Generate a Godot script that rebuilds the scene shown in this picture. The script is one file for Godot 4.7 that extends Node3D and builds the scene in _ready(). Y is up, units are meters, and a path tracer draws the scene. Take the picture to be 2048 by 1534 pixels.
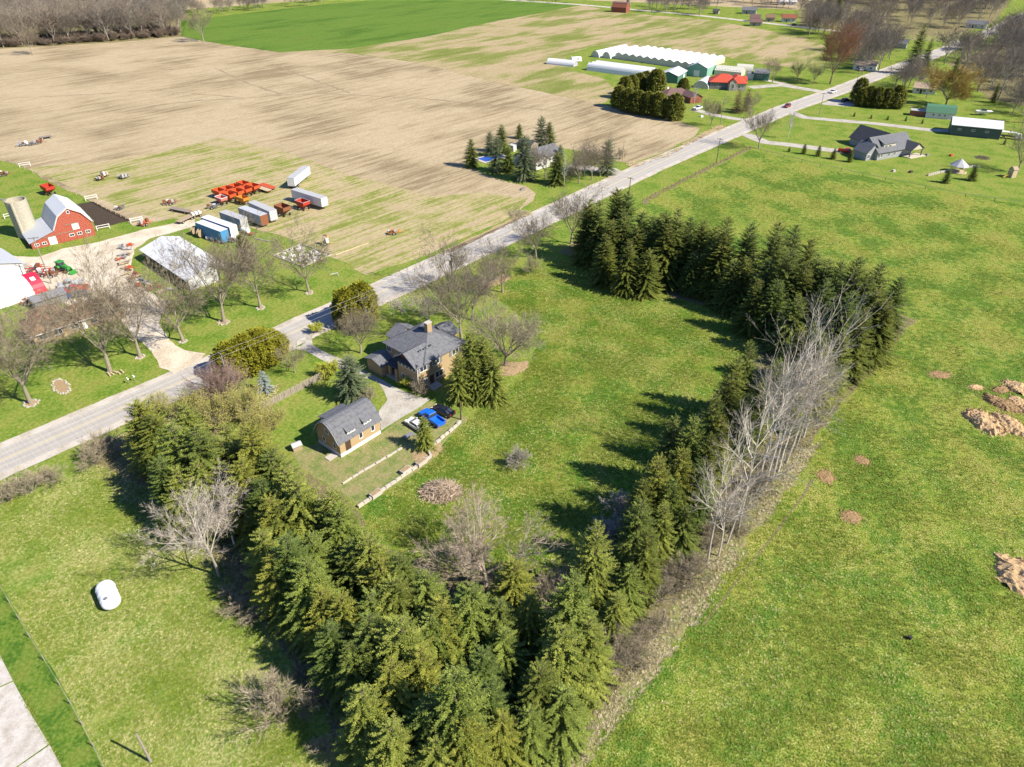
extends Node3D

# ---------------------------------------------------------------- helpers
class MB:
	var v := PackedVector3Array()
	var n := PackedVector3Array()
	var c := PackedColorArray()
	var col := Color(1, 1, 1)
	func tri(a: Vector3, b: Vector3, d: Vector3) -> void:   # counter-clockwise as seen from outside
		var nn := (b - a).cross(d - a).normalized()
		v.append(a); v.append(d); v.append(b)
		n.append(nn); n.append(nn); n.append(nn)
		c.append(col); c.append(col); c.append(col)
	func quad(a: Vector3, b: Vector3, d: Vector3, e: Vector3) -> void:
		tri(a, b, d)
		tri(a, d, e)
	func box(o: Vector3, s: Vector3, bs := Basis.IDENTITY) -> void:
		var x := bs.x * s.x * 0.5
		var y := bs.y * s.y * 0.5
		var z := bs.z * s.z * 0.5
		quad(o - x - y + z, o + x - y + z, o + x + y + z, o - x + y + z)
		quad(o + x - y - z, o - x - y - z, o - x + y - z, o + x + y - z)
		quad(o + x - y + z, o + x - y - z, o + x + y - z, o + x + y + z)
		quad(o - x - y - z, o - x - y + z, o - x + y + z, o - x + y - z)
		quad(o - x + y + z, o + x + y + z, o + x + y - z, o - x + y - z)
		quad(o - x - y - z, o + x - y - z, o + x - y + z, o - x - y + z)
	# frustum: bottom rectangle (x0,x1,z0,z1 at y0) and top rectangle
	func hull(y0: float, x0: float, x1: float, z0: float, z1: float, y1: float, u0: float, u1: float, w0: float, w1: float) -> void:
		var a := Vector3(x0, y0, z1)
		var b := Vector3(x1, y0, z1)
		var d := Vector3(x1, y0, z0)
		var e := Vector3(x0, y0, z0)
		var p := Vector3(u0, y1, w1)
		var q := Vector3(u1, y1, w1)
		var r := Vector3(u1, y1, w0)
		var s := Vector3(u0, y1, w0)
		quad(a, b, q, p)
		quad(b, d, r, q)
		quad(d, e, s, r)
		quad(e, a, p, s)
		quad(p, q, r, s)
		quad(e, d, b, a)
	func tube(p: Vector3, q: Vector3, r0: float, r1: float, k := 6, caps := true) -> void:
		var ax := (q - p).normalized()
		var u := ax.cross(Vector3.UP if absf(ax.y) < 0.9 else Vector3.RIGHT).normalized()
		var w := ax.cross(u)
		var prev := u
		for i in k:
			var a := TAU * (i + 1) / k
			var nx := u * cos(a) + w * sin(a)
			if r1 > 0.0001:
				quad(p + prev * r0, p + nx * r0, q + nx * r1, q + prev * r1)
			else:
				tri(p + prev * r0, p + nx * r0, q)
			if caps:
				tri(p, p + nx * r0, p + prev * r0)
				if r1 > 0.0001:
					tri(q, q + prev * r1, q + nx * r1)
			prev = nx
	# outline in x,y (counter-clockwise from +z) pushed from z0 to z1
	func prism(pts: PackedVector2Array, z0: float, z1: float, t := Transform3D.IDENTITY) -> void:
		var k := pts.size()
		for i in k:
			var a := pts[i]
			var b := pts[(i + 1) % k]
			quad(t * Vector3(a.x, a.y, z1), t * Vector3(a.x, a.y, z0), t * Vector3(b.x, b.y, z0), t * Vector3(b.x, b.y, z1))
		var ix := Geometry2D.triangulate_polygon(pts)
		for i in range(0, ix.size(), 3):
			var a := pts[ix[i]]
			var b := pts[ix[i + 1]]
			var d := pts[ix[i + 2]]
			if (b - a).cross(d - a) < 0.0:
				var sw := b
				b = d
				d = sw
			tri(t * Vector3(a.x, a.y, z1), t * Vector3(b.x, b.y, z1), t * Vector3(d.x, d.y, z1))
			tri(t * Vector3(a.x, a.y, z0), t * Vector3(d.x, d.y, z0), t * Vector3(b.x, b.y, z0))
	# flat slab: four corners counter-clockwise from above, pushed down by th
	func slab(a: Vector3, b: Vector3, d: Vector3, e: Vector3, th: float) -> void:
		var k := (b - a).cross(d - a).normalized() * th
		quad(a, b, d, e)
		quad(e - k, d - k, b - k, a - k)
		quad(a - k, b - k, b, a)
		quad(b - k, d - k, d, b)
		quad(d - k, e - k, e, d)
		quad(e - k, a - k, a, e)
	func slab3(a: Vector3, b: Vector3, d: Vector3, th: float) -> void:
		var k := (b - a).cross(d - a).normalized() * th
		tri(a, b, d)
		tri(d - k, b - k, a - k)
		quad(a - k, b - k, b, a)
		quad(b - k, d - k, d, b)
		quad(d - k, a - k, a, d)
	func mesh(colors := false) -> ArrayMesh:
		var arr := []
		arr.resize(Mesh.ARRAY_MAX)
		arr[Mesh.ARRAY_VERTEX] = v
		arr[Mesh.ARRAY_NORMAL] = n
		if colors:
			arr[Mesh.ARRAY_COLOR] = c
		var m := ArrayMesh.new()
		m.add_surface_from_arrays(Mesh.PRIMITIVE_TRIANGLES, arr)
		return m

var used := {}
var M := {}
var rng := RandomNumberGenerator.new()

func numbered(called: String) -> String:
	var k: int = used.get(called, 0)
	used[called] = k + 1
	return called if k == 0 else "%s_%03d" % [called, k]

func thing(called: String, label: String, category: String, at := Vector3.ZERO, turn := 0.0, group := "") -> Node3D:
	var o := Node3D.new()
	o.name = numbered(called)
	add_child(o)
	o.position = at
	o.rotation.y = turn
	tag(o, label, category, group)
	return o

func tag(o: Node, label: String, category: String, group := "") -> void:
	o.set_meta("label", label)
	o.set_meta("category", category)
	if group != "":
		o.set_meta("group", group)

func part(called: String, mb: MB, m: Material, parent: Node) -> MeshInstance3D:
	return put(called, mb.mesh(m.vertex_color_use_as_albedo), m, parent)

func put(called: String, mesh: Mesh, m: Material, parent: Node) -> MeshInstance3D:
	var o := MeshInstance3D.new()
	o.name = called
	o.mesh = mesh
	o.material_override = m
	parent.add_child(o, true)
	return o

func single(called: String, mb: MB, m: Material, label: String, category: String, at := Vector3.ZERO, turn := 0.0, group := "") -> MeshInstance3D:
	var o := put(numbered(called), mb.mesh(m.vertex_color_use_as_albedo), m, self)
	o.position = at
	o.rotation.y = turn
	tag(o, label, category, group)
	return o

func copy_of(root: Node3D, at: Vector3, turn: float, label := "", group := "") -> Node3D:
	var stem: String = root.get_meta("stem") if root.has_meta("stem") else String(root.name)
	var r: Node3D = root.duplicate()
	r.name = numbered(stem)
	add_child(r)
	r.position = at
	r.rotation.y = turn
	if label != "":
		r.set_meta("label", label)
	if group != "":
		r.set_meta("group", group)
	return r

func ring(a: Array) -> PackedVector2Array:
	var p := PackedVector2Array()
	for i in range(0, a.size(), 2):
		p.append(Vector2(a[i], a[i + 1]))
	return p

func lin(r: float, g: float, b: float) -> Color:
	return Color(r, g, b).linear_to_srgb()

func mat(r: float, g: float, b: float, rough := 0.9, metal := 0.0) -> StandardMaterial3D:
	var m := StandardMaterial3D.new()
	m.albedo_color = lin(r, g, b)
	m.roughness = rough
	m.metallic = metal
	m.metallic_specular = 0.4
	return m

func vmat(rough := 0.9) -> StandardMaterial3D:
	var m := StandardMaterial3D.new()
	m.vertex_color_use_as_albedo = true
	m.roughness = rough
	m.metallic_specular = 0.3
	return m

# seamless texture: layers [seed, features per tile, octaves, weight, stretch] added up and looked up in a ramp of [place, r, g, b] (linear)
func noise_bytes(size: int, l: Array) -> PackedByteArray:
	var f := FastNoiseLite.new()
	f.seed = l[0]
	f.noise_type = FastNoiseLite.TYPE_SIMPLEX_SMOOTH
	f.fractal_type = FastNoiseLite.FRACTAL_FBM
	f.fractal_octaves = l[2]
	var w := size
	var h := size
	if l.size() > 4:
		h = clampi(int(size / float(l[4])), 8, size)
		if l[4] < 1.0:
			w = int(size * l[4])
	f.frequency = float(l[1]) / size
	var im := f.get_seamless_image(w, h, false, false, 0.15)
	if h != size or w != size:
		im.resize(size, size, Image.INTERPOLATE_CUBIC)
	im.convert(Image.FORMAT_L8)
	return im.get_data()

func mixed(size: int, layers: Array) -> PackedByteArray:
	var got := []
	var total := 0.0
	for l in layers:
		got.append(noise_bytes(size, l))
		total += l[3]
	var out := PackedByteArray()
	out.resize(size * size)
	var a: PackedByteArray = got[0]
	var wa: float = layers[0][3] / total
	if got.size() == 1:
		return a
	var b: PackedByteArray = got[1]
	var wb: float = layers[1][3] / total
	if got.size() == 2:
		for i in size * size:
			out[i] = int(a[i] * wa + b[i] * wb)
	else:
		var d: PackedByteArray = got[2]
		var wd: float = layers[2][3] / total
		for i in size * size:
			out[i] = int(a[i] * wa + b[i] * wb + d[i] * wd)
	return out

func ramp_texture(bytes: PackedByteArray, size: int, ramp: Array) -> ImageTexture:
	var g := Gradient.new()
	var offs := PackedFloat32Array()
	var cols := PackedColorArray()
	for r in ramp:
		offs.append(r[0])
		cols.append(lin(r[1], r[2], r[3]))
	g.offsets = offs
	g.colors = cols
	var lr := PackedByteArray()
	var lg := PackedByteArray()
	var lb := PackedByteArray()
	for i in 256:
		var q := g.sample(i / 255.0)
		lr.append(int(q.r * 255.0))
		lg.append(int(q.g * 255.0))
		lb.append(int(q.b * 255.0))
	var out := PackedByteArray()
	out.resize(size * size * 3)
	var k := 0
	for i in size * size:
		var t := bytes[i]
		out[k] = lr[t]
		out[k + 1] = lg[t]
		out[k + 2] = lb[t]
		k += 3
	return ImageTexture.create_from_image(Image.create_from_data(size, size, false, Image.FORMAT_RGB8, out))

func grey_texture(bytes: PackedByteArray, size: int) -> ImageTexture:
	return ImageTexture.create_from_image(Image.create_from_data(size, size, false, Image.FORMAT_L8, bytes))

# ground material: fine texture (tile metres wide, with relief) times a broad tint
func soil(fine: Texture2D, tile: float, relief: Texture2D, depth_cm: float, broad: Texture2D = null, broad_tile := 200.0, world := true) -> StandardMaterial3D:
	var m := StandardMaterial3D.new()
	m.albedo_texture = fine
	m.roughness = 1.0
	m.metallic_specular = 0.15
	m.uv1_triplanar = true
	m.uv1_world_triplanar = world
	m.uv1_scale = Vector3.ONE / tile
	if relief:
		m.heightmap_enabled = true
		m.heightmap_texture = relief
		m.heightmap_scale = depth_cm
	if broad:
		m.detail_enabled = true
		m.detail_blend_mode = BaseMaterial3D.BLEND_MODE_MUL
		m.detail_albedo = broad
		m.detail_uv_layer = BaseMaterial3D.DETAIL_UV_2
		m.uv2_triplanar = true
		m.uv2_world_triplanar = world
		m.uv2_scale = Vector3.ONE / broad_tile
	return m

# outlines are made uneven, as turf and gravel edges are
func uneven(p: PackedVector2Array, step: float, by: float, seed_: int) -> PackedVector2Array:
	var f := FastNoiseLite.new()
	f.seed = seed_
	f.frequency = 0.18
	var out := PackedVector2Array()
	for i in p.size():
		var a := p[i]
		var b := p[(i + 1) % p.size()]
		var k := clampi(int(a.distance_to(b) / step), 1, 400)
		for j in k:
			var q := a.lerp(b, float(j) / k)
			out.append(q + Vector2(f.get_noise_2d(q.x, q.y), f.get_noise_2d(q.x + 300.0, q.y)) * by)
	return out

func zone(called: String, p: PackedVector2Array, y: float, m: Material, step := 2.0, by := 0.5, turn := 0.0) -> MeshInstance3D:
	var q := uneven(p, step, by, called.hash() % 1000)
	var back := Transform3D(Basis(Vector3.UP, turn), Vector3.ZERO).inverse()
	var ix := Geometry2D.triangulate_polygon(q)
	var mb := MB.new()
	for i in range(0, ix.size(), 3):
		var a := back * Vector3(q[ix[i]].x, 0, q[ix[i]].y)
		var b := back * Vector3(q[ix[i + 1]].x, 0, q[ix[i + 1]].y)
		var d := back * Vector3(q[ix[i + 2]].x, 0, q[ix[i + 2]].y)
		if (b - a).cross(d - a).y < 0.0:
			mb.tri(a, d, b)
		else:
			mb.tri(a, b, d)
	if ix.size() == 0:
		print("zone not triangulated: ", called)
	var o := put(numbered(called), mb.mesh(), m, self)
	o.position.y = y
	o.rotation.y = turn
	o.set_meta("kind", "structure")
	return o

# a strip of even width along a line of points
func strip(called: String, line: Array, w: float, y: float, m: Material, shift := 0.0, by := 0.0) -> MeshInstance3D:
	var mb := MB.new()
	var f := FastNoiseLite.new()
	f.frequency = 0.12
	var pts := []
	for i in line.size() - 1:
		var a: Vector3 = line[i]
		var b: Vector3 = line[i + 1]
		var k := maxi(1, int(a.distance_to(b) / 3.0)) if by > 0.0 else 1
		for j in k:
			pts.append(a.lerp(b, float(j) / k))
	pts.append(line[line.size() - 1])
	var last_l := Vector3.ZERO
	var last_r := Vector3.ZERO
	for i in pts.size():
		var d: Vector3 = (pts[mini(i + 1, pts.size() - 1)] - pts[maxi(i - 1, 0)]).normalized()
		var s := Vector3(-d.z, 0, d.x)
		var l: Vector3 = pts[i] + s * (shift - w * 0.5 + by * f.get_noise_2d(pts[i].x, pts[i].z))
		var r: Vector3 = pts[i] + s * (shift + w * 0.5 + by * f.get_noise_2d(pts[i].x, pts[i].z + 90.0))
		if i > 0:
			mb.quad(last_l, last_r, r, l)
		last_l = l
		last_r = r
	var o := put(numbered(called), mb.mesh(), m, self)
	o.position.y = y
	o.set_meta("kind", "structure")
	return o

# ---------------------------------------------------------------- plants
func kite(mb: MB, p: Vector3, d: Vector3, len: float, w: float, fold: float) -> void:
	var s := d.cross(Vector3.UP)
	if s.length_squared() < 0.001:
		s = Vector3.RIGHT
	s = s.normalized() * w * 0.5
	var m := p + d * len * 0.42
	var q := p + d * len
	m.y += fold
	var l := m - s
	var r := m + s
	l.y -= fold * 2.0
	r.y -= fold * 2.0
	mb.tri(p, q, l)
	mb.tri(p, r, q)

func shade_of(a: Color, b: Color, r: RandomNumberGenerator, spread_ := 0.18) -> Color:
	var q := a.lerp(b, r.randf())
	var k := 1.0 + r.randf_range(-spread_, spread_)
	return Color(q.r * k, q.g * k, q.b * k)

# needle-leaved tree with whorls of drooping fronds
func make_spruce(h: float, rad: float, sd: int, a: Color, b: Color, step := 0.17, lowest := 0.04, power := 0.8) -> Array:
	var r := RandomNumberGenerator.new()
	r.seed = sd
	var cr := MB.new()
	var tr := MB.new()
	tr.col = Color(0.20, 0.155, 0.115)
	tr.tube(Vector3.ZERO, Vector3(0, h * 0.5, 0), h * 0.017, h * 0.01, 7, false)
	tr.tube(Vector3(0, h * 0.5, 0), Vector3(0, h * 0.98, 0), h * 0.01, 0.012, 6, false)
	var y := h * lowest
	var lean := r.randf() * TAU
	while y < h * 0.985:
		var t := y / h
		var reach := rad * pow(1.0 - t, power) * minf(1.0, 0.72 + t * 1.6) + 0.2
		var k := clampi(int(3.5 + reach * 1.3), 4, 9)
		var a0 := r.randf() * TAU
		for i in k:
			var az := a0 + TAU * i / k + r.randf_range(-0.3, 0.3)
			var len := reach * r.randf_range(0.74, 1.06) * (1.0 + 0.1 * cos(az - lean) + 0.08 * sin(az * 3.0 + lean + t * 6.0))
			var out := Vector3(cos(az), 0, sin(az))
			var side := Vector3(-out.z, 0, out.x)
			var rise := lerpf(-0.05, 0.75, pow(t, 1.4)) + r.randf_range(-0.18, 0.18)
			var sag := lerpf(0.5, 0.3, t)
			var o := Vector3(0, minf(y + r.randf_range(-0.45, 0.45), h * 0.985), 0)
			var tone := shade_of(a, b, r, 0.12)
			cr.col = Color(0.21, 0.17, 0.12)
			var prev := o
			for j in 3:
				var q: float = (j + 1) / 3.0
				var pp := o + out * len * q + Vector3(0, len * (rise * q - sag * q * q + 0.22 * q * q * q), 0)
				cr.tube(prev, pp, 0.035 * (1.0 - j * 0.28), 0.035 * (1.0 - (j + 1) * 0.28), 3, false)
				prev = pp
			var n := maxi(3, int(len / step))
			for j in n:
				var q := 0.14 + 0.86 * (j + r.randf()) / n
				var p := o + out * len * q + Vector3(0, len * (rise * q - sag * q * q + 0.22 * q * q * q), 0)
				var slope := rise - 2.0 * sag * q + 0.66 * q * q
				var fwd := (out + Vector3(0, slope, 0)).normalized()
				var wide := clampf(0.22 + 0.13 * len * (1.02 - q), 0.22, 0.62)
				for sgn in [-1.0, 1.0]:
					cr.col = shade_of(tone, tone, r, 0.3)
					var d: Vector3 = (fwd * r.randf_range(0.2, 1.0) + side * sgn * r.randf_range(0.4, 1.0) + Vector3(0, r.randf_range(-0.55, 0.35), 0)).normalized()
					kite(cr, p, d, wide * r.randf_range(0.75, 1.3), wide * 0.38, 0.02)
				if j % 2 == 0:
					cr.col = shade_of(tone, tone, r, 0.22)
					kite(cr, p, (fwd + side * r.randf_range(-0.3, 0.3) + Vector3(0, 0.22, 0)).normalized(), wide * 0.9, wide * 0.34, 0.03)
				elif q > 0.3:
					cr.col = shade_of(tone, tone, r, 0.22)
					kite(cr, p, (fwd * 0.5 + side * r.randf_range(-0.6, 0.6) + Vector3(0, -0.9, 0)).normalized(), wide * 0.85, wide * 0.34, 0.0)
		y += (0.27 + 0.013 * h) * r.randf_range(0.75, 1.15) * (1.0 - 0.3 * t)
	cr.col = shade_of(a, b, r)
	for i in 6:
		kite(cr, Vector3(0, h * 0.96, 0), Vector3(cos(i * 1.05) * 0.25, 1, sin(i * 1.05) * 0.25).normalized(), h * 0.045, 0.16, 0.0)
	return [tr.mesh(true), cr.mesh(true)]

# dense scale-leaved evergreen with a rounded, lobed outline
func make_cedar(h: float, rad: float, sd: int, a: Color, b: Color, count := 5200, point := 0.0) -> Array:
	var r := RandomNumberGenerator.new()
	r.seed = sd
	var f := FastNoiseLite.new()
	f.seed = sd
	f.frequency = 1.1
	var tr := MB.new()
	tr.col = Color(0.22, 0.16, 0.11)
	tr.tube(Vector3.ZERO, Vector3(0, h * 0.7, 0), h * 0.02, h * 0.008, 6, false)
	var cr := MB.new()
	for i in count:
		var t := pow(r.randf(), 0.8)
		var az := r.randf() * TAU
		var shape := sqrt(maxf(0.0, 1.0 - pow(absf(t - 0.33) / 0.67, 2.2))) if t > 0.33 else 0.86 + 0.42 * t
		shape = lerpf(shape, 1.0 - t * 0.97, point)
		var lobe := f.get_noise_3d(cos(az) * 1.6, t * h / rad * 1.3, sin(az) * 1.6)
		var rr := rad * shape * (1.0 + 0.5 * lobe) * (1.0 - 0.3 * pow(r.randf(), 3.0))
		var p := Vector3(cos(az) * rr, 0.02 * h + t * h * 0.96 + lobe * 0.3, sin(az) * rr)
		var d := Vector3(cos(az) * 0.75, r.randf_range(-0.35, 0.9), sin(az) * 0.75) + Vector3(r.randf_range(-0.9, 0.9), 0, r.randf_range(-0.9, 0.9))
		cr.col = shade_of(a, b, r, 0.2)
		var len := r.randf_range(0.25, 0.8) * (0.6 + 0.05 * h)
		kite(cr, p, d.normalized(), len, len * 0.55, 0.02)
	return [tr.mesh(true), cr.mesh(true)]

func rot_from(d: Vector3, ang: float, az: float) -> Vector3:
	var u := d.cross(Vector3.UP if absf(d.y) < 0.95 else Vector3.RIGHT).normalized()
	var w := d.cross(u)
	return (d * cos(ang) + (u * cos(az) + w * sin(az)) * sin(ang)).normalized()

# leafless branches, drawn from a list of limbs; each limb [place, direction, length, radius, level]
func limbs(tr: MB, cr: MB, todo: Array, o: Dictionary, r: RandomNumberGenerator) -> void:
	var deepest: int = o.levels
	while todo.size() > 0:
		var e: Array = todo.pop_back()
		var p: Vector3 = e[0]
		var d: Vector3 = e[1]
		var len: float = e[2]
		var rad: float = e[3]
		var lv: int = e[4]
		var mb := tr if lv == 0 else cr
		var k := 4 if lv < 2 else (3 if lv < deepest else 2)
		var tone := shade_of(o.bark_a, o.bark_b, r)
		var pts := [p]
		var dirs := [d]
		var crook: float = o.get("crook", 0.16)
		for i in k:
			d = (d + Vector3(r.randf_range(-1, 1), r.randf_range(-1, 1) + o.get("up", 0.25), r.randf_range(-1, 1)) * crook * (0.4 if lv == 0 else 1.0)).normalized()
			var q: Vector3 = pts[i] + d * len / k
			mb.col = tone
			var r0 := rad * (1.0 - 0.55 * i / k)
			var r1 := rad * (1.0 - 0.55 * (i + 1) / k)
			mb.tube(pts[i], q, r0, r1, 8 if lv == 0 else (5 if lv == 1 else 3), false)
			pts.append(q)
			dirs.append(d)
		if lv < deepest:
			var nk: int = o.kids[lv]
			for i in nk:
				var t := lerpf(o.start[lv], 1.0, (i + r.randf() * 0.8) / nk)
				var at: Vector3 = pts[0].lerp(pts[k], t)
				var seg := mini(k - 1, int(t * k))
				at = pts[seg].lerp(pts[seg + 1], t * k - seg)
				var ang: float = o.angle[lv] * r.randf_range(0.65, 1.3)
				var nd := rot_from(dirs[seg + 1], ang, i * 2.4 + r.randf_range(-0.5, 0.5))
				var nl: float = len * o.ratio[lv] * r.randf_range(0.7, 1.15) * (1.0 - o.get("taper", 0.0) * t if lv == 0 else 1.0)
				todo.append([at, nd, nl, rad * o.get("thin", 0.5) * (1.0 - 0.3 * t), lv + 1])
			if lv > 0 or o.get("leader", false):
				todo.append([pts[k], d, len * 0.5, rad * 0.45, lv + 1])
		else:
			var nt: int = o.twigs
			for i in nt:
				var t := r.randf_range(0.15, 1.0)
				var seg := mini(k - 1, int(t * k))
				var at: Vector3 = pts[seg].lerp(pts[seg + 1], t * k - seg)
				var nd := rot_from(dirs[seg + 1], r.randf_range(0.2, 0.9), r.randf() * TAU)
				nd = (nd + Vector3(0, o.get("twig_up", 0.15), 0)).normalized()
				var tl: float = o.twig_len * r.randf_range(0.5, 1.2)
				var w: float = o.twig_w
				cr.col = shade_of(o.twig_a, o.twig_b, r)
				var s := rot_from(nd, PI / 2, r.randf() * TAU) * w
				var s2 := nd.cross(s.normalized()) * w
				var q := at + nd * tl
				cr.tri(at - s, at + s, q)
				cr.tri(at - s2, at + s2, q)
				if o.has("bud_a"):
					for j in int(o.buds):
						cr.col = shade_of(o.bud_a, o.bud_b, r)
						var bp := at.lerp(q, r.randf_range(0.2, 1.0))
						kite(cr, bp, Vector3(r.randf_range(-1, 1), r.randf_range(-0.4, 1), r.randf_range(-1, 1)).normalized(), o.bud_len, o.bud_len * 0.6, 0.01)

func bare_options(over := {}) -> Dictionary:
	var o := {
		"levels": 4, "kids": [6, 4, 4, 4], "start": [0.72, 0.3, 0.25, 0.2], "angle": [0.62, 0.6, 0.65, 0.7], "ratio": [1.5, 0.62, 0.6, 0.55],
		"twigs": 9, "twig_len": 0.85, "twig_w": 0.013, "up": 0.3,
		"bark_a": Color(0.15, 0.13, 0.105), "bark_b": Color(0.24, 0.21, 0.17), "twig_a": Color(0.17, 0.14, 0.11), "twig_b": Color(0.27, 0.225, 0.175),
	}
	o.merge(over, true)
	return o

func make_bare(h: float, sd: int, over := {}) -> Array:
	var r := RandomNumberGenerator.new()
	r.seed = sd
	var o := bare_options(over)
	var tr := MB.new()
	var cr := MB.new()
	var th: float = h * o.get("trunk", 0.3)
	limbs(tr, cr, [[Vector3.ZERO, Vector3(0, 1, 0), th, h * o.get("thick", 0.022), 0]], o, r)
	return [tr.mesh(true), cr.mesh(true)]

func make_shrub(h: float, sd: int, stems: int, over := {}) -> Array:
	var r := RandomNumberGenerator.new()
	r.seed = sd
	var o := bare_options({"levels": 2, "kids": [4, 4, 3], "start": [0.3, 0.25, 0.2], "angle": [0.5, 0.55, 0.6], "ratio": [0.6, 0.55, 0.5], "twigs": 7, "twig_len": 0.6, "twig_w": 0.01, "leader": true, "thin": 0.6})
	o.merge(over, true)
	var tr := MB.new()
	var cr := MB.new()
	var todo := []
	for i in stems:
		var az := TAU * i / stems + r.randf_range(-0.3, 0.3)
		var ang := r.randf_range(0.08, o.get("fan", 0.95))
		todo.append([Vector3(cos(az), 0, sin(az)) * r.randf() * 0.12 * h, rot_from(Vector3.UP, ang, az), h * r.randf_range(0.5, 0.72), h * 0.009, 0])
	limbs(tr, cr, todo, o, r)
	return [tr.mesh(true), cr.mesh(true)]

var proto_of := {}

# a tree thing: root with trunk and crown; the first of a kind is the pattern the others are copied from
func plant(kind: String, called: String, label: String, category: String, group: String, at: Vector3, sx: float, sy: float, turn: float, meshes: Array, m: Material, crown := "crown", stem_ := "trunk") -> Node3D:
	var key := kind + called
	var o: Node3D
	if proto_of.has(key):
		o = proto_of[key].duplicate()
		o.name = numbered(called)
		add_child(o)
	else:
		o = Node3D.new()
		o.name = numbered(called)
		add_child(o)
		put(stem_, meshes[0], m, o)
		put(crown, meshes[1], m, o)
		proto_of[key] = o
	o.position = at
	o.rotation.y = turn
	o.scale = Vector3(sx, sy, sx)
	tag(o, label, category, group)
	return o

# ---------------------------------------------------------------- buildings
var grain: Texture2D
var streak: Texture2D

func surface(r: float, g: float, b: float, rough := 0.85, tile := 3.0, streaked := false, metal := 0.0) -> StandardMaterial3D:
	var m := mat(r, g, b, rough, metal)
	m.albedo_texture = streak if streaked else grain
	m.uv1_triplanar = true
	m.uv1_scale = Vector3.ONE / tile
	return m

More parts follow.
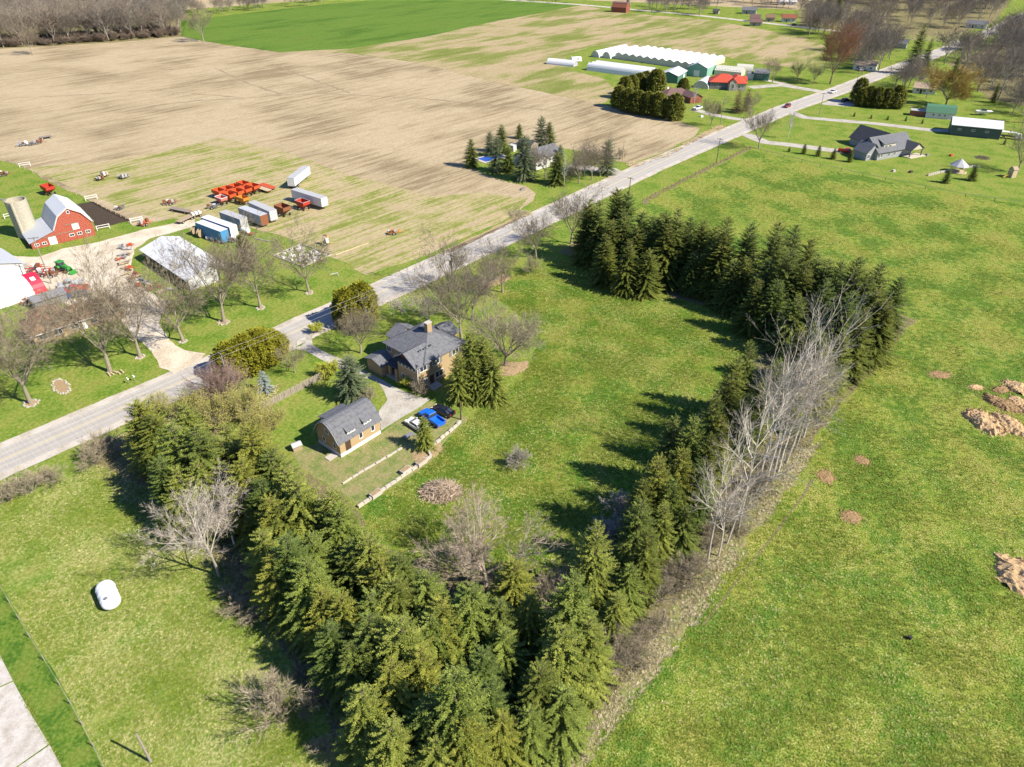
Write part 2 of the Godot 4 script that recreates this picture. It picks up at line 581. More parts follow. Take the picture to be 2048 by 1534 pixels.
func building_materials() -> void:
	var q := 512
	grain = ramp_texture(mixed(q, [[101, 90, 3, 1.0], [102, 8, 3, 0.7]]), q, [[0.2, 0.62, 0.62, 0.62], [0.5, 0.86, 0.86, 0.86], [0.75, 1, 1, 1]])
	streak = ramp_texture(mixed(q, [[103, 120, 3, 1.0, 22.0], [104, 12, 3, 0.6]]), q, [[0.2, 0.6, 0.6, 0.6], [0.45, 0.86, 0.86, 0.86], [0.7, 1, 1, 1]])
	var courses := ramp_texture(mixed(q, [[107, 130, 2, 0.8, 0.25], [108, 60, 3, 0.8], [109, 7, 4, 0.7]]), q, [[0.25, 0.30, 0.30, 0.31], [0.42, 0.58, 0.58, 0.59], [0.52, 0.80, 0.80, 0.80], [0.65, 1, 1, 1]])
	M.brick = surface(0.47, 0.345, 0.195, 0.9, 2.0)
	M.brick_dark = surface(0.34, 0.135, 0.085, 0.9, 2.0)
	M.shingle = surface(0.185, 0.190, 0.205, 0.9, 5.0)
	M.shingle.albedo_texture = courses
	M.dark_shingle = surface(0.085, 0.09, 0.10, 0.9, 5.0)
	M.dark_shingle.albedo_texture = courses
	M.brown_shingle = surface(0.29, 0.18, 0.105, 0.9, 5.0)
	M.brown_shingle.albedo_texture = courses
	M.plum_shingle = surface(0.21, 0.125, 0.115, 0.9, 5.0)
	M.plum_shingle.albedo_texture = courses
	M.tan_shingle = surface(0.50, 0.39, 0.28, 0.9, 5.0)
	M.tan_shingle.albedo_texture = courses
	M.white = mat(0.78, 0.77, 0.75, 0.6)
	M.white_wall = surface(0.80, 0.79, 0.77, 0.7, 4.0)
	M.white_metal = surface(0.70, 0.71, 0.72, 0.45, 5.0, true)
	M.grey_metal = surface(0.50, 0.52, 0.55, 0.5, 5.0, true)
	M.film = surface(0.82, 0.83, 0.84, 0.35, 6.0)
	M.barn_red = surface(1, 1, 1, 0.85, 3.0)
	M.barn_red.albedo_texture = ramp_texture(mixed(q, [[105, 110, 3, 0.8], [106, 9, 4, 1.0]]), q, [[0.3, 0.33, 0.050, 0.032], [0.5, 0.37, 0.065, 0.042], [0.58, 0.36, 0.12, 0.075], [0.68, 0.34, 0.22, 0.15], [0.8, 0.30, 0.23, 0.17]])
	M.weathered = surface(0.30, 0.25, 0.20, 0.95, 2.0, true)
	M.red_wood = surface(0.27, 0.10, 0.06, 0.95, 2.0, true)
	M.silo = surface(0.50, 0.46, 0.36, 0.9, 5.0)
	M.glass = mat(0.035, 0.045, 0.06, 0.12)
	M.glass.metallic_specular = 0.6
	M.dark_wood = mat(0.075, 0.045, 0.03, 0.7)
	M.red_tile = surface(0.56, 0.085, 0.045, 0.75, 2.0)
	M.stone = surface(0.50, 0.46, 0.40, 0.9, 1.5)
	M.slate_wall = surface(0.23, 0.23, 0.235, 0.9, 1.5)
	M.green_wall = surface(0.085, 0.21, 0.165, 0.6, 4.0, true)
	M.mint_wall = surface(0.24, 0.46, 0.37, 0.6, 4.0, true)
	M.dark_green_wall = surface(0.085, 0.125, 0.115, 0.6, 4.0, true)
	M.green_roof = surface(0.085, 0.21, 0.12, 0.6, 4.0, true)
	M.grey_siding = surface(0.36, 0.37, 0.39, 0.7, 3.0)
	M.cream = surface(0.60, 0.54, 0.43, 0.8, 3.0)
	M.beige = surface(0.50, 0.43, 0.33, 0.8, 3.0)
	M.clear_film = mat(0.62, 0.60, 0.50, 0.4)
	M.clear_film.transparency = BaseMaterial3D.TRANSPARENCY_ALPHA
	M.clear_film.albedo_color.a = 0.86
	M.slab = surface(0.55, 0.50, 0.44, 0.9, 2.0)
	M.pole = surface(0.33, 0.29, 0.24, 0.95, 2.0, true)
	M.dark_pole = surface(0.16, 0.13, 0.10, 0.95, 2.0, true)
	M.rubber = mat(0.022, 0.022, 0.024, 0.85)
	M.rim = mat(0.55, 0.55, 0.56, 0.35, 0.6)
	M.steel = surface(0.30, 0.30, 0.31, 0.55, 2.0, false, 0.3)
	M.rust = surface(0.27, 0.105, 0.05, 0.95, 1.2)
	M.red_paint = surface(0.50, 0.050, 0.028, 0.55, 2.0)
	M.orange_paint = surface(0.60, 0.10, 0.03, 0.55, 2.0)
	M.amber_paint = surface(0.62, 0.24, 0.04, 0.55, 2.0)
	M.pink_paint = surface(0.60, 0.20, 0.16, 0.6, 2.0)
	M.tractor_green = surface(0.05, 0.30, 0.055, 0.4, 2.0)
	M.blue_metal = surface(0.07, 0.27, 0.52, 0.5, 4.0, true)
	M.dull_metal = surface(0.46, 0.46, 0.46, 0.55, 4.0, true)
	M.lavender = surface(0.58, 0.60, 0.72, 0.5, 4.0, true)
	M.old_wood = surface(0.40, 0.31, 0.21, 0.95, 2.0, true)
	M.pale_wood = surface(0.56, 0.45, 0.29, 0.95, 2.0, true)
	M.grey_board = surface(0.36, 0.31, 0.25, 0.95, 1.5, true)
	M.yellow = mat(0.62, 0.38, 0.05, 0.6)
	M.tarp_red = mat(0.62, 0.02, 0.05, 0.5)
	M.tarp_white = mat(0.84, 0.84, 0.84, 0.45)
	M.pool_cover = surface(0.035, 0.11, 0.45, 0.4, 2.0)
	M.lamp_red = mat(0.45, 0.02, 0.02, 0.3)
	M.lamp_clear = mat(0.75, 0.75, 0.72, 0.2)

const TURN := Basis(Vector3(0, 0, -1), Vector3(0, 1, 0), Vector3(1, 0, 0))

# walls and roof from a cross-section; along_x: the ridge runs along local x and the section lies across it (0 .. depth away from the front)
func section(o: Node3D, along_x: bool, length: float, outline: Array, wall: Material, slopes: Array, roof: Material, over := 0.4, th := 0.14, base := Vector3.ZERO) -> void:
	var t := Transform3D(TURN, base) if along_x else Transform3D(Basis.IDENTITY, base + Vector3(0, 0, -length))
	if outline.size() > 2:
		var w := MB.new()
		w.prism(ring(outline), 0.0, length, t)
		part("wall", w, wall, o)
	for i in range(0, slopes.size() - 2, 2):
		var a := Vector2(slopes[i], slopes[i + 1])
		var b := Vector2(slopes[i + 2], slopes[i + 3])
		var r := MB.new()
		var lift := Vector3(0, 0.02 + th, 0)
		r.slab(t * (Vector3(a.x, a.y, -over) + lift), t * (Vector3(a.x, a.y, length + over) + lift), t * (Vector3(b.x, b.y, length + over) + lift), t * (Vector3(b.x, b.y, -over) + lift), th)
		part("roof_slope", r, roof, o)

func gable(o: Node3D, along_x: bool, length: float, span: float, hw: float, hp: float, wall: Material, roof: Material, over := 0.4, base := Vector3.ZERO) -> void:
	var k := (hp - hw) / (span * 0.5) * over
	section(o, along_x, length, [0, 0, span, 0, span, hw, span * 0.5, hp, 0, hw], wall, [span + over, hw - k, span * 0.5, hp, -over, hw - k], roof, over, 0.14, base)

func hip(o: Node3D, x0: float, x1: float, z0: float, z1: float, y: float, yp: float, m: Material, over := 0.5, inset := -1.0) -> void:
	x0 -= over; x1 += over; z0 -= over; z1 += over
	var w := x1 - x0
	var d := z1 - z0
	var half := (minf(w, d) * 0.5) if inset < 0.0 else inset
	var p: Vector3
	var q: Vector3
	var a := Vector3(x0, y, z1)
	var b := Vector3(x1, y, z1)
	var c := Vector3(x1, y, z0)
	var e := Vector3(x0, y, z0)
	var r := MB.new()
	if w >= d:
		p = Vector3(x0 + half, yp, (z0 + z1) * 0.5)
		q = Vector3(x1 - half, yp, (z0 + z1) * 0.5)
		r.slab(a, b, q, p, 0.12)
		r.slab(c, e, p, q, 0.12)
		r.slab3(b, c, q, 0.12)
		r.slab3(e, a, p, 0.12)
	else:
		p = Vector3((x0 + x1) * 0.5, yp, z1 - half)
		q = Vector3((x0 + x1) * 0.5, yp, z0 + half)
		r.slab3(a, b, p, 0.12)
		r.slab(b, c, q, p, 0.12)
		r.slab3(c, e, q, 0.12)
		r.slab(e, a, p, q, 0.12)
	part("roof", r, m, o)

func wall_box(o: Node3D, x0: float, x1: float, y0: float, y1: float, z0: float, z1: float, m: Material, called := "wall") -> MeshInstance3D:
	var b := MB.new()
	b.box(Vector3((x0 + x1) * 0.5, (y0 + y1) * 0.5, (z0 + z1) * 0.5), Vector3(x1 - x0, y1 - y0, z1 - z0))
	return part(called, b, m, o)

var cached := {}

func window(o: Node3D, at: Vector3, face: float, w: float, h: float, frame: Material = null) -> void:
	var key := "w%.2f_%.2f" % [w, h]
	if not cached.has(key):
		var f := MB.new()
		f.box(Vector3(-w / 2 + 0.05, 0, 0.03), Vector3(0.1, h, 0.1))
		f.box(Vector3(w / 2 - 0.05, 0, 0.03), Vector3(0.1, h, 0.1))
		f.box(Vector3(0, h / 2 - 0.05, 0.03), Vector3(w - 0.2, 0.1, 0.098))
		f.box(Vector3(0, -h / 2 + 0.05, 0.05), Vector3(w - 0.2, 0.1, 0.14))
		if w > 1.1:
			f.box(Vector3(0, 0, 0.03), Vector3(0.07, h - 0.2, 0.08))
		var g := MB.new()
		g.box(Vector3(0, 0, 0.015), Vector3(w - 0.2, h - 0.2, 0.04))
		cached[key] = [f.mesh(), g.mesh()]
	var p := put("window", cached[key][0], M.white if frame == null else frame, o)
	p.position = at
	p.rotation.y = face
	put("pane", cached[key][1], M.glass, p)

func door(o: Node3D, at: Vector3, face: float, w: float, h: float, m: Material) -> void:
	var key := "d%.2f_%.2f" % [w, h]
	if not cached.has(key):
		var f := MB.new()
		f.box(Vector3(0, h / 2, 0.03), Vector3(w, h, 0.08))
		var k := MB.new()
		k.box(Vector3(w * 0.38, h * 0.48, 0.1), Vector3(0.08, 0.14, 0.08))
		cached[key] = [f.mesh(), k.mesh()]
	var p := put("door", cached[key][0], m, o)
	p.position = at
	p.rotation.y = face
	put("handle", cached[key][1], M.steel, p)

const FRONT := 0.0
const RIGHT := PI / 2
const BACK := PI
const LEFT := -PI / 2

func half_round(span: float, h: float, k := 12) -> Array:
	var out := []
	for i in k + 1:
		var a := PI * i / k
		out.append(span * 0.5 + cos(a) * span * 0.5)
		out.append(sin(a) * h)
	return out

func quonset(o: Node3D, along_x: bool, length: float, span: float, h: float, skin: Material, ends: Material, base := Vector3.ZERO) -> void:
	var pts := half_round(span, h)
	var t := Transform3D(TURN, base) if along_x else Transform3D(Basis.IDENTITY, base + Vector3(0, 0, -length))
	var r := MB.new()
	for i in range(0, pts.size() - 2, 2):
		var a := Vector3(pts[i], pts[i + 1], 0)
		var b := Vector3(pts[i + 2], pts[i + 3], 0)
		r.slab(t * a, t * (a + Vector3(0, 0, length)), t * (b + Vector3(0, 0, length)), t * b, 0.05)
	part("skin", r, skin, o)
	var e := MB.new()
	var inner := []
	for i in range(0, pts.size(), 2):
		inner.append(span * 0.5 + (pts[i] - span * 0.5) * 0.97)
		inner.append(pts[i + 1] * 0.97)
	e.prism(ring(inner), 0.15, 0.22, t)
	part("end_wall", e, ends, o)
	var e2 := MB.new()
	e2.prism(ring(inner), length - 0.22, length - 0.15, t)
	part("end_wall", e2, ends, o)
	for i in [1, 2, 3]:
		for z in [0.1, length - 0.1]:
			var hb := MB.new()
			var a: float = PI * i / 4.0
			hb.box(t * Vector3(span * 0.5 + cos(a) * span * 0.47, sin(a) * h * 0.47, z), Vector3(0.08, sin(a) * h * 0.94, 0.08))
			part("end_post", hb, M.white, o)

func structures() -> void:
	brick_house()
	brick_garage()
	barn()
	farm_sheds()
	bungalows()
	greenhouses()
	far_houses()

func brick_house() -> void:
	var o := thing("brick_house", "two-storey yellow brick house with grey cross-gabled roof and chimney", "house", Vector3(-18.38, 0, -115.13), deg_to_rad(48.2))
	wall_box(o, 2.2, 12.5, 0, 6.1, -11.5, 0, M.brick)
	wall_box(o, 0.1, 2.2, 0, 6.1, -5.9, -0.003, M.brick, "front_bay")
	hip(o, 2.2, 12.5, -11.5, 0, 6.1, 9.2, M.shingle, 0.7, 5.2)
	var deck := MB.new()
	deck.box(Vector3(7.6, 9.0, -6.2), Vector3(1.4, 0.3, 1.4))
	part("roof_deck", deck, M.dark_shingle, o)
	# front gable over the bay
	var k := 2.4 / 2.95
	var g := MB.new()
	var y := 6.15
	for s in [0, 1]:
		var z0: float = 0.55 if s == 0 else -6.45
		var a := Vector3(-0.7, y - 0.35, z0)
		var b := Vector3(5.0, y - 0.35, z0)
		var c := Vector3(5.0, y + 2.0, -2.95)
		var d := Vector3(-0.7, y + 2.0, -2.95)
		if s == 0:
			g.slab(a, b, c, d, 0.12)
		else:
			g.slab(b, a, d, c, 0.12)
	part("front_gable_roof", g, M.shingle, o)
	var ped := MB.new()
	ped.tri(Vector3(0.05, 6.1, 0), Vector3(0.05, 7.95, -2.95), Vector3(0.05, 6.1, -5.9))
	part("pediment", ped, M.red_wood, o)
	var pent := MB.new()
	pent.slab(Vector3(-0.75, 5.75, -6.3), Vector3(-0.75, 5.75, 0.4), Vector3(0.1, 6.45, 0.4), Vector3(0.1, 6.45, -6.3), 0.1)
	part("pent_roof", pent, M.dark_shingle, o)
	# side and back wings
	gable(o, false, 2.6, 5.6, 5.5, 6.9, M.brick, M.shingle, 0.4, Vector3(4.8, 0, -11.6))
	gable(o, true, 3.0, 5.0, 5.6, 6.9, M.brick, M.shingle, 0.4, Vector3(12.4, 0, -4.4))
	# porch at the front, left of the bay
	wall_box(o, -0.2, 2.2, 2.9, 3.1, -13.2, -6.0, M.dark_shingle, "porch_roof")
	wall_box(o, -0.4, 2.2, 0.02, 0.5, -13.0, -6.0, M.stone, "porch_floor")
	for z in [-12.8, -10.6, -8.4, -6.3]:
		wall_box(o, -0.3, 0.2, 0.5, 2.9, z - 0.25, z + 0.25, M.brick, "porch_pillar")
	gable(o, true, 3.4, 4.6, 2.7, 3.4, M.brick, M.shingle, 0.5, Vector3(-1.2, 0, -9.6))
	for z in [-7.4, -10.9]:
		window(o, Vector3(2.2, 4.8, z), LEFT, 1.4, 1.3)
	for i in 5:
		window(o, Vector3(0.1, 5.0, -0.9 - i * 1.02), LEFT, 0.92, 1.15)
	window(o, Vector3(0.1, 1.9, -1.8), LEFT, 1.3, 1.6)
	window(o, Vector3(0.1, 1.9, -4.2), LEFT, 1.3, 1.6)
	for x in [1.6, 5.0, 10.3]:
		window(o, Vector3(x, 4.9, 0), FRONT, 1.9, 1.25)
		var sh := MB.new()
		sh.box(Vector3(x - 1.3, 4.9, 0.05), Vector3(0.55, 1.4, 0.08))
		part("shutter", sh, M.slate_wall, o)
		var sh2 := MB.new()
		sh2.box(Vector3(x + 1.3, 4.9, 0.05), Vector3(0.55, 1.4, 0.08))
		part("shutter", sh2, M.slate_wall, o)
	window(o, Vector3(1.9, 1.7, 0), FRONT, 1.2, 1.5)
	window(o, Vector3(5.6, 1.9, 0), FRONT, 2.2, 1.5)
	door(o, Vector3(3.6, 0.3, 0), FRONT, 1.0, 2.1, M.dark_wood)
	var ch := MB.new()
	ch.box(Vector3(7.6, 9.6, -4.6), Vector3(1.2, 2.6, 0.9))
	var cho := part("chimney", ch, M.brick, o)
	var cap := MB.new()
	cap.box(Vector3(7.6, 10.96, -4.6), Vector3(1.4, 0.14, 1.1))
	part("cap", cap, M.slab, cho)
	for x in [2.6, 3.9, 5.2]:
		var v := MB.new()
		v.box(Vector3(x, 8.0, -1.55), Vector3(0.3, 0.24, 0.3))
		part("roof_vent", v, M.dark_shingle, o)
	var dp := MB.new()
	dp.tube(Vector3(0.0, 0.1, 0.12), Vector3(0.0, 5.9, 0.12), 0.06, 0.06, 6)
	part("downpipe", dp, M.white, o)
	for i in 4:
		wall_box(o, 2.4, 4.9, 0, 0.45 - i * 0.11, 0.05 + i * 0.4, 0.45 + i * 0.4, M.slab, "step")

func brick_garage() -> void:
	var o := thing("brick_garage", "small yellow brick coach house with curved grey roof and two dormers", "garage", Vector3(-29.7, 0, -95.37), deg_to_rad(49.5))
	var L := 8.9
	var D := 6.3
	wall_box(o, -0.05, L + 0.05, 0, 0.75, -D - 0.05, 0.05, M.white_wall, "plinth")
	var prof := [0.0, 0.75, D, 0.75, D, 3.3, D - 0.55, 4.35, D - 1.4, 5.3, D - 2.35, 5.95, D * 0.5, 6.15, 2.35, 5.95, 1.4, 5.3, 0.55, 4.35, 0.0, 3.3]
	var slopes := [D + 0.5, 2.95, D, 3.42, D - 0.55, 4.35, D - 1.4, 5.3, D - 2.35, 5.95, D * 0.5, 6.15, 2.35, 5.95, 1.4, 5.3, 0.55, 4.35, 0.0, 3.42, -0.5, 2.95]
	section(o, true, L, prof, M.brick, slopes, M.shingle, 0.35, 0.1)
	# bargeboard along the near gable
	var bb := MB.new()
	for i in range(0, slopes.size() - 2, 2):
		bb.tube(Vector3(-0.38, slopes[i + 1] + 0.05, -slopes[i]), Vector3(-0.38, slopes[i + 3] + 0.05, -slopes[i + 2]), 0.09, 0.09, 4)
	part("bargeboard", bb, M.grey_metal, o)
	for x in [2.0, 5.6]:
		var d := MB.new()
		d.hull(3.75, x, x + 1.7, -1.6, -0.05, 4.45, x, x + 1.7, -1.6, -0.05)
		part("dormer", d, M.white, o)
		var r := MB.new()
		r.slab(Vector3(x - 0.2, 4.5, 0.25), Vector3(x + 1.9, 4.5, 0.25), Vector3(x + 1.9, 5.75, -2.2), Vector3(x - 0.2, 5.75, -2.2), 0.1)
		part("dormer_roof", r, M.shingle, o)
		for u in [0.5, 1.2]:
			window(o, Vector3(x + u, 4.12, -0.05), FRONT, 0.5, 0.42)
	var sd := MB.new()
	sd.slab(Vector3(6.3, 4.75, -D - 0.9), Vector3(1.2, 4.75, -D - 0.9), Vector3(1.2, 5.98, -3.4), Vector3(6.3, 5.98, -3.4), 0.12)
	part("shed_dormer_roof", sd, M.shingle, o)
	wall_box(o, 1.5, 6.0, 3.2, 4.75, -D - 0.5, -D + 1.2, M.white_wall, "shed_dormer")
	door(o, Vector3(1.75, 0.75, 0.0), FRONT, 1.1, 2.05, M.dark_wood)
	for x in [4.6, 7.3]:
		window(o, Vector3(x, 2.3, 0), FRONT, 0.85, 1.5)
	window(o, Vector3(0, 1.9, -1.4), LEFT, 0.75, 1.2)
	window(o, Vector3(0, 1.9, -4.4), LEFT, 0.75, 1.2)
	window(o, Vector3(0, 4.2, -3.15), LEFT, 1.1, 1.1)
	var dp := MB.new()
	dp.tube(Vector3(L + 0.1, 0.1, 0.1), Vector3(L + 0.1, 3.2, 0.1), 0.05, 0.05, 6)
	part("downpipe", dp, M.steel, o)
	var step := single("step_slab", slab_box(2.6, 0.16, 1.4), M.slab, "concrete landing slab at the foot of the coach house gable", "slab", Vector3(-31.25, 0, -95.77), deg_to_rad(49.5))

func slab_box(x: float, y: float, z: float) -> MB:
	var b := MB.new()
	b.box(Vector3(0, y / 2, 0), Vector3(x, y, z))
	return b

func barn() -> void:
	var o := thing("red_barn", "weathered red barn with white gambrel metal roof and grey lean-to", "barn", Vector3(-133.48, 0, -185.07), deg_to_rad(40.0))
	var depth := 14.0
	section(o, false, depth, [6.4, 0, 16.3, 0, 16.3, 4.4, 14.3, 7.4, 11.35, 9.3, 8.4, 7.4, 6.4, 4.0], M.barn_red, [16.75, 3.9, 14.35, 7.45, 11.35, 9.35], M.white_metal, 0.35, 0.1)
	section(o, false, depth, [], M.barn_red, [11.35, 9.35, 8.35, 7.45], M.white_metal, 0.35, 0.1)
	section(o, false, depth, [], M.barn_red, [8.35, 7.45, 6.3, 4.0], M.grey_metal, 0.35, 0.1)
	section(o, false, depth - 0.3, [0, 0, 6.38, 0, 6.38, 3.7, 0, 1.7], M.barn_red, [6.38, 3.75, -0.4, 1.62], M.grey_metal, 0.3, 0.1)
	window(o, Vector3(11.35, 8.1, 0), FRONT, 0.8, 0.9)
	for x in [10.4, 12.4, 14.6]:
		window(o, Vector3(x, 1.6, 0), FRONT, 1.3, 0.9)
	for x in [1.3, 3.2]:
		window(o, Vector3(x, 1.0, 0), FRONT, 1.2, 0.8)
	door(o, Vector3(12.0, 2.9, 0), FRONT, 1.7, 1.7, M.white)
	door(o, Vector3(5.4, 0.1, 0), FRONT, 1.9, 2.2, M.white)
	door(o, Vector3(8.6, 0.1, 0), FRONT, 2.6, 2.4, M.barn_red)
	for r in [[8.2, 2.65, 4.2], [11.0, 4.75, 3.6], [4.6, 2.5, 3.2]]:
		var b := MB.new()
		b.box(Vector3(r[0] + r[2] * 0.5 - 1.4, r[1], 0.1), Vector3(r[2], 0.14, 0.12))
		part("door_rail", b, M.weathered, o)
	# trim up the gable
	var tr := MB.new()
	var edge := [16.35, 4.35, 14.35, 7.38, 11.35, 9.28, 8.35, 7.38, 6.4, 4.0]
	for i in range(0, edge.size() - 2, 2):
		tr.tube(Vector3(edge[i], edge[i + 1], 0.37), Vector3(edge[i + 2], edge[i + 3], 0.37), 0.09, 0.09, 4)
	part("trim", tr, M.white, o)
	var s := thing("silo", "open-topped concrete stave silo standing behind the red barn", "silo", Vector3(-140.48, 0, -195.52), 0.4)
	var b := MB.new()
	var k := 32
	var hh := 10.6
	for i in k:
		var a := TAU * i / k
		var c := TAU * (i + 1) / k
		var p := Vector3(cos(a), 0, -sin(a))
		var q := Vector3(cos(c), 0, -sin(c))
		b.quad(p * 2.75, q * 2.75, q * 2.75 + Vector3(0, hh, 0), p * 2.75 + Vector3(0, hh, 0))
		b.quad(q * 2.5, p * 2.5, p * 2.5 + Vector3(0, hh, 0), q * 2.5 + Vector3(0, hh, 0))
		b.quad(p * 2.75 + Vector3(0, hh, 0), q * 2.75 + Vector3(0, hh, 0), q * 2.5 + Vector3(0, hh, 0), p * 2.5 + Vector3(0, hh, 0))
	part("shell", b, M.silo, s)
	for i in 13:
		var hoop := MB.new()
		for j in k:
			var a := TAU * j / k
			var c := TAU * (j + 1) / k
			hoop.tube(Vector3(cos(a) * 2.76, 0.5 + i * 0.8, sin(a) * 2.76), Vector3(cos(c) * 2.76, 0.5 + i * 0.8, sin(c) * 2.76), 0.022, 0.022, 3, false)
		part("hoop", hoop, M.dull_metal, s)
	var ch := MB.new()
	ch.tube(Vector3(-0.6, 0, 2.9), Vector3(-0.6, hh, 2.9), 0.42, 0.42, 10)
	part("chute", ch, M.silo, s)
	var pipe := MB.new()
	pipe.tube(Vector3(-2.6, hh - 0.2, 0.8), Vector3(-2.9, hh + 0.9, 0.8), 0.16, 0.16, 6)
	pipe.tube(Vector3(-2.9, hh + 0.9, 0.8), Vector3(-1.9, hh + 0.5, 1.0), 0.16, 0.2, 6)
	part("filler_pipe", pipe, M.steel, s)

func farm_sheds() -> void:
	var o := thing("machine_shed", "long open-sided machine shed with dented white metal roof", "shed", Vector3(-80.11, 0, -159.77), deg_to_rad(46.0))
	# ridge runs away from the road; the left side stands open on posts
	var D := 27.0
	section(o, false, D, [], M.white_metal, [10.6, 3.2, 6.0, 4.6], M.white_metal, 0.4, 0.08)
	section(o, false, D, [], M.white_metal, [6.0, 4.6, -0.6, 2.7], M.white_metal, 0.4, 0.08)
	var gw := MB.new()
	gw.prism(ring([0, 0, 7.6, 0, 7.6, 4.05, 6.0, 4.5, 0, 2.8]), -0.12, 0.0)
	part("end_wall", gw, M.white_metal, o)
	wall_box(o, 10.0, 10.15, 0, 3.1, -D, -7.0, M.red_wood, "back_wall")
	wall_box(o, 7.7, 10.0, 0.0, 3.0, -7.1, -7.0, M.red_wood, "partition")
	wall_box(o, 0.1, 10.0, 0.0, 2.7, -D, -D + 0.12, M.weathered, "far_wall")
	for i in 8:
		wall_box(o, 0.0, 0.22, 0, 2.75, -D + 0.3 + i * 3.75, -D + 0.52 + i * 3.75, M.weathered, "post")
	wall_box(o, -0.05, 0.05, 2.45, 2.7, -D, 0, M.weathered, "beam")
	var w := thing("white_shed", "white walled farm shed with grey metal roof beside the striped hoop tent", "shed", Vector3(-133.51, 0, -157.32), deg_to_rad(50.8))
	gable(w, false, 14.0, 13.5, 3.4, 5.6, M.white_wall, M.grey_metal, 0.4, Vector3(0, 0, -1.0))
	var t := thing("hoop_tent", "white fabric hoop tent with a broad red end band", "tent", Vector3(-127.06, 0, -143.46), deg_to_rad(51.0))
	var span := 9.0
	var pts := half_round(span, 4.2, 14)
	for e in [[-12.0, 16.6, M.tarp_white], [16.6, 19.4, M.tarp_red]]:
		var r := MB.new()
		var tt := Transform3D(TURN, Vector3.ZERO)
		for i in range(0, pts.size() - 2, 2):
			var a := Vector3(pts[i], pts[i + 1], 0)
			var b := Vector3(pts[i + 2], pts[i + 3], 0)
			r.slab(tt * (a + Vector3(0, 0, e[0])), tt * (a + Vector3(0, 0, e[1])), tt * (b + Vector3(0, 0, e[1])), tt * (b + Vector3(0, 0, e[0])), 0.06)
		part("cover", r, e[2], t)
	var logo := MB.new()
	logo.slab(Vector3(17.4, 3.42, -1.75), Vector3(18.4, 3.42, -1.75), Vector3(18.4, 3.98, -2.75), Vector3(17.4, 3.98, -2.75), 0.02)
	part("white_mark", logo, M.tarp_white, t)

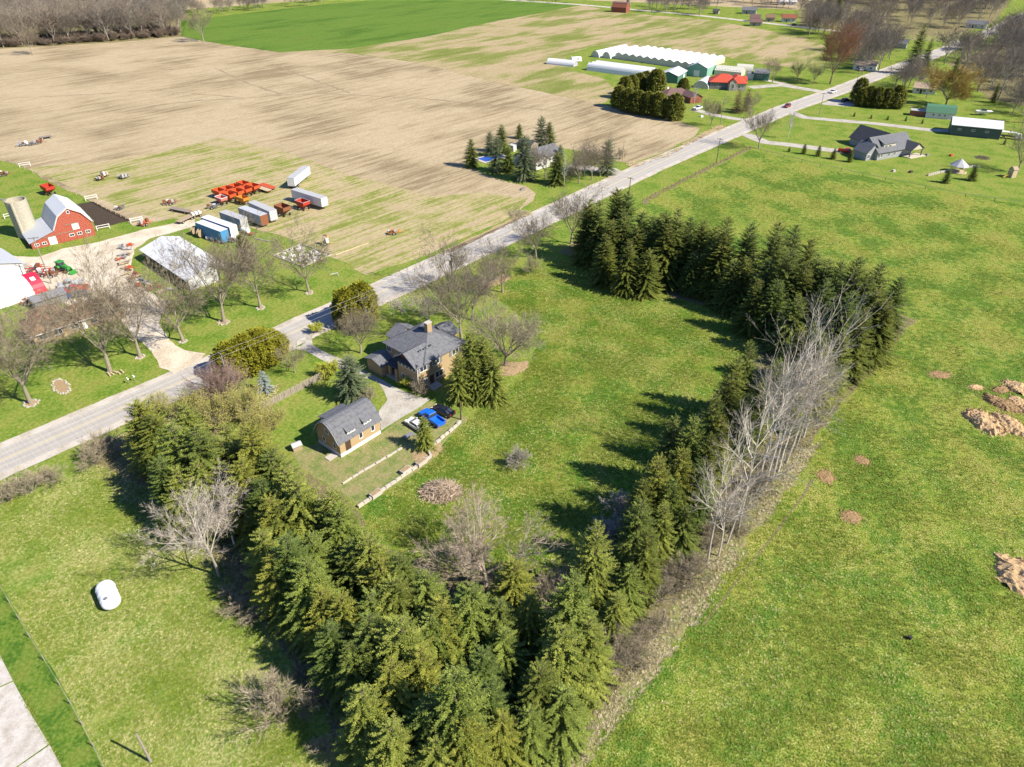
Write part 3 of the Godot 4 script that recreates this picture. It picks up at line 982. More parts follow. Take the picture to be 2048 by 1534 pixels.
func bungalows() -> void:
	var o := thing("brown_bungalow", "low bungalow with brown hipped roof behind the leafless trees", "house", Vector3(-103.73, 0, -132.24), deg_to_rad(45.7))
	wall_box(o, 0.6, 19.5, 0, 2.6, -8.2, -0.5, M.brick)
	hip(o, 0.6, 19.5, -8.2, -0.5, 2.65, 4.9, M.brown_shingle, 0.6)
	wall_box(o, 3.0, 9.0, 0, 2.6, -12.5, -8.2, M.brick, "rear_wing")
	hip(o, 3.0, 9.0, -12.5, -7.0, 2.66, 4.5, M.brown_shingle, 0.5)
	for x in [2.5, 5.5, 9.0, 13.0, 17.0]:
		window(o, Vector3(x, 1.5, -0.5), FRONT, 1.7, 1.2)
	door(o, Vector3(11.0, 0.1, -0.5), FRONT, 1.0, 2.1, M.white)
	wall_box(o, 0.0, 20.0, 2.45, 2.62, 0.02, 0.14, M.white, "gutter")
	var g := thing("grey_lean_shed", "small shed with dark grey roof against the brown bungalow", "shed", Vector3(-112.42, 0, -149.03), deg_to_rad(45.7))
	gable(g, true, 7.0, 4.0, 2.0, 2.7, M.slate_wall, M.steel, 0.3)
	# pool house
	var p := thing("white_bungalow", "white bungalow with dark grey roof screened by garden conifers", "house", Vector3(7.58, 0, -255.7), deg_to_rad(42.0))
	gable(p, true, 17.0, 8.5, 2.7, 5.0, M.white_wall, M.shingle, 0.5, Vector3(0, 0, -2.5))
	gable(p, false, 5.0, 7.0, 2.7, 4.5, M.white_wall, M.shingle, 0.4, Vector3(1.0, 0, 0.5))
	wall_box(p, 16.95, 18.5, 0, 2.4, -6.0, -5.7, M.white_wall, "porch_screen")
	door(p, Vector3(17.0, 0.1, -4.6), RIGHT, 2.6, 2.2, M.grey_siding)
	window(p, Vector3(17.0, 3.6, -6.7), RIGHT, 0.8, 0.8)
	for x in [2.6, 5.6]:
		window(p, Vector3(x, 1.5, 0.5), FRONT, 1.4, 1.3)
	for x in [9.5, 13.0]:
		window(p, Vector3(x, 1.5, -2.5), FRONT, 1.6, 1.2)
	var s := thing("garden_shed", "dark weathered garden shed beside the swimming pool lawn", "shed", Vector3(2.36, 0, -283.46), deg_to_rad(-40.0))
	gable(s, true, 6.5, 4.5, 2.3, 3.4, M.weathered, M.dark_shingle, 0.3)
	door(s, Vector3(3.0, 0.05, 0), FRONT, 1.2, 2.0, M.dark_wood)
	var s2 := thing("small_white_shed", "narrow white shed next to the dark garden shed", "shed", Vector3(-0.78, 0, -280.06), deg_to_rad(-40.0))
	gable(s2, true, 1.8, 1.8, 2.0, 2.5, M.white_wall, M.white_metal, 0.1)
	var pool := thing("swimming_pool", "swimming pool under a bright blue cover", "pool", Vector3(-9.69, 0, -265.87), deg_to_rad(42.0))
	wall_box(pool, -1.4, 11.0, 0, 0.14, -6.2, 1.2, M.slab, "deck")
	wall_box(pool, 0.0, 9.6, 0.1, 0.2, -5.0, 0.0, M.pool_cover, "cover")
	# brick bungalow behind the cedars
	var b := thing("brick_bungalow", "red brick bungalow with plum roof beside the cedar hedge", "house", Vector3(74.92, 0, -363.39), deg_to_rad(20.0))
	wall_box(b, 0, 14.0, 0, 2.7, -8.0, 0, M.brick_dark)
	hip(b, 0, 14.0, -8.0, 0, 2.75, 4.9, M.plum_shingle, 0.6)
	gable(b, false, 9.0, 6.5, 2.6, 4.2, M.brick_dark, M.plum_shingle, 0.4, Vector3(8.5, 0, 8.0))
	door(b, Vector3(11.8, 0.1, 8.0), FRONT, 3.6, 2.2, M.red_wood)
	for x in [2.5, 6.0]:
		window(b, Vector3(x, 1.5, 0), FRONT, 1.5, 1.3)
	wall_box(b, 4.0, 4.8, 2.7, 5.6, -5.0, -4.2, M.brick_dark, "chimney")

func greenhouses() -> void:
	var yaw := deg_to_rad(-42.0)
	var g := thing("gutter_greenhouse", "white range of twelve joined peaked greenhouse bays", "greenhouse", Vector3(63.96, 0, -478.84), yaw)
	var bay := 5.2
	for i in 11:
		var x := i * bay
		section(g, false, 33.0, [x, 0, x + bay, 0, x + bay, 2.7, x + bay * 0.5, 3.9, x, 2.7], M.clear_film, [x + bay, 2.7, x + bay * 0.5, 3.9, x, 2.7], M.film, 0.12, 0.06)
	var n := 0
	for at in [Vector3(49.7, 0, -485.79), Vector3(56.25, 0, -482.29)]:
		var q := thing("hoop_greenhouse", ["white hoop greenhouse at the outer end of the peaked bays", "white hoop greenhouse next to the peaked bays"][n], "greenhouse", at, yaw, "hoop greenhouses")
		quonset(q, false, 33.0, 6.2, 3.6, M.film, M.clear_film)
		n += 1
	var l := thing("long_hoop_greenhouse", "long triple hoop greenhouse with cream end walls", "greenhouse", Vector3(43, 0, -441.25), deg_to_rad(-36.5))
	for i in 3:
		quonset(l, true, 38.0, 4.6, 3.9, M.film, M.cream, Vector3(0, 0, -i * 4.3))
	var sm := thing("small_hoop_greenhouse", "small white hoop greenhouse beside the long triple one", "greenhouse", Vector3(36.21, 0, -451.22), deg_to_rad(60.0))
	quonset(sm, false, 18.0, 6.0, 3.0, M.film, M.dull_metal)
	var a := thing("green_packing_shed", "dark green shed with white roof in front of the greenhouses", "shed", Vector3(79.16, 0, -409.13), deg_to_rad(-27.6))
	gable(a, false, 17.0, 10.2, 3.6, 5.4, M.green_wall, M.white_metal, 0.3)
	door(a, Vector3(10.2, 0.1, -12.0), RIGHT, 3.0, 2.8, M.white)
	var b := thing("mint_packing_shed", "tall mint green shed with white roof attached to the greenhouses", "shed", Vector3(97.82, 0, -425.62), deg_to_rad(-30.0))
	gable(b, false, 16.0, 11.0, 4.6, 7.0, M.mint_wall, M.white_metal, 0.3)
	door(b, Vector3(5.2, 0.1, 0), FRONT, 3.2, 3.2, M.white)
	var c := thing("glass_house", "grey glazed greenhouse with open roof vents", "greenhouse", Vector3(113.74, 0, -429.12), deg_to_rad(-30.0))
	gable(c, true, 15.0, 9.0, 2.2, 4.2, M.clear_film, M.clear_film, 0.1)
	for i in 9:
		wall_box(c, 0.8 + i * 1.6, 1.5 + i * 1.6, 3.15, 3.25, -3.6, -0.8, M.white, "roof_vent")
	var d := thing("pipe_greenhouse", "short clear hoop greenhouse beside the small green house", "greenhouse", Vector3(128.37, 0, -437.73), deg_to_rad(-20.0))
	quonset(d, true, 9.0, 7.0, 3.6, M.clear_film, M.dull_metal)
	var e := thing("display_tunnel", "white arched plant tunnel beside the red roofed house", "greenhouse", Vector3(94.73, 0, -395.07), deg_to_rad(-28.0))
	quonset(e, false, 14.0, 8.0, 3.6, M.film, M.clear_film)

func far_houses() -> void:
	var o := thing("red_roof_house", "stone house with bright red tiled hipped roof", "house", Vector3(102.57, 0, -392.05), deg_to_rad(-10.0))
	wall_box(o, 0, 14.0, 0, 3.4, -11.0, 0, M.slate_wall)
	wall_box(o, 9.0, 18.0, 0.001, 3.5, -12.0, 2.0, M.stone, "front_wing")
	hip(o, 0, 14.0, -11.0, 0, 3.4, 6.6, M.red_tile, 0.5)
	hip(o, 9.0, 18.0, -12.0, 2.0, 3.52, 6.4, M.red_tile, 0.5)
	gable(o, false, 3.0, 3.4, 4.0, 5.6, M.stone, M.red_tile, 0.2, Vector3(9.6, 0, 3.2))
	gable(o, true, 3.0, 3.4, 4.0, 5.6, M.stone, M.red_tile, 0.2, Vector3(15.6, 0, -3.0))
	for z in [-0.2, -6.6, -9.0]:
		window(o, Vector3(18.0, 1.8, z), RIGHT, 1.4, 1.8)
	window(o, Vector3(14.6, 1.8, 2.0), FRONT, 1.3, 1.8)
	window(o, Vector3(11.3, 2.2, 3.2), FRONT, 1.2, 2.4)
	window(o, Vector3(4.0, 1.8, 0), FRONT, 1.0, 1.2)
	var g := thing("green_house", "small dark green house with white gable end", "house", Vector3(131.48, 0, -414.11), deg_to_rad(-18.0))
	gable(g, true, 8.0, 7.0, 3.4, 5.2, M.green_wall, M.slate_wall, 0.3)
	wall_box(g, 8.0, 8.08, 0.01, 3.3, -6.9, -0.1, M.white_wall, "end_cladding")
	window(g, Vector3(3.0, 2.0, 0), FRONT, 2.4, 1.3)
	wall_box(g, -4.0, -0.1, 0, 3.0, -5.0, -1.0, M.white_wall, "porch")
	hip(g, -4.0, -0.1, -5.0, -1.0, 3.0, 4.2, M.slate_wall, 0.2)
	# grey house on the right
	var h := thing("grey_house", "large grey house with steep dark roofs, dormer and porch", "house", Vector3(136.67, 0, -267.73), deg_to_rad(25.9))
	gable(h, true, 18.5, 10.5, 2.8, 7.0, M.grey_siding, M.shingle, 0.5)
	gable(h, false, 6.0, 6.5, 2.8, 5.6, M.grey_siding, M.shingle, 0.4, Vector3(-4.2, 0, -1.5))
	gable(h, false, 13.0, 9.0, 2.8, 6.8, M.grey_siding, M.dark_shingle, 0.5, Vector3(8.0, 0, -7.5))
	wall_box(h, 3.5, 10.0, 2.9, 5.3, -3.6, -1.2, M.cream, "dormer")
	var dr := MB.new()
	dr.slab(Vector3(3.1, 5.35, -0.8), Vector3(10.4, 5.35, -0.8), Vector3(10.4, 7.0, -5.1), Vector3(3.1, 7.0, -5.1), 0.12)
	part("dormer_roof", dr, M.shingle, h)
	for x in [4.8, 6.9]:
		window(h, Vector3(x, 4.3, -1.2), FRONT, 1.4, 1.1)
	for x in [2.0, 6.0, 9.0]:
		window(h, Vector3(x, 1.5, 0), FRONT, 1.2, 1.3)
	for x in [-3.0, 0.6]:
		window(h, Vector3(x, 1.5, -1.5 if x < 0 else 0.0), FRONT, 1.4, 1.4)
	var pr := MB.new()
	pr.slab(Vector3(13.6, 2.7, 3.4), Vector3(13.6, 2.7, -4.0), Vector3(17.2, 5.0, -4.0), Vector3(17.2, 5.0, 3.4), 0.12)
	pr.slab(Vector3(20.8, 2.7, -4.0), Vector3(20.8, 2.7, 3.4), Vector3(17.2, 5.0, 3.4), Vector3(17.2, 5.0, -4.0), 0.12)
	pr.slab(Vector3(13.6, 2.7, -4.0), Vector3(13.6, 2.7, 3.4), Vector3(17.2, 5.0, 3.4), Vector3(17.2, 5.0, -4.0), 0.12)
	part("porch_roof", pr, M.dark_shingle, h)
	var pg := MB.new()
	pg.prism(ring([14.0, 2.75, 20.4, 2.75, 17.2, 4.8]), 3.0, 3.1)
	part("porch_gable", pg, M.cream, h)
	for x in [14.0, 20.3]:
		wall_box(h, x - 0.2, x + 0.2, 0, 2.7, 2.7, 3.1, M.slate_wall, "porch_post")
	wall_box(h, 13.2, 21.5, 0, 0.2, 0.1, 4.2, M.cream, "patio")
	var s := thing("long_green_shed", "long dark green shed with white metal roof at the drive's end", "shed", Vector3(182.19, 0, -303.42), deg_to_rad(-24.5))
	gable(s, true, 18.0, 11.0, 4.0, 5.9, M.dark_green_wall, M.white_metal, 0.4)
	wall_box(s, 18.0, 18.1, 0.01, 3.95, -10.9, -0.1, M.white_wall, "end_cladding")
	for x in [3.0, 8.0, 13.0]:
		window(s, Vector3(x, 2.6, 0), FRONT, 1.3, 0.8)
	var w := thing("white_barn", "small white barn with mossy green gambrel roof", "barn", Vector3(185.92, 0, -332.25), deg_to_rad(-21.9))
	section(w, true, 11.5, [0, 0, 7, 0, 7, 2.6, 5.6, 4.4, 3.5, 5.2, 1.4, 4.4, 0, 2.6], M.white_wall, [7.3, 2.3, 5.6, 4.42, 3.5, 5.22, 1.4, 4.42, -0.3, 2.3], M.green_roof, 0.3, 0.1)
	for x in [3.0, 5.5, 7.6]:
		window(w, Vector3(x, 1.5, 0), FRONT, 0.8, 0.9)
	wall_box(w, -6.0, -0.3, 0, 2.2, -5.5, -1.5, M.brick_dark, "side_shed")
	wall_box(w, -6.2, -0.1, 2.2, 2.35, -5.7, -1.3, M.dull_metal, "side_shed_roof")
	var t := thing("tan_roof_house", "house with tan hipped roof hidden behind dark cedars", "house", Vector3(173.23, 0, -362.34), deg_to_rad(-20.0))
	wall_box(t, 0, 13, 0, 2.7, -9, 0, M.white_wall)
	hip(t, 0, 13, -9, 0, 2.7, 5.2, M.tan_shingle, 0.6)
	for x in [2.5, 7.0, 10.5]:
		window(t, Vector3(x, 1.5, 0), FRONT, 1.6, 1.2)
	# houses along the side road
	var rows := [
		[Vector3(200.12, 0, -694.21), -20.0, 12.0, 8.0, 3.0, 5.0, M.dull_metal, M.shingle, "pale grey house near the side road behind the tall fir"],
		[Vector3(186.47, 0, -619.68), -15.0, 9.0, 7.0, 2.8, 4.8, M.beige, M.plum_shingle, "low brick house with plum roof behind the clipped hedge"],
		[Vector3(193.55, 0, -645.27), -15.0, 8.0, 6.0, 2.8, 4.8, M.beige, M.plum_shingle, "beige cottage with plum roof behind the low brick house"],
		[Vector3(206.59, 0, -645.27), -15.0, 7.0, 6.0, 3.0, 4.8, M.beige, M.brown_shingle, "beige garage with brown roof between cottage and white barn"],
		[Vector3(218.71, 0, -642.33), -15.0, 11.0, 7.5, 3.0, 5.4, M.white_wall, M.red_wood, "white barn with rusty roof along the side road"],
		[Vector3(251.85, 0, -758.42), -15.0, 16.0, 9.0, 3.0, 5.0, M.white_wall, M.white_metal, "far white building beyond the side road trees"],
		[Vector3(174.44, 0, -692.53), -25.0, 5.0, 4.0, 2.4, 3.6, M.beige, M.dark_shingle, "tiny shed at the field corner beside the side road"],
		[Vector3(197.48, 0, -443.63), -30.0, 12.0, 8.0, 2.8, 5.0, M.white_wall, M.tan_shingle, "pale house under the leafless trees across the main road"],
		[Vector3(250.94, 0, -519.42), -30.0, 11.0, 8.0, 2.8, 5.0, M.grey_siding, M.shingle, "grey house deep among the trees near the crossing"],
		[Vector3(351.38, 0, -611.56), -35.0, 14.0, 8.0, 2.8, 5.0, M.white_wall, M.shingle, "white house under the trees beyond the crossing"],
		[Vector3(203.55, 0, -382.07), -25.0, 10.0, 7.0, 2.6, 4.6, M.white_wall, M.tan_shingle, "white cottage beneath the golden willow"]]
	for r in rows:
		var q := thing("cottage", r[8], "house", r[0], deg_to_rad(r[1]), "houses near the side road")
		gable(q, true, r[2], r[3], r[4], r[5], r[6], r[7], 0.4)
		for i in 3:
			window(q, Vector3(r[2] * (0.2 + 0.3 * i), 1.6, 0), FRONT, 1.4, 1.2)
		door(q, Vector3(r[2] * 0.35, 0.1, 0), FRONT, 1.0, 2.1, M.dark_wood)
	var ru := thing("ruined_barn", "tumbledown dark red barn at the far field edge", "barn", Vector3(87.71, 0, -706.23), deg_to_rad(-30.0))
	section(ru, true, 14.0, [0, 0, 9, 0, 9, 4.0, 6.8, 7, 4.5, 8, 2.2, 7, 0, 4.0], M.red_wood, [9.2, 3.8, 6.8, 7.0, 4.5, 8.0, 2.2, 7.0], M.plum_shingle, 0.2, 0.1)
	var rs := thing("brick_silo", "slim dark silo beside the tumbledown barn", "silo", Vector3(106.19, 0, -731.46), 0.0)
	var sb := MB.new()
	sb.tube(Vector3.ZERO, Vector3(0, 14, 0), 1.9, 1.9, 16)
	part("shell", sb, M.weathered, rs)

# ---------------------------------------------------------------- vehicles, machines, fences and small things
func wheel(o: Node3D, at: Vector3, r: float, w: float, rim: Material = null) -> void:
	var key := "wh%.2f_%.2f" % [r, w]
	if not cached.has(key):
		var t := MB.new()
		t.tube(Vector3(0, 0, -w * 0.5), Vector3(0, 0, w * 0.5), r, r, 14)
		var k := MB.new()
		k.tube(Vector3(0, 0, -w * 0.53), Vector3(0, 0, w * 0.53), r * 0.55, r * 0.55, 10)
		cached[key] = [t.mesh(), k.mesh()]
	var p := put("wheel", cached[key][0], M.rubber, o)
	p.position = at
	put("rim", cached[key][1], M.rim if rim == null else rim, p)

# body with rounded shoulders: side outline pushed across the width
func car_body(mb: MB, pts: Array, w: float) -> void:
	var p := ring(pts)
	var c := Vector2.ZERO
	for q in p:
		c += q
	c /= p.size()
	var inset := PackedVector2Array()
	for q in p:
		inset.append(c + (q - c) * Vector2(0.985, 0.93))
	mb.prism(p, -w * 0.5 + 0.09, w * 0.5 - 0.09)
	for s in [-1.0, 1.0]:
		var z0: float = s * (w * 0.5 - 0.09)
		var z1: float = s * w * 0.5
		var k := p.size()
		for i in k:
			var a := p[i]
			var b := p[(i + 1) % k]
			var e := inset[i]
			var f := inset[(i + 1) % k]
			if s > 0:
				mb.quad(Vector3(a.x, a.y, z0), Vector3(b.x, b.y, z0), Vector3(f.x, f.y, z1), Vector3(e.x, e.y, z1))
			else:
				mb.quad(Vector3(b.x, b.y, z0), Vector3(a.x, a.y, z0), Vector3(e.x, e.y, z1), Vector3(f.x, f.y, z1))
		var ix := Geometry2D.triangulate_polygon(inset)
		for i in range(0, ix.size(), 3):
			mb.tri(Vector3(inset[ix[i]].x, inset[ix[i]].y, z1), Vector3(inset[ix[i + 1]].x, inset[ix[i + 1]].y, z1), Vector3(inset[ix[i + 2]].x, inset[ix[i + 2]].y, z1))

func paint(r: float, g: float, b: float) -> StandardMaterial3D:
	var m := mat(r, g, b, 0.3)
	m.clearcoat_enabled = true
	m.clearcoat = 0.6
	m.clearcoat_roughness = 0.1
	return m

# local +x is forward; from and to are ground points at rear and nose
func lay(called: String, label: String, category: String, from: Vector3, to: Vector3, group := "") -> Node3D:
	var d := to - from
	return thing(called, label, category, (from + to) * 0.5, atan2(-d.z, d.x), group)

func car(o: Node3D, m: Material, kind := "sedan") -> void:
	var b := MB.new()
	var g := MB.new()
	var r := MB.new()
	var w := 1.86
	var wb := 1.42
	if kind == "pickup":
		w = 2.0
		wb = 1.85
		car_body(b, [-0.55, 0.42, 2.75, 0.42, 2.85, 0.7, 2.8, 1.02, 2.6, 1.12, 1.35, 1.2, -0.55, 1.2], w)
		b.box(Vector3(-1.75, 0.6, 0), Vector3(2.4, 0.2, w - 0.1))
		b.box(Vector3(-1.75, 0.92, w * 0.5 - 0.08), Vector3(2.4, 0.55, 0.14))
		b.box(Vector3(-1.75, 0.92, -w * 0.5 + 0.08), Vector3(2.4, 0.55, 0.14))
		b.box(Vector3(-2.92, 0.88, 0), Vector3(0.1, 0.62, w - 0.04))
		g.hull(1.18, -0.5, 1.55, -w * 0.5 + 0.08, w * 0.5 - 0.08, 1.84, -0.3, 0.85, -w * 0.5 + 0.24, w * 0.5 - 0.24)
		r.hull(1.80, -0.36, 0.95, -w * 0.5 + 0.2, w * 0.5 - 0.2, 1.9, -0.28, 0.82, -w * 0.5 + 0.28, w * 0.5 - 0.28)
		for s in [-1.0, 1.0]:
			for x in [-0.42, 0.55]:
				r.tube(Vector3(x, 1.18, s * (w * 0.5 - 0.09)), Vector3(x * 0.75, 1.84, s * (w * 0.5 - 0.25)), 0.06, 0.06, 4, false)
	elif kind == "suv":
		car_body(b, [-2.25, 0.4, 2.25, 0.4, 2.32, 0.72, 2.2, 1.0, 1.25, 1.12, -2.2, 1.16, -2.32, 0.8], w)
		g.hull(1.12, -2.1, 1.3, -w * 0.5 + 0.06, w * 0.5 - 0.06, 1.68, -1.75, 0.45, -w * 0.5 + 0.24, w * 0.5 - 0.24)
		r.hull(1.64, -1.85, 0.55, -w * 0.5 + 0.2, w * 0.5 - 0.2, 1.73, -1.72, 0.4, -w * 0.5 + 0.28, w * 0.5 - 0.28)
	else:
		car_body(b, [-2.3, 0.36, 2.3, 0.36, 2.38, 0.6, 2.25, 0.8, 1.3, 0.95, -1.6, 1.0, -2.25, 0.96, -2.38, 0.7], w)
		g.hull(0.94, -1.85, 1.35, -w * 0.5 + 0.06, w * 0.5 - 0.06, 1.42, -0.95, 0.35, -w * 0.5 + 0.28, w * 0.5 - 0.28)
		r.hull(1.38, -1.05, 0.45, -w * 0.5 + 0.24, w * 0.5 - 0.24, 1.46, -0.85, 0.28, -w * 0.5 + 0.32, w * 0.5 - 0.32)
		for s in [-1.0, 1.0]:
			r.tube(Vector3(1.32, 0.95, s * (w * 0.5 - 0.1)), Vector3(0.4, 1.42, s * (w * 0.5 - 0.28)), 0.045, 0.045, 4, false)
			r.tube(Vector3(-1.8, 0.97, s * (w * 0.5 - 0.1)), Vector3(-0.95, 1.42, s * (w * 0.5 - 0.28)), 0.05, 0.05, 4, false)
	part("body", b, m, o)
	part("windows", g, M.glass, o)
	part("roof", r, m, o)
	var nose := 2.84 if kind == "pickup" else 2.3
	var tail := -2.98 if kind == "pickup" else -2.34
	for s in [-1.0, 1.0]:
		var l := MB.new()
		l.box(Vector3(nose - 0.03, 0.76 if kind != "pickup" else 0.88, s * (w * 0.5 - 0.32)), Vector3(0.14, 0.16, 0.4))
		part("headlight", l, M.lamp_clear, o)
		var t := MB.new()
		t.box(Vector3(tail + 0.03, 0.85, s * (w * 0.5 - 0.22)), Vector3(0.1, 0.3, 0.2))
		part("tail_light", t, M.lamp_red, o)
		var mi := MB.new()
		mi.box(Vector3(0.95, 1.12, s * (w * 0.5 + 0.08)), Vector3(0.14, 0.16, 0.2))
		part("mirror", mi, m, o)
		for x in [-wb, wb]:
			wheel(o, Vector3(x, 0.36, s * (w * 0.5 - 0.12)), 0.36 if kind != "pickup" else 0.4, 0.25)

func box_trailer(label: String, at: Vector3, yaw: float, length: float, side: Material, roof: Material, front: Material, low := 1.15, wheels := true, lift := 3.8) -> Node3D:
	var o := thing("box_trailer", label, "trailer", at, deg_to_rad(yaw), "box trailers parked on the stubble")
	var w := 2.55
	wall_box(o, 0, length, low, lift, -w, 0, side, "box")
	wall_box(o, -0.02, length + 0.02, lift, lift + 0.06, -w - 0.02, 0.02, roof, "roof")
	wall_box(o, length, length + 0.06, low + 0.02, lift - 0.02, -w + 0.03, -0.03, front, "front_panel")
	for i in int(length / 1.2):
		var r := MB.new()
		r.box(Vector3(0.6 + i * 1.2, (low + lift) * 0.5, 0.02), Vector3(0.05, lift - low, 0.04))
		part("rib", r, side, o)
	wall_box(o, 0.1, length - 0.1, low - 0.22, low, -w + 0.5, -0.5, M.steel, "chassis")
	if wheels:
		for x in [1.4, 2.7]:
			wheel(o, Vector3(x, 0.5, -0.2), 0.5, 0.4)
			wheel(o, Vector3(x, 0.5, -w + 0.2), 0.5, 0.4)
		for z in [-0.5, -w + 0.5]:
			wall_box(o, length - 2.6, length - 2.4, 0, low, z - 0.1, z + 0.1, M.steel, "landing_leg")
	return o

func wagon(label: String, at: Vector3, yaw: float, m: Material, rim_m: Material, s := 1.0) -> Node3D:
	var o := thing("grain_wagon", label, "wagon", at, deg_to_rad(yaw), "gravity wagons")
	var b := MB.new()
	var l := 1.9 * s
	var w := 1.25 * s
	var y1 := 2.5 * s
	var y0 := 1.65 * s
	var th := 0.06
	# flared open hopper over a sloping floor
	for e in [[0.0, m]]:
		b.slab(Vector3(-l, y1, w), Vector3(-l, y0, w), Vector3(l, y0, w), Vector3(l, y1, w), th)
		b.slab(Vector3(l, y1, -w), Vector3(l, y0, -w), Vector3(-l, y0, -w), Vector3(-l, y1, -w), th)
		b.slab(Vector3(l, y1, w), Vector3(l, y0, w), Vector3(l, y0, -w), Vector3(l, y1, -w), th)
		b.slab(Vector3(-l, y1, -w), Vector3(-l, y0, -w), Vector3(-l, y0, w), Vector3(-l, y1, w), th)
		b.slab(Vector3(-l, y0, w), Vector3(-0.5 * s, 0.75 * s, w * 0.7), Vector3(0.9 * s, 0.75 * s, w * 0.7), Vector3(l, y0, w), th)
		b.slab(Vector3(l, y0, -w), Vector3(0.9 * s, 0.75 * s, -w * 0.2), Vector3(-0.5 * s, 0.75 * s, -w * 0.2), Vector3(-l, y0, -w), th)
		b.slab(Vector3(l, y0, w), Vector3(0.9 * s, 0.75 * s, w * 0.7), Vector3(0.9 * s, 0.75 * s, -w * 0.2), Vector3(l, y0, -w), th)
		b.slab(Vector3(-l, y0, -w), Vector3(-0.5 * s, 0.75 * s, -w * 0.2), Vector3(-0.5 * s, 0.75 * s, w * 0.7), Vector3(-l, y0, w), th)
	part("hopper", b, m, o)
	var rim := MB.new()
	for z in [-w, w]:
		rim.box(Vector3(0, y1 + 0.05, z), Vector3(2 * l + 0.16, 0.1, 0.12))
	for x in [-l, l]:
		rim.box(Vector3(x, y1 + 0.05, 0), Vector3(0.12, 0.098, 2 * w - 0.12))
	part("rim_band", rim, rim_m, o)
	var f := MB.new()
	f.box(Vector3(0, 0.62 * s, 0), Vector3(3.4 * s, 0.16, 0.3))
	f.tube(Vector3(1.6 * s, 0.55, 0), Vector3(3.0 * s, 0.3, 0), 0.07, 0.05, 5)
	part("frame", f, M.steel, o)
	for x in [-1.25 * s, 1.25 * s]:
		for z in [-0.95 * s, 0.95 * s]:
			wheel(o, Vector3(x, 0.42, z), 0.42, 0.28, m)
	return o

func flat_wagon(label: String, from: Vector3, to: Vector3, deck: Material, w := 2.2, load_ := 0) -> Node3D:
	var o := lay("flat_wagon", label, "wagon", from, to, "flat wagons and frames on the stubble")
	var l := from.distance_to(to)
	for i in 5:
		wall_box(o, -l * 0.5, l * 0.5, 0.82, 0.9, -w * 0.5 + i * w / 5.0 + 0.015, -w * 0.5 + (i + 1) * w / 5.0 - 0.015, deck, "deck_board")
	wall_box(o, -l * 0.5, l * 0.5, 0.6, 0.82, -0.5, 0.5, M.rust, "frame")
	for x in [-l * 0.32, l * 0.32]:
		for z in [-w * 0.42, w * 0.42]:
			wheel(o, Vector3(x, 0.4, z), 0.4, 0.25)
	var b := MB.new()
	b.tube(Vector3(l * 0.5, 0.6, 0), Vector3(l * 0.5 + 1.4, 0.35, 0), 0.06, 0.05, 5)
	part("drawbar", b, M.rust, o)
	for i in load_:
		var t := MB.new()
		t.tube(Vector3(-l * 0.35 + i * 1.1, 1.25, -0.5), Vector3(-l * 0.35 + i * 1.1, 1.25, 0.6), 0.4, 0.4, 10)
		part("drum", t, M.tarp_white, o)
	return o

# low field machine: frame, gangs of discs or tines, wheels, hitch
func implement(label: String, at: Vector3, yaw: float, m: Material, l := 3.6, w := 2.6, tall := 1.2, sd := 1) -> Node3D:
	var o := thing("farm_implement", label, "farm machine", at, deg_to_rad(yaw), "old farm implements")
	var r := RandomNumberGenerator.new()
	r.seed = sd
	var f := MB.new()
	for z in [-w * 0.5, 0.0, w * 0.5]:
		f.box(Vector3(0, 0.75, z), Vector3(l, 0.14, 0.14))
	for x in [-l * 0.5, -l * 0.1, l * 0.35]:
		f.box(Vector3(x, 0.76, 0), Vector3(0.13, 0.13, w))
	f.tube(Vector3(l * 0.5, 0.75, 0), Vector3(l * 0.5 + 1.5, 0.4, 0), 0.07, 0.06, 5)
	part("frame", f, m, o)
	for k in 2:
		var g := MB.new()
		for i in 7:
			var z := -w * 0.45 + i * w * 0.15
			g.tube(Vector3(-l * 0.3 + k * l * 0.45, 0.3, z - 0.02), Vector3(-l * 0.3 + k * l * 0.45, 0.3, z + 0.02), 0.28, 0.28, 8)
		part("disc_gang", g, M.steel, o)
	for i in 4:
		var h := MB.new()
		var x := r.randf_range(-l * 0.45, l * 0.4)
		var z := r.randf_range(-w * 0.4, w * 0.4)
		h.hull(0.8, x - 0.35, x + 0.35, z - 0.3, z + 0.3, 0.8 + tall * r.randf_range(0.35, 0.8), x - 0.45, x + 0.4, z - 0.38, z + 0.38)
		part("hopper", h, [m, M.dull_metal, M.rust, M.white][i], o)
	for z in [-w * 0.55, w * 0.55]:
		wheel(o, Vector3(-l * 0.1, 0.45, z), 0.45, 0.25)
	return o

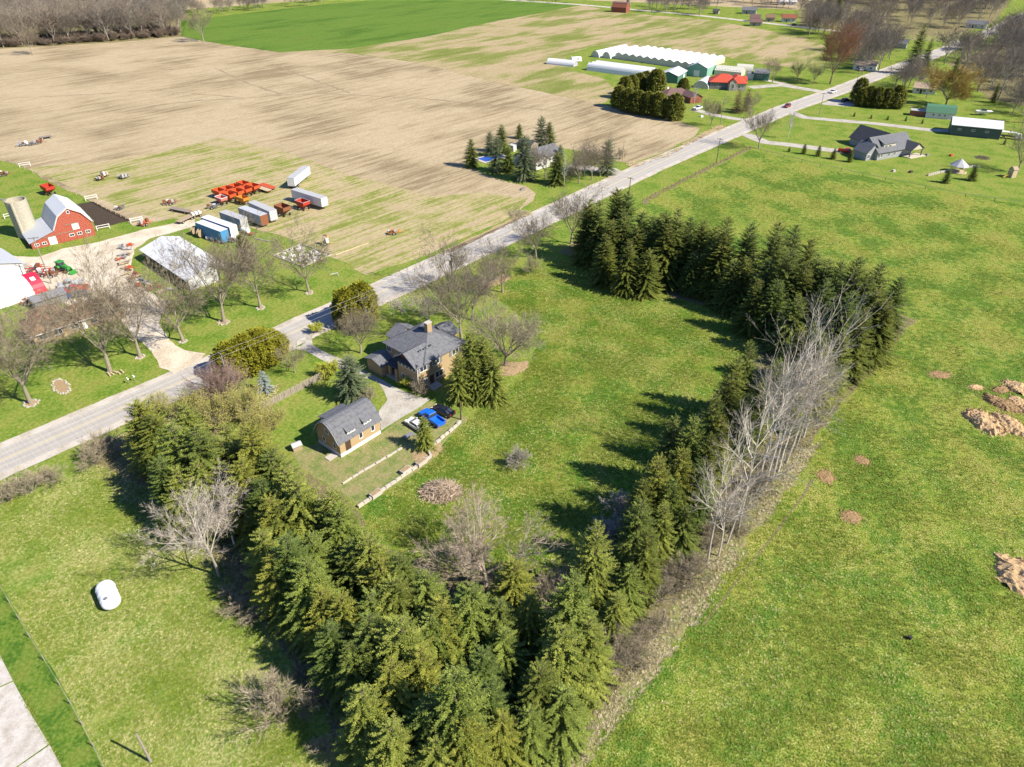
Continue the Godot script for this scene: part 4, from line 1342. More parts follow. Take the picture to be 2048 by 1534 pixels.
func tractor() -> void:
	var o := lay("green_tractor", "green loader tractor with cab parked on the farm yard", "tractor", Vector3(-119.19, 0, -171.72), Vector3(-115.09, 0, -169.89))
	var b := MB.new()
	b.hull(0.9, -0.2, 2.0, -0.4, 0.4, 1.75, -0.2, 1.9, -0.36, 0.36)
	part("bonnet", b, M.tractor_green, o)
	var c := MB.new()
	c.hull(1.3, -1.7, -0.1, -0.75, 0.75, 2.6, -1.55, -0.25, -0.7, 0.7)
	part("cab_glass", c, M.glass, o)
	wall_box(o, -1.85, 0.0, 2.6, 2.78, -0.85, 0.85, M.tractor_green, "cab_roof")
	wall_box(o, -1.9, 1.6, 0.7, 1.1, -0.35, 0.35, M.steel, "chassis")
	for s in [-1.0, 1.0]:
		wheel(o, Vector3(-1.2, 0.85, s * 0.95), 0.85, 0.5, M.yellow)
		wheel(o, Vector3(1.35, 0.6, s * 0.8), 0.6, 0.35, M.yellow)
		var f := MB.new()
		f.hull(1.35, -2.0, -0.3, s * 0.95 - 0.28, s * 0.95 + 0.28, 1.8, -1.6, -0.7, s * 0.95 - 0.26, s * 0.95 + 0.26)
		part("mudguard", f, M.tractor_green, o)
		var a := MB.new()
		a.tube(Vector3(0.1, 1.7, s * 0.55), Vector3(1.9, 1.5, s * 0.55), 0.1, 0.1, 4)
		a.tube(Vector3(1.9, 1.5, s * 0.55), Vector3(3.0, 0.5, s * 0.55), 0.1, 0.1, 4)
		part("loader_arm", a, M.tractor_green, o)
	var k := MB.new()
	k.prism(ring([3.0, 0.1, 3.8, 0.1, 3.8, 0.2, 3.15, 0.3, 3.1, 0.9, 3.0, 0.9]), -1.0, 1.0)
	part("bucket", k, M.tractor_green, o)

func utility_pole(label: String, at: Vector3, h: float, arms: int, yaw := 0.0, transformer := false, m: Material = null) -> Node3D:
	var o := thing("utility_pole", label, "utility pole", at, yaw, "")
	var pm: Material = M.pole if m == null else m
	var b := MB.new()
	b.tube(Vector3.ZERO, Vector3(0, h, 0), 0.16, 0.11, 8)
	part("pole", b, pm, o)
	for i in arms:
		var a := MB.new()
		a.box(Vector3(0, h - 0.25 - i * 1.5, 0.12), Vector3(2.3, 0.13, 0.1))
		part("crossarm", a, M.dark_pole, o)
		for x in [-1.0, 0.35, 1.0]:
			var s := MB.new()
			s.tube(Vector3(x, h - 0.19 - i * 1.5, 0.12), Vector3(x, h + 0.02 - i * 1.5, 0.12), 0.05, 0.04, 6)
			part("insulator", s, M.steel, o)
	if transformer:
		var t := MB.new()
		t.tube(Vector3(-0.35, h - 2.9, 0.1), Vector3(-0.35, h - 1.95, 0.1), 0.26, 0.26, 10)
		part("transformer", t, M.steel, o)
	return o

func power_line(label: String, a: Vector3, b: Vector3) -> void:
	var o := thing("power_line", label, "power line", a, 0.0, "power lines along the road")
	for k in [-0.9, 0.9]:
		var m := MB.new()
		var d := b - a
		var s: Vector3 = Vector3(-d.z, 0, d.x).normalized() * k
		var prev := s
		for i in 10:
			var t := (i + 1) / 10.0
			var q: Vector3 = d * t + s - Vector3(0, 4.0 * t * (1.0 - t) * d.length() * 0.012, 0)
			m.tube(prev, q, 0.018, 0.018, 3, false)
			prev = q
		part("wire", m, M.dull_metal, o)

func fence(called: String, label: String, line: Array, gap: float, h: float, rails: int, post_m: Material, rail_m: Material, pr := 0.07, wire := false) -> Node3D:
	var o := thing(called, label, "fence", line[0], 0.0)
	var pm := MB.new()
	pm.tube(Vector3.ZERO, Vector3(0, h, 0), pr, pr * 0.85, 6)
	var pmesh := pm.mesh()
	var f := FastNoiseLite.new()
	for i in line.size() - 1:
		var a: Vector3 = line[i] - line[0]
		var b: Vector3 = line[i + 1] - line[0]
		var k := maxi(1, int(a.distance_to(b) / gap))
		for j in k + (1 if i == line.size() - 2 else 0):
			var p := put("post", pmesh, post_m, o)
			p.position = a.lerp(b, float(j) / k)
			p.rotation = Vector3(f.get_noise_1d(j * 37.0) * 0.08, j, f.get_noise_1d(j * 53.0) * 0.08)
		for r in rails:
			var y := h * (0.9 - 0.75 * r / maxf(1.0, rails))
			if wire:
				var m := MB.new()
				m.tube(a + Vector3(0, y, 0), b + Vector3(0, y, 0), 0.012, 0.012, 3, false)
				part("wire", m, rail_m, o)
			else:
				for j in k:
					var m := MB.new()
					m.tube(a.lerp(b, float(j) / k) + Vector3(0, y, 0), a.lerp(b, float(j + 1) / k) + Vector3(0, y, 0), 0.06, 0.06, 4)
					part("rail", m, rail_m, o)
	return o

func mound(called: String, label: String, at: Vector3, lx: float, lz: float, h: float, m: Material, sd: int, turn := 0.0, group := "") -> void:
	var f := FastNoiseLite.new()
	f.seed = sd
	f.frequency = 0.35
	var b := MB.new()
	var n := 30
	var pts := []
	for i in n + 1:
		var row := []
		for j in n + 1:
			var x := (i / float(n) * 2.0 - 1.0)
			var z := (j / float(n) * 2.0 - 1.0)
			var r := sqrt(x * x + z * z) * (1.02 + 0.34 * f.get_noise_2d(x * 3.0, z * 3.0 + 50.0) + 0.3 * f.get_noise_2d(x * 11.0 + 9.0, z * 11.0))
			var y := h * pow(maxf(0.0, 1.0 - r * r), 0.75) * (1.0 + 0.5 * f.get_noise_2d(x * lx * 1.5, z * lz * 1.5)) + minf(0.35 * h, 0.22) * f.get_noise_2d(x * lx * 5.0, z * lz * 5.0) - 0.07
			if r > 1.0:
				y = -0.1
			row.append(Vector3(x * lx, maxf(y, -0.1), z * lz))
		pts.append(row)
	for i in n:
		for j in n:
			b.quad(pts[i][j], pts[i][j + 1], pts[i + 1][j + 1], pts[i + 1][j])
	var rr := RandomNumberGenerator.new()
	rr.seed = sd
	for i in 46:
		var az := rr.randf() * TAU
		var q := rr.randf_range(0.7, 1.35)
		var s := rr.randf_range(0.05, 0.16)
		b.box(Vector3(cos(az) * lx * q, s * 0.3, sin(az) * lz * q), Vector3(s * 1.5, s, s * 1.2), Basis(Vector3.UP, rr.randf() * TAU))
	single(called, b, m, label, "mound", at, turn, group)

# heap of loose sticks
func stick_pile(called: String, label: String, at: Vector3, rad: float, h: float, count: int, a: Color, b_: Color, sd: int) -> void:
	var r := RandomNumberGenerator.new()
	r.seed = sd
	var b := MB.new()
	for i in count:
		b.col = shade_of(a, b_, r)
		var az := r.randf() * TAU
		var q := sqrt(r.randf())
		var p := Vector3(cos(az) * rad * q, 0.05 + r.randf() * h * (1.05 - q * q), sin(az) * rad * q * 0.75)
		var d := Vector3(r.randf_range(-1, 1), r.randf_range(-0.25, 0.3), r.randf_range(-1, 1)).normalized() * r.randf_range(0.4, 1.2)
		b.tube(p - d, p + d, 0.045, 0.012, 3, false)
	single(called, b, M.bark, label, "brush pile", at)

func stone_mesh(sd: int, s: float) -> MB:
	var r := RandomNumberGenerator.new()
	r.seed = sd
	var b := MB.new()
	b.hull(0, -s * r.randf_range(0.8, 1.1), s * r.randf_range(0.8, 1.1), -s * 0.8, s * 0.8, s * r.randf_range(0.7, 1.1), -s * r.randf_range(0.5, 0.8), s * r.randf_range(0.5, 0.8), -s * 0.55, s * 0.5)
	return b

func stone_ring(label: String, at: Vector3, rad: float, sd: int) -> void:
	var o := thing("stone_ring", label, "stone edging", at, 0.0, "stone rings round tree feet")
	var k := int(TAU * rad / 0.42)
	for i in k:
		var s := put("stone", stone_cached(i % 4), M.stone, o)
		var rr := rad * (1.0 + 0.14 * sin(i * 2.9 + at.x) + 0.1 * sin(i * 0.9))
		s.position = Vector3(cos(TAU * i / k) * rr, 0, sin(TAU * i / k) * rr)
		s.scale = Vector3.ONE * (0.8 + 0.5 * absf(sin(i * 5.1)))
		s.rotation.y = i * 1.7
	var m := MB.new()
	for i in 16:
		m.tri(Vector3(0, 0.09, 0), Vector3(cos(TAU * (i + 1) / 16) * rad, 0.06, sin(TAU * (i + 1) / 16) * rad), Vector3(cos(TAU * i / 16) * rad, 0.06, sin(TAU * i / 16) * rad))
	part("mulch", m, M.mulch, o)

func stone_cached(i: int) -> Mesh:
	var key := "st%d" % i
	if not cached.has(key):
		cached[key] = stone_mesh(500 + i, 0.2).mesh()
	return cached[key]

func mailbox(label: String, at: Vector3, yaw: float, m: Material) -> void:
	var o := thing("mailbox", label, "mailbox", at, yaw, "mailboxes along the road")
	wall_box(o, -0.05, 0.05, 0, 1.05, -0.05, 0.05, M.pole, "post")
	var b := MB.new()
	b.prism(ring([-0.14, 1.05, 0.14, 1.05, 0.14, 1.25, 0.08, 1.34, -0.08, 1.34, -0.14, 1.25]), -0.3, 0.3)
	part("box", b, m, o)

func wheel_reel(label: String, at: Vector3, yaw: float) -> void:
	var o := thing("cable_reel", label, "cable reel", at, yaw, "cable reels by the blue trailer")
	for z in [-0.55, 0.45]:
		var b := MB.new()
		b.tube(Vector3(0, 1.25, z), Vector3(0, 1.25, z + 0.1), 1.25, 1.25, 18)
		part("flange", b, M.old_wood, o)
	var c := MB.new()
	c.tube(Vector3(0, 1.25, -0.48), Vector3(0, 1.25, 0.48), 0.55, 0.55, 12)
	part("core", c, M.pale_wood, o)

func tank_cart() -> void:
	var o := lay("sprayer_cart", "white plastic tank on a red sprayer cart", "sprayer", Vector3(-78.77, 0, -196.27), Vector3(-75.8, 0, -195.14))
	var b := MB.new()
	b.tube(Vector3(-1.1, 1.5, 0), Vector3(1.1, 1.5, 0), 0.75, 0.75, 14)
	part("tank", b, M.tarp_white, o)
	wall_box(o, -1.4, 2.4, 0.6, 0.75, -0.5, 0.5, M.red_paint, "frame")
	for z in [-0.9, 0.9]:
		wheel(o, Vector3(-0.2, 0.5, z), 0.5, 0.3)
	var s := MB.new()
	s.tube(Vector3(-1.3, 0.8, -2.2), Vector3(-1.3, 0.8, 2.2), 0.06, 0.06, 5)
	part("boom", s, M.red_paint, o)

func capsule(b: MB, l: float, r: float, squash := 1.0) -> void:
	# rounded tank lying along x, bottom at y 0
	var n := 7
	var stations := []
	for i in n + 1:
		var a := PI / 2 * (1.0 - float(i) / n)
		stations.append(Vector2(-l * 0.5 + r * 0.8 * (1.0 - sin(a)), maxf(0.02, pow(cos(a), 0.8))))
	for i in n + 1:
		var q: Vector2 = stations[n - i]
		stations.append(Vector2(-q.x, q.y))
	var k := 22
	for i in stations.size() - 1:
		var p: Vector2 = stations[i]
		var q: Vector2 = stations[i + 1]
		for j in k:
			var a := TAU * j / k
			var c := TAU * (j + 1) / k
			var f := func(t: Vector2, ang: float) -> Vector3:
				return Vector3(t.x, r * squash + sin(ang) * r * t.y * squash, cos(ang) * r * t.y)
			b.quad(f.call(p, a), f.call(q, a), f.call(q, c), f.call(p, c))

# ---------------------------------------------------------------- scene
func _ready() -> void:
	rng.seed = 7
	# camera
	var cam := Camera3D.new()
	cam.name = "camera"
	cam.position = Vector3(0, 80, 0)
	cam.rotation_degrees = Vector3(-34.05, 0, 0)
	cam.fov = 56.69
	cam.near = 0.5
	cam.far = 6000.0
	add_child(cam)
	cam.current = true
	# sky and exposure
	var env := Environment.new()
	env.background_mode = Environment.BG_SKY
	var sm := ProceduralSkyMaterial.new()
	sm.sky_top_color = Color(0.30, 0.46, 0.74)
	sm.sky_horizon_color = Color(0.72, 0.80, 0.90)
	sm.sky_curve = 0.18
	sm.ground_bottom_color = Color(0.28, 0.30, 0.20)
	sm.ground_horizon_color = Color(0.60, 0.66, 0.70)
	sm.sun_angle_max = 8.0
	sm.sky_energy_multiplier = 0.82
	sm.ground_energy_multiplier = 0.82
	var sky := Sky.new()
	sky.sky_material = sm
	env.sky = sky
	env.ambient_light_source = Environment.AMBIENT_SOURCE_SKY
	env.tonemap_mode = Environment.TONE_MAPPER_LINEAR
	env.tonemap_exposure = 1.76
	env.sdfgi_enabled = true
	env.ssao_enabled = true
	env.ssil_enabled = true
	var we := WorldEnvironment.new()
	we.name = "world_environment"
	we.environment = env
	add_child(we)
	# sun: from the right and a little behind the camera, 42 degrees high
	var sun := DirectionalLight3D.new()
	sun.name = "sun"
	sun.light_energy = 1.6
	sun.light_color = Color(1.0, 0.965, 0.90)
	sun.light_angular_distance = 0.5
	sun.shadow_enabled = true
	add_child(sun)
	sun.look_at_from_position(Vector3(68.1, 66.9, 29.7), Vector3.ZERO)
	ground_materials()
	building_materials()
	grounds()
	structures()
	plants()
	objects()

func ground_materials() -> void:
	var s := 1024
	var fineb := mixed(s, [[1, 70, 3, 1.0], [2, 12, 2, 0.35], [3, 230, 1, 0.5]])
	var rel := grey_texture(fineb, s)
	var clumpb := mixed(s, [[11, 44, 4, 1.0], [12, 9, 2, 0.28], [13, 190, 2, 0.7]])
	var clump := grey_texture(clumpb, s)
	var q := 512
	var broadb := mixed(q, [[21, 7, 6, 1.0], [22, 60, 4, 0.7]])
	var patchb := mixed(q, [[31, 9, 6, 1.0], [32, 70, 4, 0.75]])
	# vivid pasture turf with straw flecks; dark low stops paint shade between clumps
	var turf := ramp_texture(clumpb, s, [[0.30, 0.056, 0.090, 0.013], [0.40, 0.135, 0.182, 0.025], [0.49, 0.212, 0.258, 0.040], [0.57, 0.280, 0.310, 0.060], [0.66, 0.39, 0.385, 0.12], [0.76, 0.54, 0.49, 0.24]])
	var turf_tint := ramp_texture(broadb, q, [[0.34, 0.42, 0.64, 0.5], [0.44, 0.68, 0.83, 0.7], [0.52, 0.92, 0.97, 0.9], [0.60, 1.0, 0.97, 1.0], [0.7, 1.0, 0.9, 1.0]])
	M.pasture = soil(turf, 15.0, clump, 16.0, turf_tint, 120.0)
	# the meadow by the house: darker and denser, with pale tufts
	var mead := ramp_texture(clumpb, s, [[0.30, 0.042, 0.074, 0.010], [0.40, 0.108, 0.156, 0.019], [0.49, 0.182, 0.230, 0.032], [0.57, 0.252, 0.285, 0.052], [0.66, 0.36, 0.36, 0.105], [0.76, 0.52, 0.47, 0.22]])
	var mead_tint := ramp_texture(patchb, q, [[0.34, 0.42, 0.70, 0.5], [0.44, 0.68, 0.86, 0.65], [0.52, 0.92, 0.97, 0.9], [0.6, 1.0, 0.97, 1.0], [0.7, 1.0, 0.90, 1.0]])
	M.meadow = soil(mead, 12.0, clump, 15.0, mead_tint, 80.0)
	# paler rough grass with much straw
	var rough := ramp_texture(fineb, s, [[0.2, 0.085, 0.130, 0.016], [0.40, 0.165, 0.215, 0.032], [0.5, 0.255, 0.295, 0.062], [0.58, 0.35, 0.355, 0.11], [0.68, 0.50, 0.46, 0.22]])
	var rough_tint := ramp_texture(patchb, q, [[0.28, 0.55, 0.78, 0.5], [0.45, 0.8, 0.92, 0.75], [0.6, 1.0, 1.0, 1.0], [0.78, 1.0, 0.90, 1.0]])
	M.paddock = soil(rough, 9.0, rel, 9.0, rough_tint, 60.0)
	# mown lawn
	var lawn := ramp_texture(fineb, s, [[0.25, 0.085, 0.130, 0.018], [0.42, 0.148, 0.200, 0.030], [0.52, 0.205, 0.250, 0.045], [0.6, 0.28, 0.30, 0.075], [0.72, 0.42, 0.39, 0.15]])
	M.lawn = soil(lawn, 11.0, rel, 5.0, rough_tint, 75.0)
	M.dark_lawn = soil(lawn, 7.0, rel, 4.0, turf_tint, 40.0)
	M.dark_lawn.albedo_color = lin(0.72, 0.85, 0.7)
	# dry yard grass
	var dry := ramp_texture(fineb, s, [[0.15, 0.10, 0.12, 0.035], [0.42, 0.21, 0.21, 0.075], [0.58, 0.33, 0.29, 0.14], [0.8, 0.48, 0.41, 0.25]])
	M.dry_grass = soil(dry, 8.0, rel, 6.0, rough_tint, 26.0)
	var straw := ramp_texture(fineb, s, [[0.15, 0.17, 0.125, 0.065], [0.45, 0.36, 0.275, 0.15], [0.62, 0.48, 0.385, 0.225], [0.85, 0.60, 0.50, 0.33]])
	M.straw = soil(straw, 6.0, rel, 10.0)
	# leaf litter and brush floor under the trees
	var litter := ramp_texture(fineb, s, [[0.25, 0.065, 0.070, 0.022], [0.42, 0.135, 0.125, 0.050], [0.52, 0.20, 0.175, 0.085], [0.6, 0.29, 0.245, 0.135], [0.75, 0.42, 0.36, 0.22]])
	M.litter = soil(litter, 7.0, rel, 10.0)
	var mulch := ramp_texture(fineb, s, [[0.25, 0.15, 0.095, 0.045], [0.42, 0.28, 0.195, 0.105], [0.58, 0.42, 0.31, 0.18], [0.8, 0.56, 0.45, 0.29]])
	M.mulch = soil(mulch, 5.0, rel, 6.0)
	# worked stubble: streaked along the rows
	var rows := mixed(s, [[41, 90, 3, 0.8, 8.0], [42, 200, 2, 0.5], [43, 26, 3, 0.5, 14.0]])
	var stub := ramp_texture(rows, s, [[0.2, 0.25, 0.192, 0.115], [0.42, 0.36, 0.288, 0.180], [0.58, 0.45, 0.366, 0.238], [0.8, 0.57, 0.475, 0.325]])
	var bandb := mixed(s, [[51, 60, 4, 0.7, 14.0], [52, 4, 6, 1.0], [53, 150, 2, 0.4, 10.0]])
	var band := ramp_texture(bandb, s, [[0.30, 0.58, 0.56, 0.52], [0.41, 0.78, 0.77, 0.73], [0.48, 0.90, 0.89, 0.86], [0.58, 1.0, 1.0, 1.0]])
	var rows_relief := grey_texture(rows, s)
	M.stubble = soil(stub, 22.0, rows_relief, 10.0, band, 260.0, false)
	var greenb := mixed(s, [[61, 50, 4, 1.0, 22.0], [62, 6, 4, 0.8], [63, 200, 2, 0.6, 4.0]])
	var greened := ramp_texture(greenb, s, [[0.25, 0.97, 0.95, 0.92], [0.48, 0.93, 0.95, 0.82], [0.54, 0.74, 0.86, 0.55], [0.62, 0.54, 0.72, 0.30], [0.75, 0.42, 0.62, 0.20]])
	M.green_stubble = soil(stub, 22.0, rows_relief, 10.0, greened, 110.0, false)
	var hayb := mixed(s, [[71, 10, 5, 1.0, 3.0], [72, 40, 3, 0.5, 5.0], [73, 200, 1, 0.25]])
	var hay := ramp_texture(hayb, s, [[0.25, 0.93, 0.90, 0.86], [0.46, 0.86, 0.86, 0.74], [0.53, 0.62, 0.74, 0.44], [0.63, 0.45, 0.62, 0.26], [0.8, 0.38, 0.56, 0.20]])
	M.hay = soil(stub, 30.0, rows_relief, 8.0, hay, 330.0, false)
	var wheat := ramp_texture(rows, s, [[0.2, 0.065, 0.120, 0.018], [0.5, 0.110, 0.185, 0.030], [0.8, 0.19, 0.25, 0.058]])
	var wheat_tint := ramp_texture(hayb, s, [[0.2, 0.55, 0.68, 0.6], [0.45, 0.95, 0.97, 0.95], [0.62, 1.0, 1.0, 1.0], [0.8, 1.0, 0.92, 1.0]])
	M.wheat = soil(wheat, 40.0, rows_relief, 6.0, wheat_tint, 420.0, false)
	# mineral surfaces
	var grit := mixed(q, [[81, 120, 3, 1.0], [82, 12, 3, 0.7]])
	var grit_relief := grey_texture(grit, q)
	var gravel := ramp_texture(grit, q, [[0.2, 0.46, 0.40, 0.31], [0.5, 0.60, 0.53, 0.42], [0.8, 0.73, 0.65, 0.54]])
	var wear := ramp_texture(broadb, q, [[0.25, 0.72, 0.69, 0.64], [0.5, 0.93, 0.91, 0.88], [0.65, 1, 1, 1]])
	M.gravel = soil(gravel, 6.0, grit_relief, 2.0, wear, 45.0)
	var drive := ramp_texture(grit, q, [[0.2, 0.36, 0.335, 0.295], [0.5, 0.45, 0.425, 0.38], [0.8, 0.54, 0.515, 0.465]])
	M.drive = soil(drive, 6.0, grit_relief, 1.5, wear, 30.0)
	var tar := ramp_texture(grit, q, [[0.2, 0.37, 0.345, 0.31], [0.5, 0.43, 0.405, 0.37], [0.8, 0.49, 0.465, 0.43]])
	var roadb := mixed(s, [[91, 120, 3, 1.0, 90.0], [92, 14, 3, 0.5]])
	var road_wear := ramp_texture(roadb, s, [[0.25, 0.88, 0.88, 0.88], [0.5, 0.96, 0.955, 0.945], [0.7, 1, 1, 1]])
	M.asphalt = soil(tar, 5.0, grit_relief, 0.6, road_wear, 60.0, false)
	M.track = soil(tar, 5.0, grit_relief, 0.6, road_wear, 60.0, false)
	M.track.albedo_color = lin(0.92, 0.915, 0.905)
	var shoulder := ramp_texture(grit, q, [[0.2, 0.42, 0.38, 0.325], [0.5, 0.51, 0.47, 0.41], [0.8, 0.61, 0.565, 0.50]])
	M.shoulder = soil(shoulder, 4.0, grit_relief, 2.0, wear, 35.0)
	var conc := ramp_texture(grit, q, [[0.2, 0.44, 0.41, 0.375], [0.5, 0.51, 0.48, 0.445], [0.8, 0.57, 0.54, 0.505]])
	M.concrete = soil(conc, 9.0, grit_relief, 0.4, wear, 16.0)
	var earth := ramp_texture(fineb, s, [[0.25, 0.32, 0.19, 0.09], [0.42, 0.52, 0.35, 0.18], [0.58, 0.66, 0.47, 0.265], [0.8, 0.78, 0.60, 0.38]])
	M.earth = soil(earth, 5.0, rel, 14.0)
	var brown_earth := ramp_texture(fineb, s, [[0.25, 0.13, 0.075, 0.036], [0.42, 0.28, 0.175, 0.088], [0.58, 0.43, 0.29, 0.155], [0.8, 0.56, 0.42, 0.26]])
	M.brown_earth = soil(brown_earth, 4.0, rel, 14.0)
	var mud := ramp_texture(fineb, s, [[0.15, 0.035, 0.027, 0.02], [0.5, 0.075, 0.058, 0.043], [0.85, 0.13, 0.10, 0.075]])
	M.mud = soil(mud, 7.0, rel, 12.0)
	var wet := ramp_texture(fineb, s, [[0.25, 0.15, 0.115, 0.07], [0.42, 0.24, 0.19, 0.12], [0.58, 0.32, 0.255, 0.165], [0.8, 0.42, 0.34, 0.225]])
	M.wet_soil = soil(wet, 5.0, rel, 8.0)
	M.yellow_paint = mat(0.58, 0.47, 0.22, 0.8)
	M.leaf = vmat(0.75)
	M.bark = vmat(0.95)

func road_line() -> Array:
	return [Vector3(-106.89, 0, -72.98), Vector3(-88.56, 0, -94.36), Vector3(-56.31, 0, -130.38), Vector3(-3.46, 0, -193.51), Vector3(50.49, 0, -259.93), Vector3(129.22, 0, -349.17), Vector3(164.77, 0, -384.38), Vector3(206.65, 0, -429.12), Vector3(259.08, 0, -482.29), Vector3(362.52, 0, -593.36), Vector3(420, 0, -660.34), Vector3(514.43, 0, -766.46)]

func grounds() -> void:
	var g := MB.new()
	g.quad(Vector3(-3000, 0, 600), Vector3(3000, 0, 600), Vector3(3000, 0, -3500), Vector3(-3000, 0, -3500))
	var go := put("ground", g.mesh(), M.lawn, self)
	go.set_meta("kind", "structure")
	var across := deg_to_rad(-41.0)
	zone("stubble_field", ring([-317.7, -262.21, -480.94, -487.55, -344.55, -523.42, -309.57, -533.66, -240.15, -571.36, -216.4, -550.82, -195.18, -529.52, -150.87, -503.97, -104.29, -498.39, -62.14, -468.76, -4.28, -405.03, 41.32, -358.2, 72.37, -326.92, 80.68, -314.22, 77.42, -303.11, 59.45, -279.39, 44.11, -264.03, 39.49, -267.11, 36.45, -273.46, 24.63, -281.42, 10.18, -288.35, -4.79, -288.35, -17.73, -269.62, -15.76, -260.41, -10, -252.27, -2.08, -244, 4.09, -238.74, 7.33, -231.67, 6.8, -224, 4.14, -219.41, -3.66, -207.33, -23.93, -182.01, -36.96, -169.28, -50.65, -184.73, -73.72, -207.33, -90.47, -207.33, -100.46, -213.66, -105.7, -207.33, -112.7, -202.47, -122.87, -211.52, -138.01, -224.93, -159.61, -242.4, -181.33, -262.21, -203.85, -274.76]), 0.01, M.stubble, 6.0, 1.5, across)
	zone("grassy_stubble", ring([-175.3, -258.04, -157.03, -265.25, -135.11, -280.06, -119.98, -298.55, -90.7, -281.42, -57.51, -250.58, -27.02, -228.74, -10.67, -232.16, 5.55, -225.88, 4.13, -218.51, -3.63, -205.69, -23.87, -181.34, -36.6, -168.68, -51.66, -183.02, -67.48, -195.52, -83.07, -203.27, -95.04, -207.33, -111.68, -210.67, -138.37, -227.3]), 0.02, M.green_stubble, 5.0, 2.0, across)
	zone("far_field", ring([-829.49, -685.86, -299.65, -720.44, -201.12, -800.31, -12.46, -837.06, 259.94, -720.44, 703.48, -1182.98, -1884.36, -1400.09]), 0.012, M.stubble, 20.0, 3.0, across)
	zone("wheat_field", ring([-149.86, -500.24, -216.58, -546.43, -240.34, -569.01, -273.21, -654.24, -239.92, -689.18, -200.54, -738.98, -158.03, -783.04, -86.08, -846.75, -11.95, -800.31, 63.44, -758.42, 29.24, -706.23, -25.43, -628, -62.7, -564.36, -107.52, -515.48]), 0.03, M.wheat, 8.0, 1.5, across)
	zone("hay_field", ring([-149.86, -500.24, -107.52, -515.48, -62.7, -564.36, -25.43, -628, 29.24, -706.23, 66.75, -758.42, 89.87, -713.27, 118.99, -685.86, 163.43, -654.24, 217.1, -550.82, 202.03, -491.12, 178.1, -442.14, 158.29, -452.77, 139.79, -472.08, 129.82, -494.73, 52.49, -523.42, 35.03, -487.55, 33.54, -442.14, 52.1, -414.11, 53, -383.22, 43.37, -357.18, -4.28, -405.03, -62.14, -468.76, -104.29, -498.39]), 0.035, M.hay, 8.0, 2.0, across)
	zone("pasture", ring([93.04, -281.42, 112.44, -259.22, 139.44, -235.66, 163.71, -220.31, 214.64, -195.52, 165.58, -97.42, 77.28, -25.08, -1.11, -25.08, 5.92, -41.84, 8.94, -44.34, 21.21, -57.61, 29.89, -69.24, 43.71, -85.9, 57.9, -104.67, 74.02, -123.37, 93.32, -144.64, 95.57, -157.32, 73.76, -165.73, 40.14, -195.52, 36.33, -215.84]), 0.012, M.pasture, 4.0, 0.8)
	zone("meadow", ring([-24.58, -82.44, -14.21, -94.7, -10.9, -103.17, -8.35, -106.99, 1.63, -120.56, 5.57, -133.4, 3.01, -144.64, -2.92, -154.65, -10.55, -161.44, -3.14, -170.19, 12.98, -178.04, 28.94, -165.73, 43.29, -154.65, 60.25, -138.86, 54.25, -119.65, 42.01, -97.42, 27.41, -78.09, 16.24, -69.24, 5.26, -64.82, -10.35, -69.24, -19.55, -73.02]), 0.014, M.meadow, 3.0, 0.6)
	zone("paddock", ring([-91.82, -81.33, -82.46, -84.15, -77.31, -89.54, -71.1, -94.03, -60.58, -89.54, -45.78, -76.01, -30.81, -59.91, -18.1, -41.84, -13.46, -33.43, -37.93, -33.43, -45.76, -41.84, -55.99, -52.23, -72.38, -67.25]), 0.013, M.paddock, 3.0, 0.5)
	zone("mown_strip", ring([-98.18, -84.73, -72.38, -67.25, -55.99, -52.23, -45.76, -41.84, -38.64, -33.9, -46.09, -33.43, -84.11, -58.36]), 0.016, M.dark_lawn, 3.0, 0.3)
	zone("brush_floor", ring([-75.03, -96.73, -69.99, -103.17, -56.4, -106.21, -45.31, -100.24, -36.1, -92.07, -26.2, -84.73, -19.85, -75, -8.98, -70.16, 3.99, -68.33, 16.37, -76.01, 26.29, -93.37, 38.47, -112.66, 50.29, -127.25, 60.96, -141.13, 37.69, -157.32, 20.66, -173.26, 13.26, -183.02, 23.03, -199.34, 43.84, -191.82, 68.64, -165.73, 93.32, -144.64, 74.54, -123.37, 57.9, -104.67, 43.3, -85.9, 29.89, -69.24, 20.89, -57.61, 12.48, -49.9, 9.05, -45.53, 3.01, -38.31, -13.75, -35.32, -23.26, -49.9, -33.94, -61.5, -42.36, -68.33, -53.87, -79.15, -62.07, -83.58]), 0.02, M.litter, 2.0, 1.4)
	zone("wood_floor", ring([-466.63, -550.82, -339.81, -515.48, -306.31, -527.47, -269.84, -544.27, -237.99, -566.68, -269.08, -654.24, -314.83, -774.67, -411.31, -920.95, -557.75, -981.91, -772.62, -877.12]), 0.03, M.litter, 6.0, 2.0)
	zone("wood_floor", ring([226.12, -619.68, 259.05, -603.63, 273.37, -583.39, 313.31, -559.78, 391.97, -642.33, 485.8, -783.04, 528.77, -981.91, 351.5, -909.61, 259.94, -720.44]), 0.04, M.litter, 6.0, 3.0)
	zone("wood_floor", ring([261.21, -460.64, 307.44, -509.66, 377.37, -583.39, 421.47, -588.34, 313.33, -377.53, 247.56, -352.14, 233.08, -366.57, 249.08, -407.58]), 0.03, M.litter, 6.0, 3.0)
	zone("crossing_verge", ring([280.2, -573.73, 318.03, -569.01, 353.09, -593.36, 347.87, -573.73, 304.3, -542.11, 273.5, -550.82]), 0.05, M.dry_grass, 4.0, 1.0)
	zone("dry_yard", ring([-15.69, -112.15, -11.31, -109.05, -8.05, -106.52, -10.82, -101.98, -13.35, -96.73, -15.77, -91.43, -24.34, -83.35, -27.19, -85.67, -36.26, -92.72, -39.19, -96.73, -34.36, -99.52, -29.16, -95.77, -23.89, -102.42]), 0.024, M.dry_grass, 2.0, 0.5)
